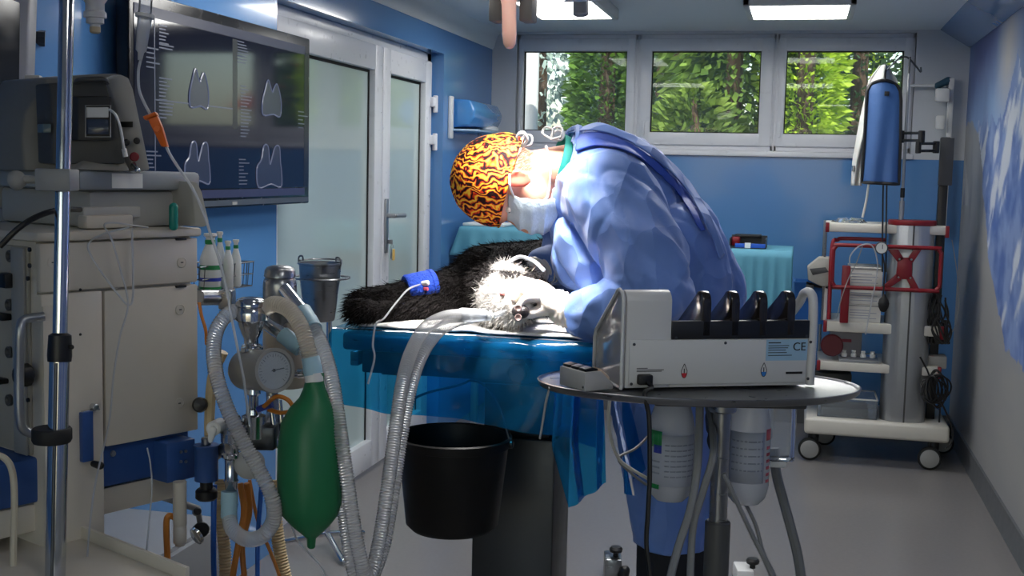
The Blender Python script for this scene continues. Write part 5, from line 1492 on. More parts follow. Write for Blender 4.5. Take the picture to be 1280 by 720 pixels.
part('manifold', MB().box(v(322, 545, 2.26), (.075, .05, .045), rz=YAW, bev=.005), MT['darksteel'], ab)
part('manifold_tube', MB().cyl(v(300, 548, 2.26), v(258, 575, 2.30), .012, n=16, bev=.002), MT['steel'], ab)
part('manifold_tube', MB().cyl(v(337, 495, 2.26), v(346, 560, 2.26), .005, n=14), MT['chrome'], ab)
part('manifold_tube', MB().cyl(v(349, 500, 2.27), v(355, 560, 2.27), .005, n=14), MT['chrome'], ab)
part('hose_union', MB().cyl(v(322, 512, 2.22), v(340, 505, 2.21), .0065, n=14, bev=.001), M('blue_union', rgb(50, 70, 160), .35), ab, 'blue hose union')
part('lower_valve', MB().lathe([(.010, 0), (.026, .002), (.028, .008), (.028, .018), (.022, .022), (.001, .023)], v(312, 580, 2.22), (EYE - v(312, 580, 2.2)).normalized(), n=32), MT['grey'], ab, 'round grey valve cover')
part('support_arm', MB().cyl(v(317, 548, 2.24), v(340, 520, 2.36), .011, n=16).cyl(v(340, 486, 2.38), v(342, 560, 2.38), .012, n=16), MT['steel'], ab)
part('bag_mount', MB().cyl(v(390, 450, 2.2), v(380, 466, 2.28), .007, n=14), MT['chrome'], ab)

# amber and blue supply hoses below
hose('supply_hose', [(330, 508, 2.2), (345, 496, 2.17), (360, 500, 2.16), (366, 512, 2.17), (352, 516, 2.2), (336, 512, 2.22)], 2.2, .0042, MT['amber'], 'amber rubber hose curled under the pressure gauge', 'hose')
hose('supply_hose', [(300, 604, 2.28), (305, 640, 2.28), (298, 680, 2.27), (290, 730, 2.27), (285, 800, 2.27)], 2.2, .0062, MT['amber'], 'amber hose hanging left of the other amber hoses below the gauge', 'hose')
hose('supply_hose', [(308, 604, 2.31), (312, 640, 2.32), (303, 680, 2.32), (306, 730, 2.31), (310, 800, 2.3)], 2.2, .0058, MT['amber'], 'amber hose bowing in the middle of the hoses below the gauge', 'hose')
hose('supply_hose', [(312, 600, 2.36), (322, 650, 2.36), (338, 690, 2.36), (352, 730, 2.36), (366, 800, 2.36)], 2.2, .0035, MT['amber'], 'thin amber hose slanting right below the gauge', 'hose')
hose('supply_hose', [(268, 606, 2.32), (267, 650, 2.32), (267, 700, 2.32), (268, 740, 2.32), (268, 820, 2.32)], 2.2, .0056, MT['bluehose'], 'bright blue hose hanging straight down beside the blue swivel', 'hose')
hose('supply_hose', [(328, 592, 2.30), (325, 630, 2.31), (322, 680, 2.31), (322, 740, 2.31), (322, 820, 2.31)], 2.2, .0046, MT['bluehose'], 'bright blue hose hanging among the amber hoses', 'hose')
creamh = M('cream_corrugated_hose', rgb(206, 184, 144), .55)
solo('scavenging_hose', MB().corr([v(276, 600, 2.40), v(277, 650, 2.38), v(281, 690, 2.38), v(282, 730, 2.38), v(284, 800, 2.38)], .012, .006, .0012), creamh, 'wide cream hose behind the bright blue hose at the swivel', 'hose')
solo('scavenging_hose', MB().corr([v(344, 600, 2.46), v(345, 650, 2.45), v(350, 690, 2.45), v(358, 730, 2.45), v(370, 800, 2.45)], .013, .006, .0012), creamh, 'wide cream hose slanting down behind the green bag', 'hose')
hose('pilot_tube', [(279, 440, 2.32), (266, 470, 2.33), (262, 520, 2.34), (262, 545, 2.33)], 2.3, .0105, creamh, 'cream pipe running down beside the cabinet door edge', 'hose')
hose('pilot_tube', [(352, 630, 2.2), (362, 650, 2.2), (370, 672, 2.2), (385, 690, 2.2), (404, 712, 2.2), (412, 740, 2.2)], 2.2, .002, MT['frost'], 'thin clear tube curling out below the green bag', 'tube')

# ================================================================== BREATHING CIRCUIT
corm = M_clear('clear_corrugated_hose', (.97, .97, .98, 1), .50, .15, (.90, .90, .90, 1), gl=.2, trl=.5)
def breathing(pts, label, r=.0125, cuffs=(), mat=corm):
    P = [at(*p) for p in pts]
    o = thing('breathing_hose', label, 'breathing hose', min(P, key=lambda q: q.z), None)
    part('corrugated_tube', MB().corr(P, r, .0052, .0015), mat, o)
    for a, b_, rr_ in cuffs:
        a, b_ = at(*a), at(*b_)
        part('cuff', MB().lathe([(rr_ * .9, 0), (rr_, .002), (rr_, (b_ - a).length * .5), (rr_ * 1.06, (b_ - a).length * .55), (rr_ * 1.02, (b_ - a).length)], a, b_ - a, n=24), MT['paleblue'], o, 'pale blue rubber cuff')
    return o
breathing([(388, 405, 2.22), (401, 428, 2.2), (414, 470, 2.17), (424, 530, 2.14), (434, 600, 2.12), (443, 660, 2.11), (452, 705, 2.11), (459, 722, 2.12), (468, 705, 2.14), (477, 660, 2.17), (486, 600, 2.2), (494, 540, 2.24), (503, 480, 2.28), (514, 440, 2.33), (532, 410, 2.38), (556, 397, 2.43), (580, 394, 2.48)],
          'clear corrugated breathing hose from the rear valve, outer loop up to the dog', cuffs=[((378, 388, 2.255), (392, 412, 2.215), .0165)])
breathing([(372, 432, 2.24), (392, 448, 2.26), (408, 490, 2.26), (420, 560, 2.24), (430, 640, 2.20), (439, 700, 2.18), (450, 735, 2.18), (463, 725, 2.2), (480, 680, 2.24), (492, 610, 2.28), (502, 545, 2.31), (513, 485, 2.34), (526, 446, 2.38), (546, 416, 2.42), (568, 402, 2.46), (588, 397, 2.5)],
          'clear corrugated breathing hose lying just behind the outer loop', cuffs=[((352, 417, 2.245), (376, 436, 2.235), .0155)])
breathing([(306, 388, 2.23), (286, 392, 2.2), (271, 412, 2.18), (267, 440, 2.16), (272, 475, 2.14), (286, 515, 2.13), (304, 552, 2.12), (324, 588, 2.12), (340, 622, 2.12), (342, 650, 2.13), (328, 670, 2.14), (308, 674, 2.16), (291, 662, 2.18), (286, 645, 2.2)],
          'clear corrugated hose looping in front of the gauge from the front valve', cuffs=[((286, 648, 2.2), (287, 614, 2.2), .0150)], r=.0128)
breathing([(328, 388, 2.23), (344, 380, 2.2), (362, 388, 2.18), (376, 408, 2.16), (384, 432, 2.15), (389, 452, 2.15)],
          'clear corrugated hose arching from the front valve to the green bag', cuffs=[((388, 446, 2.15), (392, 468, 2.15), .0165)], r=.0140, mat=M_clear('yellowed_corrugated_hose', (.93, .90, .84, 1), .36, .2, (.80, .75, .66, 1), gl=.2, trl=.5))
tj = thing('airway_connector', 'clear airway connector joining the breathing hoses at the white-furred muzzle', 'connector', at(600, 396, 2.49))
part('y_piece', MB().cap(at(578, 394, 2.47), at(604, 394, 2.49), .0155, .013).cap(at(600, 395, 2.49), at(612, 396, 2.49), .0095, .009), MT['frost'], tj)
part('airway_tube', MB().tube([at(610, 396, 2.49), at(622, 393, 2.49), at(634, 388, 2.50), at(640, 378, 2.52)], .0058), MT['clear'], tj)
part('tie', MB().tube([at(612, 388, 2.485), at(616, 396, 2.478), at(614, 402, 2.485)], .0022), MT['paper'], tj)
hose('suction_tube', [(634, 372, 2.52), (632, 350, 2.58), (633, 334, 2.62), (640, 325, 2.64), (652, 321, 2.64), (668, 327, 2.6), (680, 338, 2.58)], 2.6, .0042, MT['frost'], 'clear curved tube arching over the dog head between the gloved hands', 'tube')

# ---- reservoir bag
gb = thing('reservoir_bag', 'green rubber reservoir bag hanging from the arched hose', 'reservoir bag', at(388, 684, 2.15))
gm_ = M('green_rubber', rgb(36, 112, 72), .42, spec=.4, nz=.08, ns=14)
secs = [(393, 466, 11, 11), (393, 478, 11, 11), (393, 486, 13, 12), (393, 497, 18, 16), (391, 510, 28, 22), (389, 528, 36, 27), (388, 560, 39, 30), (387, 600, 39, 31), (387, 630, 38, 29), (387, 645, 33, 24), (388, 658, 22, 17), (389, 668, 11, 9), (389, 673, 5, 5), (389, 684, 4, 4), (389, 686, 2, 2)]
rr = []
for px, py, a_, c_ in secs:
    c0 = at(px, py, 2.15); s_ = 2.15 / F
    ring = []
    for k in range(48):
        t_ = 2 * PI * k / 48
        pl_ = 1 + .035 * math.cos(4 * t_ + .6) * min(1, a_ / 30)
        seam = .0012 if k % 24 == 0 else 0
        ring.append(c0 + CR * ((a_ * s_ * pl_ + seam) * math.cos(t_)) + CF * (c_ * s_ * pl_ * math.sin(t_)))
    rr.append(ring)
part('bag', MB().rings(rr), gm_, gb)
part('neck_ring', MB().cyl(at(393, 478, 2.15), at(392, 465, 2.15), .0168, n=28, bev=.002), MT['white'], gb, 'white neck ring')

# ================================================================== SPRAY BOTTLES IN WIRE BASKET + CLAMP
bk = thing('wire_basket', 'wire basket holding spray bottles at the right side of the cabinet', 'basket', at(284, 364, 2.62))
b = MB()
k0 = at(250, 330, 2.52); k1_ = at(317, 329, 2.70); kz0 = at(280, 362, 2.6).z; kz1 = at(280, 331, 2.6).z
bx_ = V((k1_.x - k0.x, k1_.y - k0.y, 0)); bl = bx_.length; bx_.normalize(); by_ = V((-bx_.y, bx_.x, 0))
def K(a, c, z): return V((k0.x, k0.y, 0)) + bx_ * a + by_ * c + ZU * z
wd = .085
def basket(b):
    for z, s_ in ((kz1, 0), ((kz0 + kz1) / 2, .003), (kz0, .006)):
        b.tube([K(s_, -s_ + 0, z), K(bl - s_, 0, z), K(bl - s_, wd, z), K(s_, wd, z)], .0013 if z < kz1 else .002, n=6, sm=False, closed=True)
    for i in range(12):
        a = bl * i / 11
        b.tube([K(a, 0, kz1), K(a, .004, kz0), K(a, wd - .004, kz0), K(a, wd, kz1)], .001, n=5, sm=False)
    for j in range(1, 5): b.tube([K(0, wd * j / 5, kz1), K(.004, wd * j / 5, kz0), K(bl - .004, wd * j / 5, kz0), K(bl, wd * j / 5, kz1)], .001, n=5, sm=False)
basket(b)
part('wire_cage', b, MT['darksteel'], bk)
part('bracket', MB().cyl(K(.01, .02, kz0 - .004), K(-.03, .02, kz0 - .03), .009, n=14).cyl(at(248, 372, 2.45), at(278, 372, 2.5), .016, n=20, bev=.002).box(at(284, 374, 2.5), (.028, .04, .04), rz=YAW, bev=.003), MT['steel'], bk)
wb = M('white_bottle', rgb(222, 226, 224), .4, nz=.03)
def spray(a, c, top, lbl, wide):
    base = at(a, 350, c); base.z = kz0 + .002; H_ = top - base.z; R_ = .0225 if wide else .0115
    t_ = thing('spray_bottle', lbl, 'bottle', base, 'white bottles in the wire basket')
    part('body', MB().lathe([(.002, 0), (R_ - .002, 0), (R_, .003), (R_, H_ * .50), (R_ * .9, H_ * .60), (R_ * .45, H_ * .80), (R_ * .42, H_ * .84)], base, n=24), wb, t_)
    part('green_collar', MB().cyl(base + ZU * H_ * .80, base + ZU * H_ * .88, R_ * .50, n=18, bev=.001), MT['green_lbl'], t_, 'green collar')
    part('cap', MB().lathe([(R_ * .40, 0), (R_ * .42, H_ * .05), (R_ * .62, H_ * .08), (R_ * .6, H_ * .12), (.001, H_ * .125)], base + ZU * H_ * .87, n=18), MT['white'], t_)
    if wide:
        for z0, z1, mt, nm in ((.36, .44, MT['green_lbl'], 'green_band'), (.02, .06, MT['green_lbl'], 'green_band'), (.16, .22, bpr, 'blue_wordmark')):
            part(nm, MB().lathe([(R_ + .0004, 0), (R_ + .0004, H_ * (z1 - z0))], base + ZU * H_ * z0, n=24, cap0=False, cap1=False), mt, t_)
for a, c, ty, lb_, w_ in ((263, 2.57, 290, 'largest white spray bottle with green bands at the left of the wire basket', True), (275, 2.64, 290, 'tall white bottle with green collar, second in the wire basket', False), (285, 2.60, 300, 'white bottle with green collar, third in the wire basket', False), (295, 2.65, 300, 'white bottle with green collar at the right of the wire basket', False)):
    spray(a, c, at(280, ty, 2.6).z, lb_, w_)
hose('oxygen_hose', [(249, 378, 2.4), (252, 395, 2.4), (257, 412, 2.4), (258, 430, 2.42)], 2.4, .0034, MT['amber'], 'short amber hose dropping below the basket clamp', 'hose')
for px, py in ((250, 506),):
    solo('rail_knob', MB().lathe([(.004, 0), (.012, .002), (.015, .008), (.012, .018), (.001, .02)], at(px, py, 2.33), (EYE - at(px, py, 2.33)).normalized(), n=24), MT['black'], 'black round knob at the right edge of the lower cabinet door', 'knob')

# ================================================================== MONITOR AND BRACKET AT THE FAR LEFT EDGE
dm = thing('side_monitor', 'grey framed monitor cut by the upper left edge of the photo', 'monitor', at(10, 133, 2.7))
mm = [at(38, -14, 2.75), at(33, 132, 2.75), at(-90, 122, 2.60), at(-90, -60, 2.60)]
part('frame', MB().prism(mm, CF * .045, bev=.006), M('silver_grey_bezel', rgb(150, 152, 158), .4), dm)
ms = [at(25, 4, 2.735), at(23, 120, 2.735), at(-80, 112, 2.59), at(-80, -40, 2.59)]
part('screen', MB().prism([p - CF * .002 for p in ms], CF * .006), M('dark_screen_glass', rgb(40, 42, 44), .12), dm)
part('wall_mount', MB().tube([at(-30, 40, 2.72), at(-40, 40, 2.95), V((XL + .01, at(-40, 40, 2.9).y + .15, at(-40, 40, 2.9).z))], .02), MT['dgrey'], dm)
br = thing('monitor_arm', 'white curved instrument arm with black grip below the side monitor', 'arm', at(20, 195, 2.35))
wp = M('off_white_plastic', rgb(200, 198, 194), .4)
part('arm_loop', MB().prism([at(x, y, 2.35) for x, y in ((-20, 150), (4, 128), (18, 110), (30, 106), (28, 116), (18, 124), (12, 132), (30, 133), (34, 130), (36, 145), (26, 148), (26, 165), (8, 172), (-20, 178))], CF * .04, bev=.003), wp, br)
part('black_grip', MB().prism([at(x, y, 2.33) for x, y in ((12, 132), (30, 134), (30, 143), (20, 147), (13, 143))], CF * .03, bev=.002).cap(at(28, 108, 2.36), at(56, 104, 2.42), .008, .006), MT['black'], br)
part('hinge_cover', MB().box(at(42, 98, 2.42), (.03, .03, .012), rz=.4, bev=.003), wp, br)
part('arm_tube', MB().cyl(at(-30, 184, 2.36), at(20, 184, 2.36), .014, n=20, bev=.002).cyl(at(14, 184, 2.36), at(28, 184, 2.36), .021, n=20, bev=.003), MT['dgrey'], br)
part('arm_column', MB().box(at(12, 230, 2.42), (.085, .06, .10), rz=YAW, bev=.01), MT['grey'], br)
part('arm_cable', MB().tube([at(18, 196, 2.34), at(21, 210, 2.34), at(20, 235, 2.34), at(16, 262, 2.34)], .003), MT['black'], br)
part('arm_bracket', MB().cyl(at(12, 255, 2.42), at(12, 300, 2.42), .02, n=16), MT['grey'], br)
# ================================================================== ENDOSCOPY CART (right)
YC = 6.22
def c(px, py, y=YC): return onY(px, py, y)
def cbox(px0, py0, px1, py1, y0, y1, bev=.004, yp=None):
    """box whose front face (plane y0) spans two picture corners"""
    yp = y0 if yp is None else yp
    a, b_ = c(px0, py0, yp), c(px1, py1, yp)
    return MB().span((a.x, y0, a.z), (b_.x, y1, b_.z), bev=bev)
ctc = c(1095, 530)
cart = thing('equipment_cart', 'white wheeled equipment cart with red fittings and a grey column by the mural wall', 'cart', V((ctc.x, 6.4, 0)))
shm = M('cart_cream_white', rgb(212, 208, 198), .4, nz=.03)
# base
zb0, zb1 = c(1100, 548).z, c(1100, 527).z
x0, x1 = c(1005, 540).x, c(1187, 540).x
part('base', MB().span((x0, YC - .02, zb0), (x1, YC + .48, zb1), bev=.018, seg=3), shm, cart)
for px, py, yy in ((1012, 556, YC + .04), (1162, 568, YC + .02), (1030, 556, YC + .42), (1178, 556, YC + .42)):
    r_ = .058; p = c(px, py, yy); p.z = r_
    w_ = part('caster', MB().lathe([(.012, 0), (r_ - .012, 0), (r_ - .003, .004), (r_, .010), (r_, .024), (r_ - .004, .030), (.012, .030)], p + V((0, -.015, 0)), V((0, 1, 0)), n=36), MT['blackrub'], cart)
    part('wheel_cap', MB().lathe([(.001, -.003), (r_ - .020, -.003), (r_ - .012, .001)], p + V((0, -.016, 0)), V((0, 1, 0)), n=32, cap1=False), MT['grey'], w_)
    part('fork', MB().span((p.x - .01, p.y + .016, p.z), (p.x + .045, p.y + .05, zb0 + .004), bev=.006).cyl(V((p.x + .02, p.y + .02, zb0 - .03)), V((p.x + .02, p.y + .02, zb0 + .004)), .022, n=20), MT['black'], w_)
# column
ca, cb_ = c(1100, 530), c(1158, 530); ztop = c(1128, 282).z
xm, hw = (ca.x + cb_.x) / 2, (cb_.x - ca.x) / 2
def oval(s_=1.0, dy=0.0): return [V((xm + hw * s_ * math.copysign(abs(math.cos(t_)) ** .75, math.cos(t_)), YC + .10 + dy + .085 * s_ * math.copysign(abs(math.sin(t_)) ** .75, math.sin(t_)), 0)) for t_ in [2 * PI * k / 48 for k in range(48)]]
part('column', MB().prism([p + ZU * zb1 for p in oval()], ZU * (ztop - zb1), bev=.001), MT['alu'], cart)
for f_ in (-.38, .02, .40):
    part('column_groove', MB().span((xm + hw * f_ - .004, YC + .010 + .012 * abs(f_) * 2, zb1), (xm + hw * f_ + .004, YC + .10, ztop)), MT['dgrey'], cart)
part('column_cap', MB().prism([p + ZU * ztop for p in oval(1.05)], ZU * .026, bev=.004), MT['red'], cart, 'red column cap')
# shelves
def shelf(pxl, pyt, pyb, yd=.40, name='shelf'):
    zt_, zb_ = c(1070, pyt).z, c(1070, pyb).z
    xl, xr = c(pxl, 300).x, c(1186, 300).x
    s_ = part(name, MB().span((xl, YC + .03, zb_), (xr, YC + .03 + yd, zt_), bev=.006), shm, cart)
    return xl, xr, zb_, zt_, s_
for pxl, pyt, pyb in ((1033, 280, 291), (1036, 404, 417), (1030, 455, 466)):
    xl, xr, zb_, zt_, s_ = shelf(pxl, pyt, pyb)
    part('red_corner', MB().span((xl - .006, YC + .025, zb_ - .003), (xl + .012, YC + .06, zt_ + .002), bev=.003), MT['red'], s_, 'red shelf corner')
    part('red_corner', MB().span((xr - .014, YC + .025, zb_ - .012), (xr + .004, YC + .06, zt_ + .002), bev=.003), MT['red'], s_, 'red shelf corner')
xl = c(1031, 300).x
zt1 = c(1070, 280).z
part('shelf_rod', MB().cyl(V((xl + .005, YC + .06, c(1030, 402).z)), V((xl + .005, YC + .06, zt1 - .02)), .006, n=14), MT['steel'], cart)
part('shelf_rod', MB().cyl(V((xl + .005, YC + .40, zb1)), V((xl + .005, YC + .40, zt1)), .008, n=14), MT['alu'], cart)
part('shelf_rod', MB().cyl(V((x1 - .05, YC + .40, zb1)), V((x1 - .05, YC + .40, zt1)), .008, n=14), MT['alu'], cart)
# red tubular frame with the cross plate
zf0, zf1 = c(1100, 361, YC - .03).z, c(1100, 308, YC - .03).z
xf0, xf1 = c(1041, 330, YC - .03).x, c(1176, 330, YC - .03).x
yf = YC - .03
def rrect(x0, x1, z0, z1, y, r):
    pts = []
    for cx_, cz_, a0 in ((x1 - r, z1 - r, 0), (x0 + r, z1 - r, 90), (x0 + r, z0 + r, 180), (x1 - r, z0 + r, 270)):
        for k in range(5):
            a = math.radians(a0 + k * 22.5); pts.append(V((cx_ + r * math.cos(a), y, cz_ + r * math.sin(a))))
    return pts
part('red_frame', MB().tube(rrect(xf0, xf1, zf0, zf1, yf, .035), .010, n=10, k=2, closed=True), MT['red'], cart, 'red tubular frame')
part('red_frame', MB().tube([V((xf0 - .006, yf + .02, c(1040, 400, yf).z)), V((xf0 - .006, yf + .06, zf1 - .02)), V((xf0 + .02, yf + .09, zf1 + .02)), V((xf0 + .06, yf + .10, zf1 + .028)), V(((xf0 + xf1) / 2, yf + .10, zf1 + .028))], .010, n=10), MT['red'], cart, 'red tubular frame')
xp = lambda px: c(px, 330, yf).x
zp = lambda py: c(1130, py, yf).z
b = MB()
b.prism([V((xp(1122), yf, zp(322))), V((xp(1140), yf, zp(322))), V((xp(1141), yf, zp(349))), V((xp(1121), yf, zp(349)))], V((0, .018, 0)), bev=.002)
part('cross_plate', b, MT['red'], cart, 'red cross plate')
for pts in (((1108, 312), (1122, 312), (1130, 324), (1122, 328)), ((1142, 310), (1152, 310), (1141, 328), (1134, 324)), ((1122, 342), (1128, 350), (1112, 362), (1102, 362)), ((1134, 348), (1141, 344), (1152, 362), (1142, 362))):
    part('cross_arm', MB().prism([V((xp(a), yf, zp(d_))) for a, d_ in pts], V((0, .016, 0)), bev=.002), MT['red'], cart)
for px, py in ((1124, 324), (1139, 324), (1124, 347), (1139, 347)): part('bolt', MB().cyl(V((xp(px), yf - .004, zp(py))), V((xp(px), yf, zp(py))), .005, n=12), MT['steel'], cart)
part('red_upright', cbox(1053, 332, 1060, 404, YC - .01, YC + .02, .003), MT['red'], cart, 'red upright')
rdisc = c(1040, 432, YC + .06)
part('red_disc', MB().lathe([(.001, 0), (.05, 0), (.056, .006), (.056, .03), (.05, .036)], rdisc, V((0, 1, 0)), n=36), M('dark_red_plastic', rgb(86, 14, 26), .45), cart, 'dark red round cover')
# black cable rail on the right of the cart with the folding monitor arm
rx = c(1180, 300).x
zr0, zr1 = c(1178, 448).z, c(1180, 170).z
rail = part('black_mast', MB().span((rx - .022, YC + .16, zb1 - .01), (rx + .022, YC + .20, zr1), bev=.004), MT['black'], cart, 'black upright mast')
part('mast_plate', cbox(1176, 172, 1190, 232, YC + .14, YC + .165, .004), MT['dgrey'], cart)
za = c(1160, 183).z
for (a, ya, za_), (e, ye, ze_) in (((1170, YC + .12, 184), (1148, YC - .04, 184)), ((1152, YC - .04, 171), (1128, YC + .10, 171))):
    A_, B__ = c(a, za_, ya), c(e, ze_, ye)
    for dz in (-.018, .018): part('arm_bar', MB().cap(A_ + ZU * dz, B__ + ZU * dz, .007, .007), MT['black'], cart)
    part('arm_joint', MB().cyl(A_ - ZU * .03, A_ + ZU * .03, .016, n=20, bev=.003), MT['black'], cart)
    part('arm_joint', MB().cyl(B__ - ZU * .03, B__ + ZU * .03, .014, n=20, bev=.003), MT['black'], cart)
# infusion pole on top with hook
pb, pt = c(1126, 281, YC + .09), c(1129, 92, YC + .09)
pole = part('thin_pole', MB().cyl(V((pb.x, pb.y, ztop)), V((pb.x, pb.y, pb.z + .12)), .0125, n=16).cyl(V((pb.x, pb.y, pb.z + .12)), V((pb.x, pb.y, pt.z)), .0075, n=14), MT['alu'], cart)
part('pole_grip', MB().cyl(V((pb.x, pb.y, c(1126, 247, YC + .09).z)), V((pb.x, pb.y, c(1126, 235, YC + .09).z)), .011, n=16, bev=.002), MT['black'], cart)
hz_ = lambda px, py: V((c(px, py, YC + .09).x, YC + .09, c(px, py, YC + .09).z))
part('pole_hooks', MB().tube([hz_(1104, 92), hz_(1110, 86), hz_(1124, 73), hz_(1130, 71), hz_(1136, 73), hz_(1146, 84), hz_(1151, 90), hz_(1151, 84)], .0045, n=8, k=5), MT['darksteel'], cart)
part('hook_stem', MB().cyl(V((pb.x, pb.y, pt.z - .02)), V((pb.x, pb.y, hz_(1130, 71).z)), .0055, n=12), MT['darksteel'], cart)

# boxes between the second and top shelves
zsh = c(1070, 404).z
cz_list = [(382, 404, 'lowest white carton in the stack of three on the cart shelf'), (360, 381, 'middle white carton in the stack of three on the cart shelf'), (333, 358, 'topmost white carton in the stack of three on the cart shelf')]
z_ = zsh + .001
for i, (ya, yb, lbl) in enumerate(cz_list):
    h_ = c(1080, ya).z - c(1080, yb).z
    bx0, bx1 = c(1062, 350).x, c(1104, 350).x
    t_ = thing('carton', lbl, 'box', V(((bx0 + bx1) / 2, YC + .18, z_)), 'white cartons on the cart')
    part('box_body', MB().span((bx0, YC + .05, z_), (bx1, YC + .33, z_ + h_), bev=.002), M('carton_white_%d' % i, rgb(214, 212, 206), .7), t_)
    part('lid_edge', MB().span((bx0 - .001, YC + .048, z_ + h_ * .90), (bx1 + .001, YC + .052, z_ + h_ * .97)), MT['grey'], t_)
    for k in range(4): part('printed_line', MB().span((bx0 + .01, YC + .0492, z_ + h_ * (.66 - .15 * k)), (bx0 + .01 + (.10 if k % 2 == 0 else .13), YC + .0502, z_ + h_ * (.66 - .15 * k) + .0035)), ipr, t_)
    z_ += h_ + .002
p0_ = c(1050, 350); p1_ = c(1062, 350)
solo('binder', MB().span((c(1047, 0).x, YC + .06, zsh + .001), (c(1052.5, 0).x, YC + .30, c(1049, 332).z), bev=.003), MT['paper'], 'upright white folder beside the carton stack on the cart', 'folder')
# crumpled clear bag on the top shelf
b = MB()
b.ell(c(1062, 281, YC + .2) + ZU * .012, (.085, .10, .022), n=28, m=12)
for v_ in b.bm.verts: v_.co += V((noise.noise(v_.co * 40), noise.noise(v_.co * 37 + V((5, 0, 0))), noise.noise(v_.co * 44 + V((9, 0, 0))))) * .014; v_.co.z = max(v_.co.z, c(1070, 280).z + .001)
solo('plastic_bag', b, MT['clear'], 'crumpled clear plastic bag on the top shelf of the cart', 'bag')
b = MB(); b.ell(c(1112, 277, YC + .30) + ZU * .03, (.05, .05, .02))
# tray with small bottles on the third shelf
zs3 = c(1070, 455).z
ty_ = thing('instrument_tray', 'clear tray of small vials on the third cart shelf', 'tray', V((c(1075, 450).x, YC + .15, zs3)))
part('tray_body', cbox(1049, 449, 1099, 455, YC + .04, YC + .26, .003), MT['frost'], ty_)
ztop_ = c(1075, 449, YC + .04).z
for i in range(4):
    p = V((c(1056 + i * 12, 447).x, YC + .10, ztop_ + .001))
    solo('vial', MB().lathe([(.012, 0), (.014, .002), (.014, .016), (.008, .022), (.008, .026), (.011, .027), (.011, .033), (.001, .034)], p, n=18), MT['white'], ['first', 'second', 'third', 'fourth'][i] + ' small white vial from the left on the clear tray of the cart', 'vial', 'vials on the cart tray')
mb1 = thing('suction_unit', 'pale box with faint red print on the third cart shelf behind the vials', 'box', V((c(1085, 432).x, YC + .34, zs3)))
part('casing', MB().span((c(1060, 0).x, YC + .28, zs3 + .001), (c(1103, 0).x, YC + .42, c(1080, 420).z), bev=.008), M('pale_casing', rgb(196, 190, 194), .5), mb1)
part('red_mark', MB().span((c(1072, 0).x, YC + .2785, c(1080, 438).z), (c(1089, 0).x, YC + .280, c(1080, 434).z)), rpr, mb1, 'faint red print')
# transparent bin on the base
bn = thing('storage_bin', 'clear plastic bin with a white rim on the cart base', 'bin', V((c(1065, 520).x, YC + .15, zb1)))
z0_, z1_ = zb1 + .001, c(1065, 500).z
xa, xb = c(1022, 510).x, c(1097, 510).x
b = MB()
b.span((xa, YC + .03, z0_), (xb, YC + .30, z0_ + .004)).span((xa, YC + .03, z0_), (xa + .004, YC + .30, z1_)).span((xb - .004, YC + .03, z0_), (xb, YC + .30, z1_)).span((xa, YC + .03, z0_), (xb, YC + .034, z1_)).span((xa, YC + .296, z0_), (xb, YC + .30, z1_))
part('body', b, MT['clear'], bn)
part('rim', MB().tube(rrect(xa - .003, xb + .003, YC + .027, YC + .303, 0, .02), .004, n=8, sm=False, closed=True) if False else MB().span((xa - .004, YC + .026, z1_ - .004), (xb + .004, YC + .034, z1_ + .003), bev=.002).span((xa - .004, YC + .296, z1_ - .004), (xb + .004, YC + .304, z1_ + .003), bev=.002).span((xa - .004, YC + .026, z1_ - .004), (xa + .004, YC + .304, z1_ + .003), bev=.002).span((xb - .004, YC + .026, z1_ - .004), (xb + .004, YC + .304, z1_ + .003), bev=.002), MT['white'], bn)
solo('tool_case', MB().span((xa + .02, YC + .06, z0_ + .006), (xb - .04, YC + .26, z0_ + .045), bev=.006), MT['dgrey'], 'dark flat case lying inside the clear plastic bin', 'case')
solo('black_case', MB().span((c(1040, 0).x, YC + .12, z1_ + .006), (c(1090, 0).x, YC + .36, c(1065, 472).z), bev=.01), MT['black'], 'black device case resting across the clear plastic bin', 'case')
# scanner on the left bracket, cable, blue bin
sd = thing('handheld_scanner', 'grey angular device on a bracket at the upper left of the cart', 'device', c(1025, 360, YC + .1))
part('casing', MB().prism([c(x, y, YC + .02) for x, y in ((1009, 334), (1024, 322), (1038, 322), (1038, 358), (1026, 358), (1010, 350))], V((0, .12, 0)), bev=.006), M('pale_grey_device', rgb(170, 168, 160), .45), sd)
part('face', MB().prism([c(x, y, YC + .016) for x, y in ((1012, 336), (1032, 334), (1036, 340), (1016, 344))], V((0, .01, 0)), bev=.001), MT['dgrey'], sd)
part('stand', MB().span((c(1024, 0).x, YC + .05, c(1024, 372, YC + .05).z), (c(1034, 0).x, YC + .11, c(1024, 357, YC + .05).z), bev=.003), MT['dgrey'], sd)
part('support_arm', MB().tube([c(1008, 353, YC + .08), c(1022, 358, YC + .08), c(1041, 360, YC + .05)], .006), MT['black'], sd)
bb0, bb1 = c(993, 353, YC + .1), c(1036, 353, YC + .1)
bbz = c(1010, 405, YC + .1).z
bbn = thing('blue_bin', 'bright blue plastic bin at the left side of the cart', 'bin', V(((bb0.x + bb1.x) / 2, YC + .2, bbz)))
b = MB()
def binr(s_, z): return [V((lerp(bb0.x, bb1.x, .5) + sx * s_ * (bb1.x - bb0.x) / 2, YC + .2 + sy * s_ * .10, z)) for sx, sy in ((-1, -1), (1, -1), (1, 1), (-1, 1))]
zt_ = c(1010, 354, YC + .1).z
b.rings([binr(.82, bbz), binr(1.0, zt_), binr(1.06, zt_), binr(1.06, zt_ + .006), binr(.95, zt_ + .006), binr(.78, bbz + .006)])
part('body', b, M('blue_bin_plastic', rgb(26, 100, 180), .4), bbn)
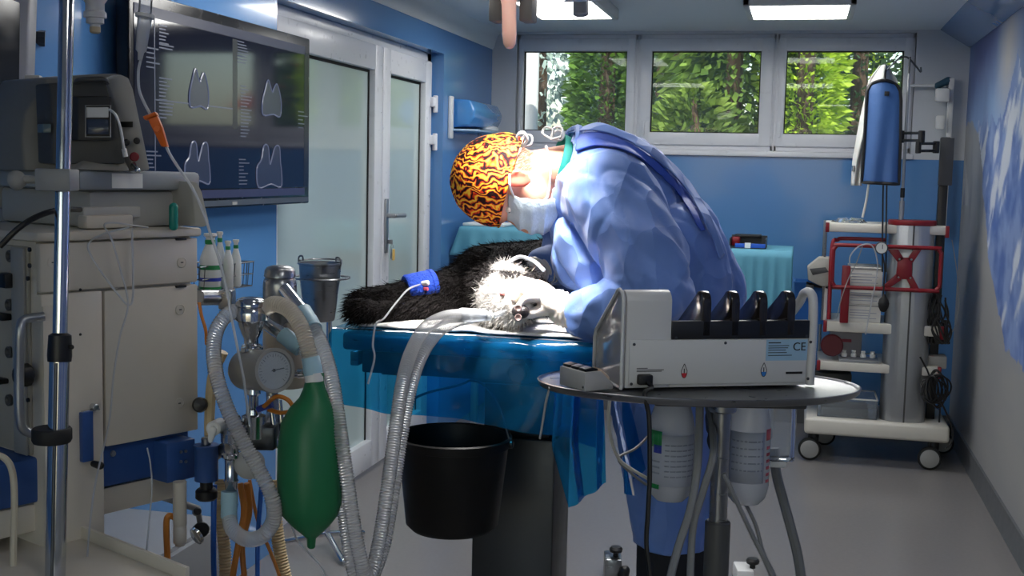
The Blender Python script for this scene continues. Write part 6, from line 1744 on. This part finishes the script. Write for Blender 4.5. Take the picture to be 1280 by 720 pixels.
part('hanger', MB().cyl(V((bb1.x - .01, YC + .2, zt_ - .03)), V((c(1036, 380).x + .06, YC + .2, zt_ - .03)), .006), MT['steel'], bbn)
# blood pressure gauge with bulb
bp_ = thing('pressure_gauge', 'round aneroid gauge with black rubber bulb hanging on the red cart frame', 'gauge', c(1103, 395, yf - .03))
gp = c(1102, 310, yf - .035)
part('gauge_case', MB().lathe([(.001, .014), (.026, .014), (.031, .010), (.031, 0), (.027, -.002), (.026, .002), (.001, .002)], gp, V((0, 1, 0)), n=32), MT['dgrey'], bp_)
dl = part('gauge_dial', MB().lathe([(.026, .001), (.001, .0008)], gp, V((0, 1, 0)), n=28), MT['paper'], bp_, 'white dial')
part('gauge_needle', MB().box(gp + V((.004, -.0005, .006)), (.003, .001, .022), bev=0), MT['black'], dl)
part('bulb', MB().lathe([(.006, -.004), (.014, .0), (.024, .02), (.027, .038), (.022, .058), (.010, .072), (.007, .085)], c(1104, 389, yf - .035), ZU, n=24), MT['blackrub'], bp_, 'black rubber bulb')
part('tube', MB().tube([c(1103, 318, yf - .035), c(1106, 335, yf - .034), c(1105, 355, yf - .035), c(1104, 370, yf - .035)], .004), MT['blackrub'], bp_)
# cables
def cwire(name, pts, r, mat, label, y=YC - .02, cat='cable', **kw):
    return solo(name, MB().tube([c(p[0], p[1], p[2] if len(p) > 2 else y) for p in pts], r, **kw), mat, label, cat)
cwire('tube', [(1062, 332), (1063, 320), (1072, 309), (1084, 305), (1092, 310), (1097, 330), (1094, 355), (1088, 385), (1082, 418)], .0035, MT['frost'], 'pale tube looping over the red frame in front of the cartons', YC - .055)
cwire('tube', [(1078, 308, YC - .05), (1070, 330, YC - .05), (1062, 345, YC - .05), (1052, 372, YC - .05), (1046, 398, YC - .05)], .0025, MT['grey'], 'thin grey tube crossing left of the carton stack', cat='tube')
cwire('power_cable', [(1190, 300, YC + .15), (1194, 325, YC + .1), (1197, 350, YC + .1), (1198, 385, YC + .1), (1192, 412, YC + .1), (1182, 420, YC + .12)], .0022, MT['grey'], 'thin grey cable bowing along the mural right of the black mast')
b = MB(); rnd = random.Random(21)
for k in range(16):
    x_ = 1158 + rnd.uniform(0, 24); y_ = YC - .0 + rnd.uniform(0, .10)
    b.tube([c(x_, 372 + rnd.uniform(-6, 6), y_), c(x_ + rnd.uniform(-8, 8), 392, y_), c(x_ + rnd.uniform(-10, 12), 412, y_), c(x_ + rnd.uniform(-8, 10), 430, y_), c(x_ + rnd.uniform(-6, 6), 400, y_)], .0045, n=6, k=5)
b.span(c(1155, 422, YC + .06), c(1168, 392, YC + .06) + V((0, .06, 0)), bev=.004)
solo('cable_bundle', b, MT['black'], 'tangled bundle of black cables hanging below the red frame at the mast', 'cable bundle', kind=None)
b = MB()
for k in range(9):
    x_ = 1168 + rnd.uniform(-4, 6); y_ = YC - .05 + rnd.uniform(0, .04); w_ = rnd.uniform(8, 20); h_ = rnd.uniform(14, 24)
    b.tube([c(x_ + w_ * math.cos(a) * .9, 486 + h_ * math.sin(a) + w_ * .3 * math.cos(a + k), y_ + .01 * math.sin(2 * a)) for a in [2 * PI * i / 10 for i in range(10)]], .0042, n=6, k=3, closed=True)
b.tube([c(1150, 446, YC - .03), c(1160, 465, YC - .03), c(1168, 490, YC - .03), c(1180, 510, YC - .03), c(1190, 535, YC - .03), c(1190, 552, YC - .03), c(1182, 560, YC - .03)], .0045, n=8)
b.tube([c(1172, 480, YC - .02), c(1175, 505, YC - .02), c(1174, 528, YC - .02)], .0045, n=8)
solo('cable_coil', b, MT['black'], 'coiled black cable hanging low at the right side of the cart', 'cable')
solo('power_adapter', MB().span(c(1157, 460, YC + .1), c(1184, 446, YC + .1) + V((0, .10, 0)), bev=.006), MT['grey'], 'grey flat box on the cart shelf end beside the cables', 'adapter')

# ---- apron, coat, wall rail
apm = M('blue_vinyl_apron', rgb(54, 92, 148), .5, bump=.15, bs=30, nz=.05)
ay = YC + .05
hx0, hx1 = 1085, 1126
def edges(t_):      # left / right picture edge of the apron by height parameter
    L_ = [(0, 1090), (.10, 1084), (.2, 1083), (.5, 1081), (1, 1077)]; R_ = [(0, 1118), (.10, 1125), (.2, 1126), (.6, 1125), (1, 1123)]
    def g_(P):
        for (a, x), (d_, x2) in zip(P, P[1:]):
            if t_ <= d_: return lerp(x, x2, (t_ - a) / (d_ - a))
        return P[-1][1]
    return g_(L_), g_(R_)
def apron(u, v_):
    l, r = edges(v_); py = lerp(101, 228, v_)
    px = lerp(l, r, u)
    if v_ == 0: py += 4 * (2 * u - 1) ** 2
    p = c(px, py + (2.2 * u if v_ > .9 else 0), ay)
    return p + V((0, -.025 * math.sin(PI * u) + .008 * math.sin(u * 11 + v_ * 2) * v_ - .02 * v_, 0))
ap = thing('lead_apron', 'blue protective apron with black edging hanging in front of the right window', 'apron', c(1104, 229, ay))
bodyp = part('apron_body', MB().grid(apron, 26, 40), apm, ap, recalc=False, ang=180); solidify(bodyp, .010)
loop_ = [apron(u / 12, 0) for u in range(13)] + [apron(1, v_ / 20) for v_ in range(1, 21)] + [apron(1 - u / 12, 1) for u in range(1, 13)] + [apron(0, 1 - v_ / 20) for v_ in range(1, 20)]
part('black_edging', MB().tube([p + V((0, -.007, 0)) for p in loop_], .0085, n=8, sm=False, closed=True), MT['black'], ap, 'black edging')
part('strap', MB().tube([c(1106, 104, ay - .02), c(1106, 96, ay + .0), c(1107, 88, ay + .03), hz_(1108, 87)], .005), MT['black'], ap)
bd_ = c(1108.5, 117, ay - .035); part('badge', MB().box(bd_, (.022, .004, .022), bev=.001), MT['black'], ap)
for px in (1104, 1108.5):
    part('hanging_tie', MB().tube([c(px, 229, ay - .02), c(px - .5, 260, ay - .02), c(px - 1, 300, ay - .04), c(px - 1, 340, ay - .05)], .004, n=8), MT['black'], ap)
coat_m = M('white_translucent_coat', rgb(206, 208, 204), .7, sss=.1, bump=.25, bs=30)
def coat(u, v_):
    L_ = [(0, 1100), (.05, 1094), (.12, 1086), (.35, 1078), (.6, 1071), (.8, 1066), (1, 1064)]; R_ = [(0, 1110), (.05, 1114), (.12, 1122), (.3, 1122), (.6, 1090), (.8, 1080), (1, 1076)]
    def g_(P):
        for (a, x), (d_, x2) in zip(P, P[1:]):
            if v_ <= d_: return lerp(x, x2, (v_ - a) / (d_ - a))
        return P[-1][1]
    p = c(lerp(g_(L_), g_(R_), u), lerp(82, 232, v_), YC + .13)
    return p + V((0, .02 * math.sin(u * 9 + v_ * 3) - .03 * math.sin(PI * u), 0))
wc = thing('white_coat', 'whitish coat hanging behind the blue apron at the right window', 'coat', c(1075, 230, YC + .13))
o_ = part('coat_body', MB().grid(coat, 24, 40), coat_m, wc, recalc=False, ang=180); solidify(o_, .006)
part('hanger_loop', MB().tube([c(1105, 84, YC + .12), c(1105, 80, YC + .11), hz_(1112, 84)], .003), MT['darksteel'], wc)
part('coat_clip', MB().cyl(c(1067, 214, YC + .09), c(1067, 207, YC + .09), .008, n=12), MT['chrome'], wc)
part('coat_tie', MB().tube([c(1086, 228, YC + .12), c(1083, 250, YC + .12), c(1078, 272, YC + .12)], .006), coat_m, wc)
wr_ = thing('wall_rail', 'white wall bracket rail with rod at the right end of the window', 'rail', V((XR - .02, 7.0, c(1184, 160, 7.0).z)))
yw = YB - .06
part('rod', MB().cyl(c(1136, 107, yw), c(1182, 107, yw), .008, n=16).ell(c(1136, 107, yw), .012), MT['white'], wr_)
xw = c(1187, 200, YB - .06).x
part('teal_clamp', MB().cap(c(1172, 107, yw), c(1185, 101, yw), .018, .022), M('teal_dark_plastic', rgb(40, 80, 100), .4), wr_, 'dark teal clamp')
part('wall_strip', MB().span((xw - .028, yw - .02, c(1183, 290, yw).z), (xw, yw + .02, c(1183, 98, yw).z), bev=.003), MT['white'], wr_)
part('socket_box', MB().box(c(1178, 119, yw - .04), (.075, .06, .075), bev=.01), MT['white'], wr_)
part('socket_box', MB().box(c(1175, 153, yw - .04), (.045, .05, .075), bev=.008), MT['white'], wr_)

# ================================================================== DRAPED TABLES BEHIND THE SURGEON
drm = M('teal_drape_fabric', rgb(92, 158, 182), .75, nz=.05, bump=.15, bs=40)
def draped_table(name, px0, px1, pyt, y0, y1, hang, label, dlabel, leftfold=False):
    a = onY(px0, pyt, y0); b_ = onY(px1, pyt, y0)
    z = a.z; xa_, xb_ = a.x, b_.x
    t_ = thing('instrument_table', label, 'table', V(((xa_ + xb_) / 2, (y0 + y1) / 2, 0)), 'instrument tables at the back')
    part('tabletop', MB().span((xa_ + .01, y0 + .01, z - .04), (xb_ - .01, y1 - .01, z - .008), bev=.004), M('brown_laminate', rgb(120, 84, 78), .5), t_)
    part('drawer', MB().span((xa_ + .06, y0 + .03, z - .26), (xb_ - .06, y1 - .06, z - .04), bev=.004), M('reddish_brown_front', rgb(118, 82, 84), .5), t_)
    for x_ in (xa_ + .08, xb_ - .08):
        for y_ in (y0 + .06, y1 - .08): part('leg', MB().span((x_ - .018, y_ - .018, 0), (x_ + .018, y_ + .018, z - .2), bev=.003), MT['alu'], t_)
    b = MB()
    def cl(u, v_):
        # cross section: front hem -> table -> back hem ; flared ends
        s_ = v_ * 3
        fl_ = .05 * (1 - min(1, u / .08)) if leftfold else 0
        x_ = lerp(xa_ - .004, xb_ + .004, u)
        w_ = .012 * math.sin(u * 40) + .008 * noise.noise(V((u * 14, 0, 3)))
        if s_ < 1: return V((x_ - fl_ * (1 - s_), y0 - .006 + w_ * (1 - s_) - .015 * (1 - s_), z - hang * (1 - s_) * (1 + .06 * noise.noise(V((u * 6, 1, 1))))))
        if s_ < 2: return V((x_, lerp(y0, y1, s_ - 1), z + .003))
        return V((x_, y1 + .006 + w_ * (s_ - 2), z - hang * (s_ - 2)))
    b.grid(cl, 60, 31)
    # left end fall
    def le(u, v_): return V((xa_ - .006 - .05 * v_ * (1 if leftfold else .3) + .006 * math.sin(u * 20) * v_, lerp(y0 - .02 * v_, y1, u), z + .002 - hang * v_))
    b.grid(le, 16, 8)
    o = solo('table_cover', b, drm, dlabel, 'drape', recalc=False, ang=180)
    solidify(o, .003)
    return xa_, xb_, z
ta = draped_table('t', 576, 700, 284, 6.35, 6.95, .155, 'brown instrument table under a teal drape left of the surgeon head', 'teal drape over the instrument table left of the surgeon head', True)
tb = draped_table('t', 903, 990, 313, 6.2, 6.8, .30, 'brown instrument table under a teal drape between surgeon and cart', 'teal drape over the instrument table between surgeon and cart', False)
solo('gauze_pack', MB().span((onY(588, 0, 6.5).x, 6.42, ta[2] + .005), (onY(640, 0, 6.5).x, 6.66, ta[2] + .022), bev=.006), MT['paper'], 'flat white gauze pack on the teal draped table left of the surgeon', 'pack')
ti = thing('instrument_box', 'open box of red, blue and steel instruments on the draped table behind the surgeon', 'instrument box', V((onY(945, 0, 6.4).x, 6.4, tb[2] + .005)))
bx0, bx1 = onY(912, 300, 6.36).x, onY(958, 300, 6.36).x
zz = tb[2] + .006
b = MB().span((bx0, 6.34, zz), (bx1, 6.56, zz + .008)).span((bx0, 6.34, zz), (bx0 + .006, 6.56, zz + .05)).span((bx1 - .006, 6.34, zz), (bx1, 6.56, zz + .05)).span((bx0, 6.55, zz), (bx1, 6.556, zz + .06))
part('box_body', b, MT['darksteel'], ti)
part('blue_insert', MB().span((bx0 + .03, 6.335, zz + .004), (bx1 - .004, 6.345, zz + .026), bev=.002), M('blue_insert', rgb(40, 90, 190), .4), ti, 'blue strip')
part('red_insert', MB().span((bx0 + .01, 6.40, zz + .01), (bx0 + .05, 6.46, zz + .055), bev=.003), MT['red'], ti, 'dark red insert')
part('dark_lid', MB().span((bx0 + .02, 6.44, zz + .05), (bx1 - .03, 6.56, zz + .066), bev=.003), MT['black'], ti)
part('white_tag', MB().span((bx0 + .08, 6.333, zz + .002), (bx0 + .11, 6.336, zz + .03)), MT['paper'], ti)

# ================================================================== WALL SCREEN, SOAP DISPENSER, STEEL BUCKET
XS = XL + .075
def w(px, py, x=XS): return onX(px, py, x)
yR, yL = w(387, 150).y, w(163, 150).y
zB = w(384, 254).z; zT = w(387, 52).z + .01
tv = thing('wall_screen', 'large black wall screen showing four dark radiographs of tooth pairs', 'screen', V((XS - .03, (yL + yR) / 2, zB)))
part('case', MB().span((XS - .045, yL, zB), (XS, yR, zT), bev=.006), M('screen_black_casing', rgb(18, 18, 22), .25), tv)
part('wall_mount', MB().span((XL, (yL + yR) / 2 - .2, zB + .15), (XS - .04, (yL + yR) / 2 + .2, zT - .15), bev=.004), MT['dgrey'], tv)
bz = w(300, 243).z - 0
zs0, zs1 = zB + .062, zT - .055
ys0, ys1 = yL + .02, yR - .05
scm = bpy.data.materials.new('radiograph_screen'); scm.use_nodes = True
P = scm.node_tree.nodes['Principled BSDF']
P.inputs['Base Color'].default_value = rgb(10, 11, 16); P.inputs['Roughness'].default_value = .06; P.inputs['Specular IOR Level'].default_value = .6
P.inputs['Emission Color'].default_value = rgb(40, 50, 92); P.inputs['Emission Strength'].default_value = .10
scr_ = part('display', MB().span((XS - .002, ys0, zs0), (XS + .002, ys1, zs1)), scm, tv)
barm = M_emit('screen_menu_bar', rgb(110, 118, 160), .16, (.006, .007, .012, 1))
part('menu_bar', MB().span((XS + .001, ys0, zs1 - .008), (XS + .0026, ys1, zs1 + .022)), barm, scr_)
part('side_bar', MB().span((XS + .001, ys1 - .005, zs0), (XS + .0026, ys1 + .03, zs1)), M_emit('screen_side_bar', rgb(60, 70, 90), .10, (.006, .007, .012, 1)), scr_)
part('task_bar', MB().span((XS + .001, ys0, zs0 - .03), (XS + .0026, ys1, zs0 - .004)), M_emit('screen_task_bar', rgb(110, 112, 160), .16, (.006, .007, .012, 1)), scr_)
lnm = M_emit('screen_line', rgb(150, 160, 190), .22, (.006, .007, .012, 1))
ymid = w(205, 150).y; zmid = w(290, 136, XS).z
part('grid_line', MB().span((XS + .002, w(193, 100).y - .004, zs0), (XS + .003, w(193, 100).y, zs1)), lnm, scr_)
part('grid_line', MB().span((XS + .002, w(193, 100).y, zmid - .002), (XS + .003, w(290, 100).y, zmid + .002)), lnm, scr_)
part('light_band', MB().span((XS + .001, w(290, 0).y, w(340, 165).z - .0), (XS + .0022, w(296, 0).y, w(340, 60).z)), M_emit('screen_band', rgb(24, 28, 54), .10, (.006, .007, .012, 1)), scr_)
tooth_m = M_emit('tooth_image', rgb(90, 100, 136), .16, (.006, .007, .012, 1)); edge_m = M_emit('tooth_outline', rgb(140, 152, 190), .28, (.006, .007, .012, 1))
def tooth(px, py, wd, ht, flip):
    cc = w(px, py); wy = (w(px + wd, py).y - w(px - wd, py).y) / 2; wz_ = (w(px, py - ht).z - w(px, py + ht).z) / 2
    pts = [(-.9, -1), (-1.0, -.3), (-.75, .35), (-.42, 1.0), (-.12, .55), (.05, .35), (.2, .6), (.5, .85), (.85, .2), (.95, -.4), (.8, -1), (.1, -.9)]
    if flip: pts = [(-.9, -1), (-1.05, -.1), (-.7, .3), (-.5, .95), (-.15, .95), (.0, .1), (.2, .45), (.45, .95), (.8, .95), (.9, .2), (1.0, -.3), (.95, -1), (.1, -.85)]
    P2 = spline([V((XS + .0035, cc.y + a * wy, cc.z + b__ * wz_)) for a, b__ in pts], 4, True)
    tt = part('radiograph', MB().prism(P2, V((.0006, 0, 0))), tooth_m, scr_)
    part('tooth_outline', MB().tube(P2, .0028, n=5, sm=False, closed=True), edge_m, scr_)
tooth(248, 111, 12, 24, False); tooth(339, 123, 12, 22, False); tooth(246, 204, 15, 26, True); tooth(336, 208, 15, 26, True)
rnd = random.Random(4)
for px, ys in ((198, [32 + 4.4 * k for k in range(6)] + [56, 60]), (198, [98 + 4.5 * k for k in range(12)]), (296, [52 + 3.6 * k for k in range(6)] + [70, 74, 78]), (300, [108 + 4.2 * k for k in range(16)]), (298, [200 + 4.4 * k for k in range(8)]), (372, [140 + 5 * k for k in range(5)]), (182, [60 + 6 * k for k in range(5)]), (182, [190 + 5 * k for k in range(5)])):
    for y_ in ys:
        a = w(px, y_); L_ = rnd.uniform(.03, .085)
        part('caption_line', MB().span((XS + .002, a.y, a.z), (XS + .003, a.y + L_, a.z + .004)), lnm, scr_)
part('maker_mark', MB().span((XS, w(290, 256).y, zB + .008), (XS + .002, w(296, 256).y, zB + .018)), MT['grey'], tv)
part('lower_bezel', MB().span((XS - .002, yL + .01, zB + .006), (XS + .001, yR - .01, zB + .024)), M('grey_bezel_strip', rgb(70, 76, 86), .3), tv)

sdp = thing('soap_dispenser', 'blue dispenser with white tray on the blue wall beside the glazed door', 'dispenser', onX(582, 170, XL))
ya_, yb_ = onX(560, 130, XL).y, onX(604, 130, XL).y
zt_, zb_ = onX(560, 122, XL).z, onX(560, 166, XL).z
prof = [(XL, zb_ + .03), (XL + .10, zb_ + .045), (XL + .125, zb_ + .09), (XL + .13, zt_ - .06), (XL + .10, zt_ - .005), (XL, zt_)]
part('cover', MB().prism([V((x, ya_ + .08, z)) for x, z in prof], V((0, yb_ - ya_ - .12, 0)), bev=.012, seg=3), M('blue_dispenser_cover', rgb(74, 140, 206), .15, coat=.4), sdp)
part('back_plate', MB().span((XL, ya_, zb_ - .03), (XL + .02, ya_ + .05, zt_ + .01), bev=.006), MT['white'], sdp)
part('drip_tray', MB().prism([V((XL, ya_ + .02, zb_ + .012)), V((XL + .15, ya_ + .10, zb_ + .012)), V((XL + .15, yb_ - .03, zb_ + .012)), V((XL, yb_ - .02, zb_ + .012))], ZU * .012, bev=.004), M('pale_blue_tray', rgb(150, 178, 206), .3), sdp)
part('towel', MB().ell(V((XL + .09, yb_ - .18, zb_ + .04)), (.05, .12, .022)), MT['white'], sdp)
part('spout', MB().cyl(V((XL + .08, (ya_ + yb_) / 2, zb_ - .055)), V((XL + .08, (ya_ + yb_) / 2, zb_ + .012)), .010, n=14), MT['clear'], sdp)

# steel bucket in its ring stand
bc_ = at(400, 330, 4.3); sc_ = 4.3 / F
bs = thing('bucket_stand', 'steel ring stand holding the steel bucket beside the glazed door', 'stand', V((bc_.x, bc_.y, 0)))
zr_ = at(400, 347, 4.3).z
ringpts = [V((bc_.x + .105 * math.cos(2 * PI * k / 24) , bc_.y + .105 * math.sin(2 * PI * k / 24), zr_)) for k in range(24)]
part('ring', MB().tube(ringpts, .004, n=8, k=2, closed=True), MT['steel'], bs)
b_x = bc_ + V((-.02, .10, 0))
part('post', MB().cyl(V((bc_.x - .03, bc_.y + .16, .05)), V((bc_.x - .03, bc_.y + .16, zr_)), .011, n=16).cyl(V((bc_.x - .03, bc_.y + .16, zr_)), V((bc_.x - .02, bc_.y + .103, zr_)), .006, n=12), MT['chrome'], bs)
for k in range(3):
    a = k * 2 * PI / 3 + 1.2
    part('foot', MB().cap(V((bc_.x - .03, bc_.y + .16, .06)), V((bc_.x - .03 + .2 * math.cos(a), bc_.y + .16 + .2 * math.sin(a), .013)), .011, .011), MT['chrome'], bs)
zt_ = at(400, 328, 4.3).z; zb_ = at(400, 402, 4.3).z; R1_ = 27 * sc_; R0b = 19 * sc_
kb = thing('steel_bucket', 'shiny steel bucket with folded wire handle beside the glazed door', 'bucket', V((bc_.x, bc_.y, zb_)))
hh = zt_ - zb_
part('body', MB().lathe([(.001, 0), (R0b - .006, 0), (R0b, .006), (lerp(R0b, R1_, .76), hh * .72), (R1_ - .002, hh - .008), (R1_ + .003, hh - .006), (R1_ + .003, hh), (R1_ - .003, hh), (R0b - .003, .008), (.001, .006)], (bc_.x, bc_.y, zb_), n=48), MT['steel'], kb)
for s_ in (-1, 1):
    q = V((bc_.x + s_ * R1_ * .97, bc_.y - .0, zt_))
    part('handle_eye', MB().tube([q + V((0, 0, -.02)), q + V((s_ * .006, -.004, .002)), q + V((s_ * .002, -.006, .018)), q + V((-s_ * .010, -.006, .020)), q + V((-s_ * .012, -.004, .006))], .0035, n=8), MT['steel'], kb)
part('wire_handle', MB().tube([V((bc_.x + R1_, bc_.y, zt_ + .004)), V((bc_.x + R1_ * .7, bc_.y + R1_ * .85, zt_ + .006)), V((bc_.x, bc_.y + R1_ * 1.12, zt_ + .006)), V((bc_.x - R1_ * .7, bc_.y + R1_ * .85, zt_ + .006)), V((bc_.x - R1_, bc_.y, zt_ + .004))], .003), MT['steel'], kb)
# ================================================================== SURGICAL LAMP
lc = at(642, -92, 2.62)
aim = at(648, 372, 2.60)
t = thing('surgical_lamp', 'ceiling-hung operating lamp with a pink-lit handle above the surgeon', 'surgical lamp', lc)
ax_ = (lc - aim).normalized(); ax_ = V((0, 0, 1))
hb = at(637, 61, 2.45); ht = at(636, -4, 2.45)
handm = M('lamp_handle_silicone', rgb(236, 188, 172), .45, sss=.2)
part('handle', MB().lathe([(.002, 0), (.008, .002), (.0125, .010), (.0145, .03), (.0150, .09), (.017, .1), (.017, .125)], hb, ht - hb, n=24), handm, t, 'rounded pink handle')
dz = ht.z + .012
for q in (-.035, .03): part('handle_bracket', MB().box(V((ht.x + q, ht.y + .05, dz - .03)), (.028, .05, .055), bev=.004), MT['dgrey'], t)
hx, hy_ = ht.x + .02, ht.y + .05
part('lamp_housing', MB().lathe([(.02, 0), (.27, 0), (.285, .012), (.285, .035), (.25, .06), (.08, .085), (.03, .09)], (hx, hy_, dz + .02), n=48), MT['white'], t)
lens = M_emit('lamp_lens', (1, .96, .9, 1), 6.0)
for k in range(6):
    a = k * PI / 3 + .5
    c = V((hx + .17 * math.cos(a), hy_ + .17 * math.sin(a), dz + .012))
    part('lens', MB().cyl(c, c + V((0, 0, .01)), .05, n=24, bev=.003), lens, t)
part('lamp_arm', MB().tube([(hx, hy_, dz + .10), (hx, hy_ + .02, CZ - .1), (hx, hy_ + .03, CZ)], .03, n=16), MT['white'], t)
part('knob', MB().cyl(at(726, 20, 3.0), at(726, -12, 3.0), .020, n=20, bev=.004).box(at(726, -16, 3.0), (.05, .05, .03), bev=.005), MT['grey'], t)
part('side_arm', MB().tube([V((hx + .2, hy_ + .1, dz + .045)), at(690, -14, 2.75), at(726, -16, 3.0)], .012), MT['grey'], t)
sp = light('lamp_beam', 'SPOT', (hx, hy_, dz + .005), 170, (1, .965, .92), target=aim, spot_size=math.radians(60), spot_blend=.75, shadow_soft_size=.10)
# added unseen lamp head, up and to the left, to brighten the dog's muzzle
sat = at(455, -215, 2.15); aim2 = at(648, 386, 2.52)
sd_ = (aim2 - sat).normalized()
part('added_lamp_head', MB().lathe([(.02, -.07), (.09, -.055), (.105, -.02), (.105, .0), (.095, .004), (.02, .004)], sat, sd_, n=36), MT['white'], t)
part('added_lamp_lens', MB().lathe([(.088, .005), (.088, .010), (.001, .012)], sat, sd_, n=36), lens, t)
part('added_lamp_arm', MB().tube([sat - sd_ * .06, sat - sd_ * .07 + V((.1, .05, .03)), V((hx - .1, hy_, dz + .10)), V((hx, hy_, dz + .11))], .014), MT['white'], t)
light('added_lamp_beam', 'SPOT', sat + sd_ * .03, 125, (1, .965, .92), target=aim2, spot_size=math.radians(17), spot_blend=.7, shadow_soft_size=.05)
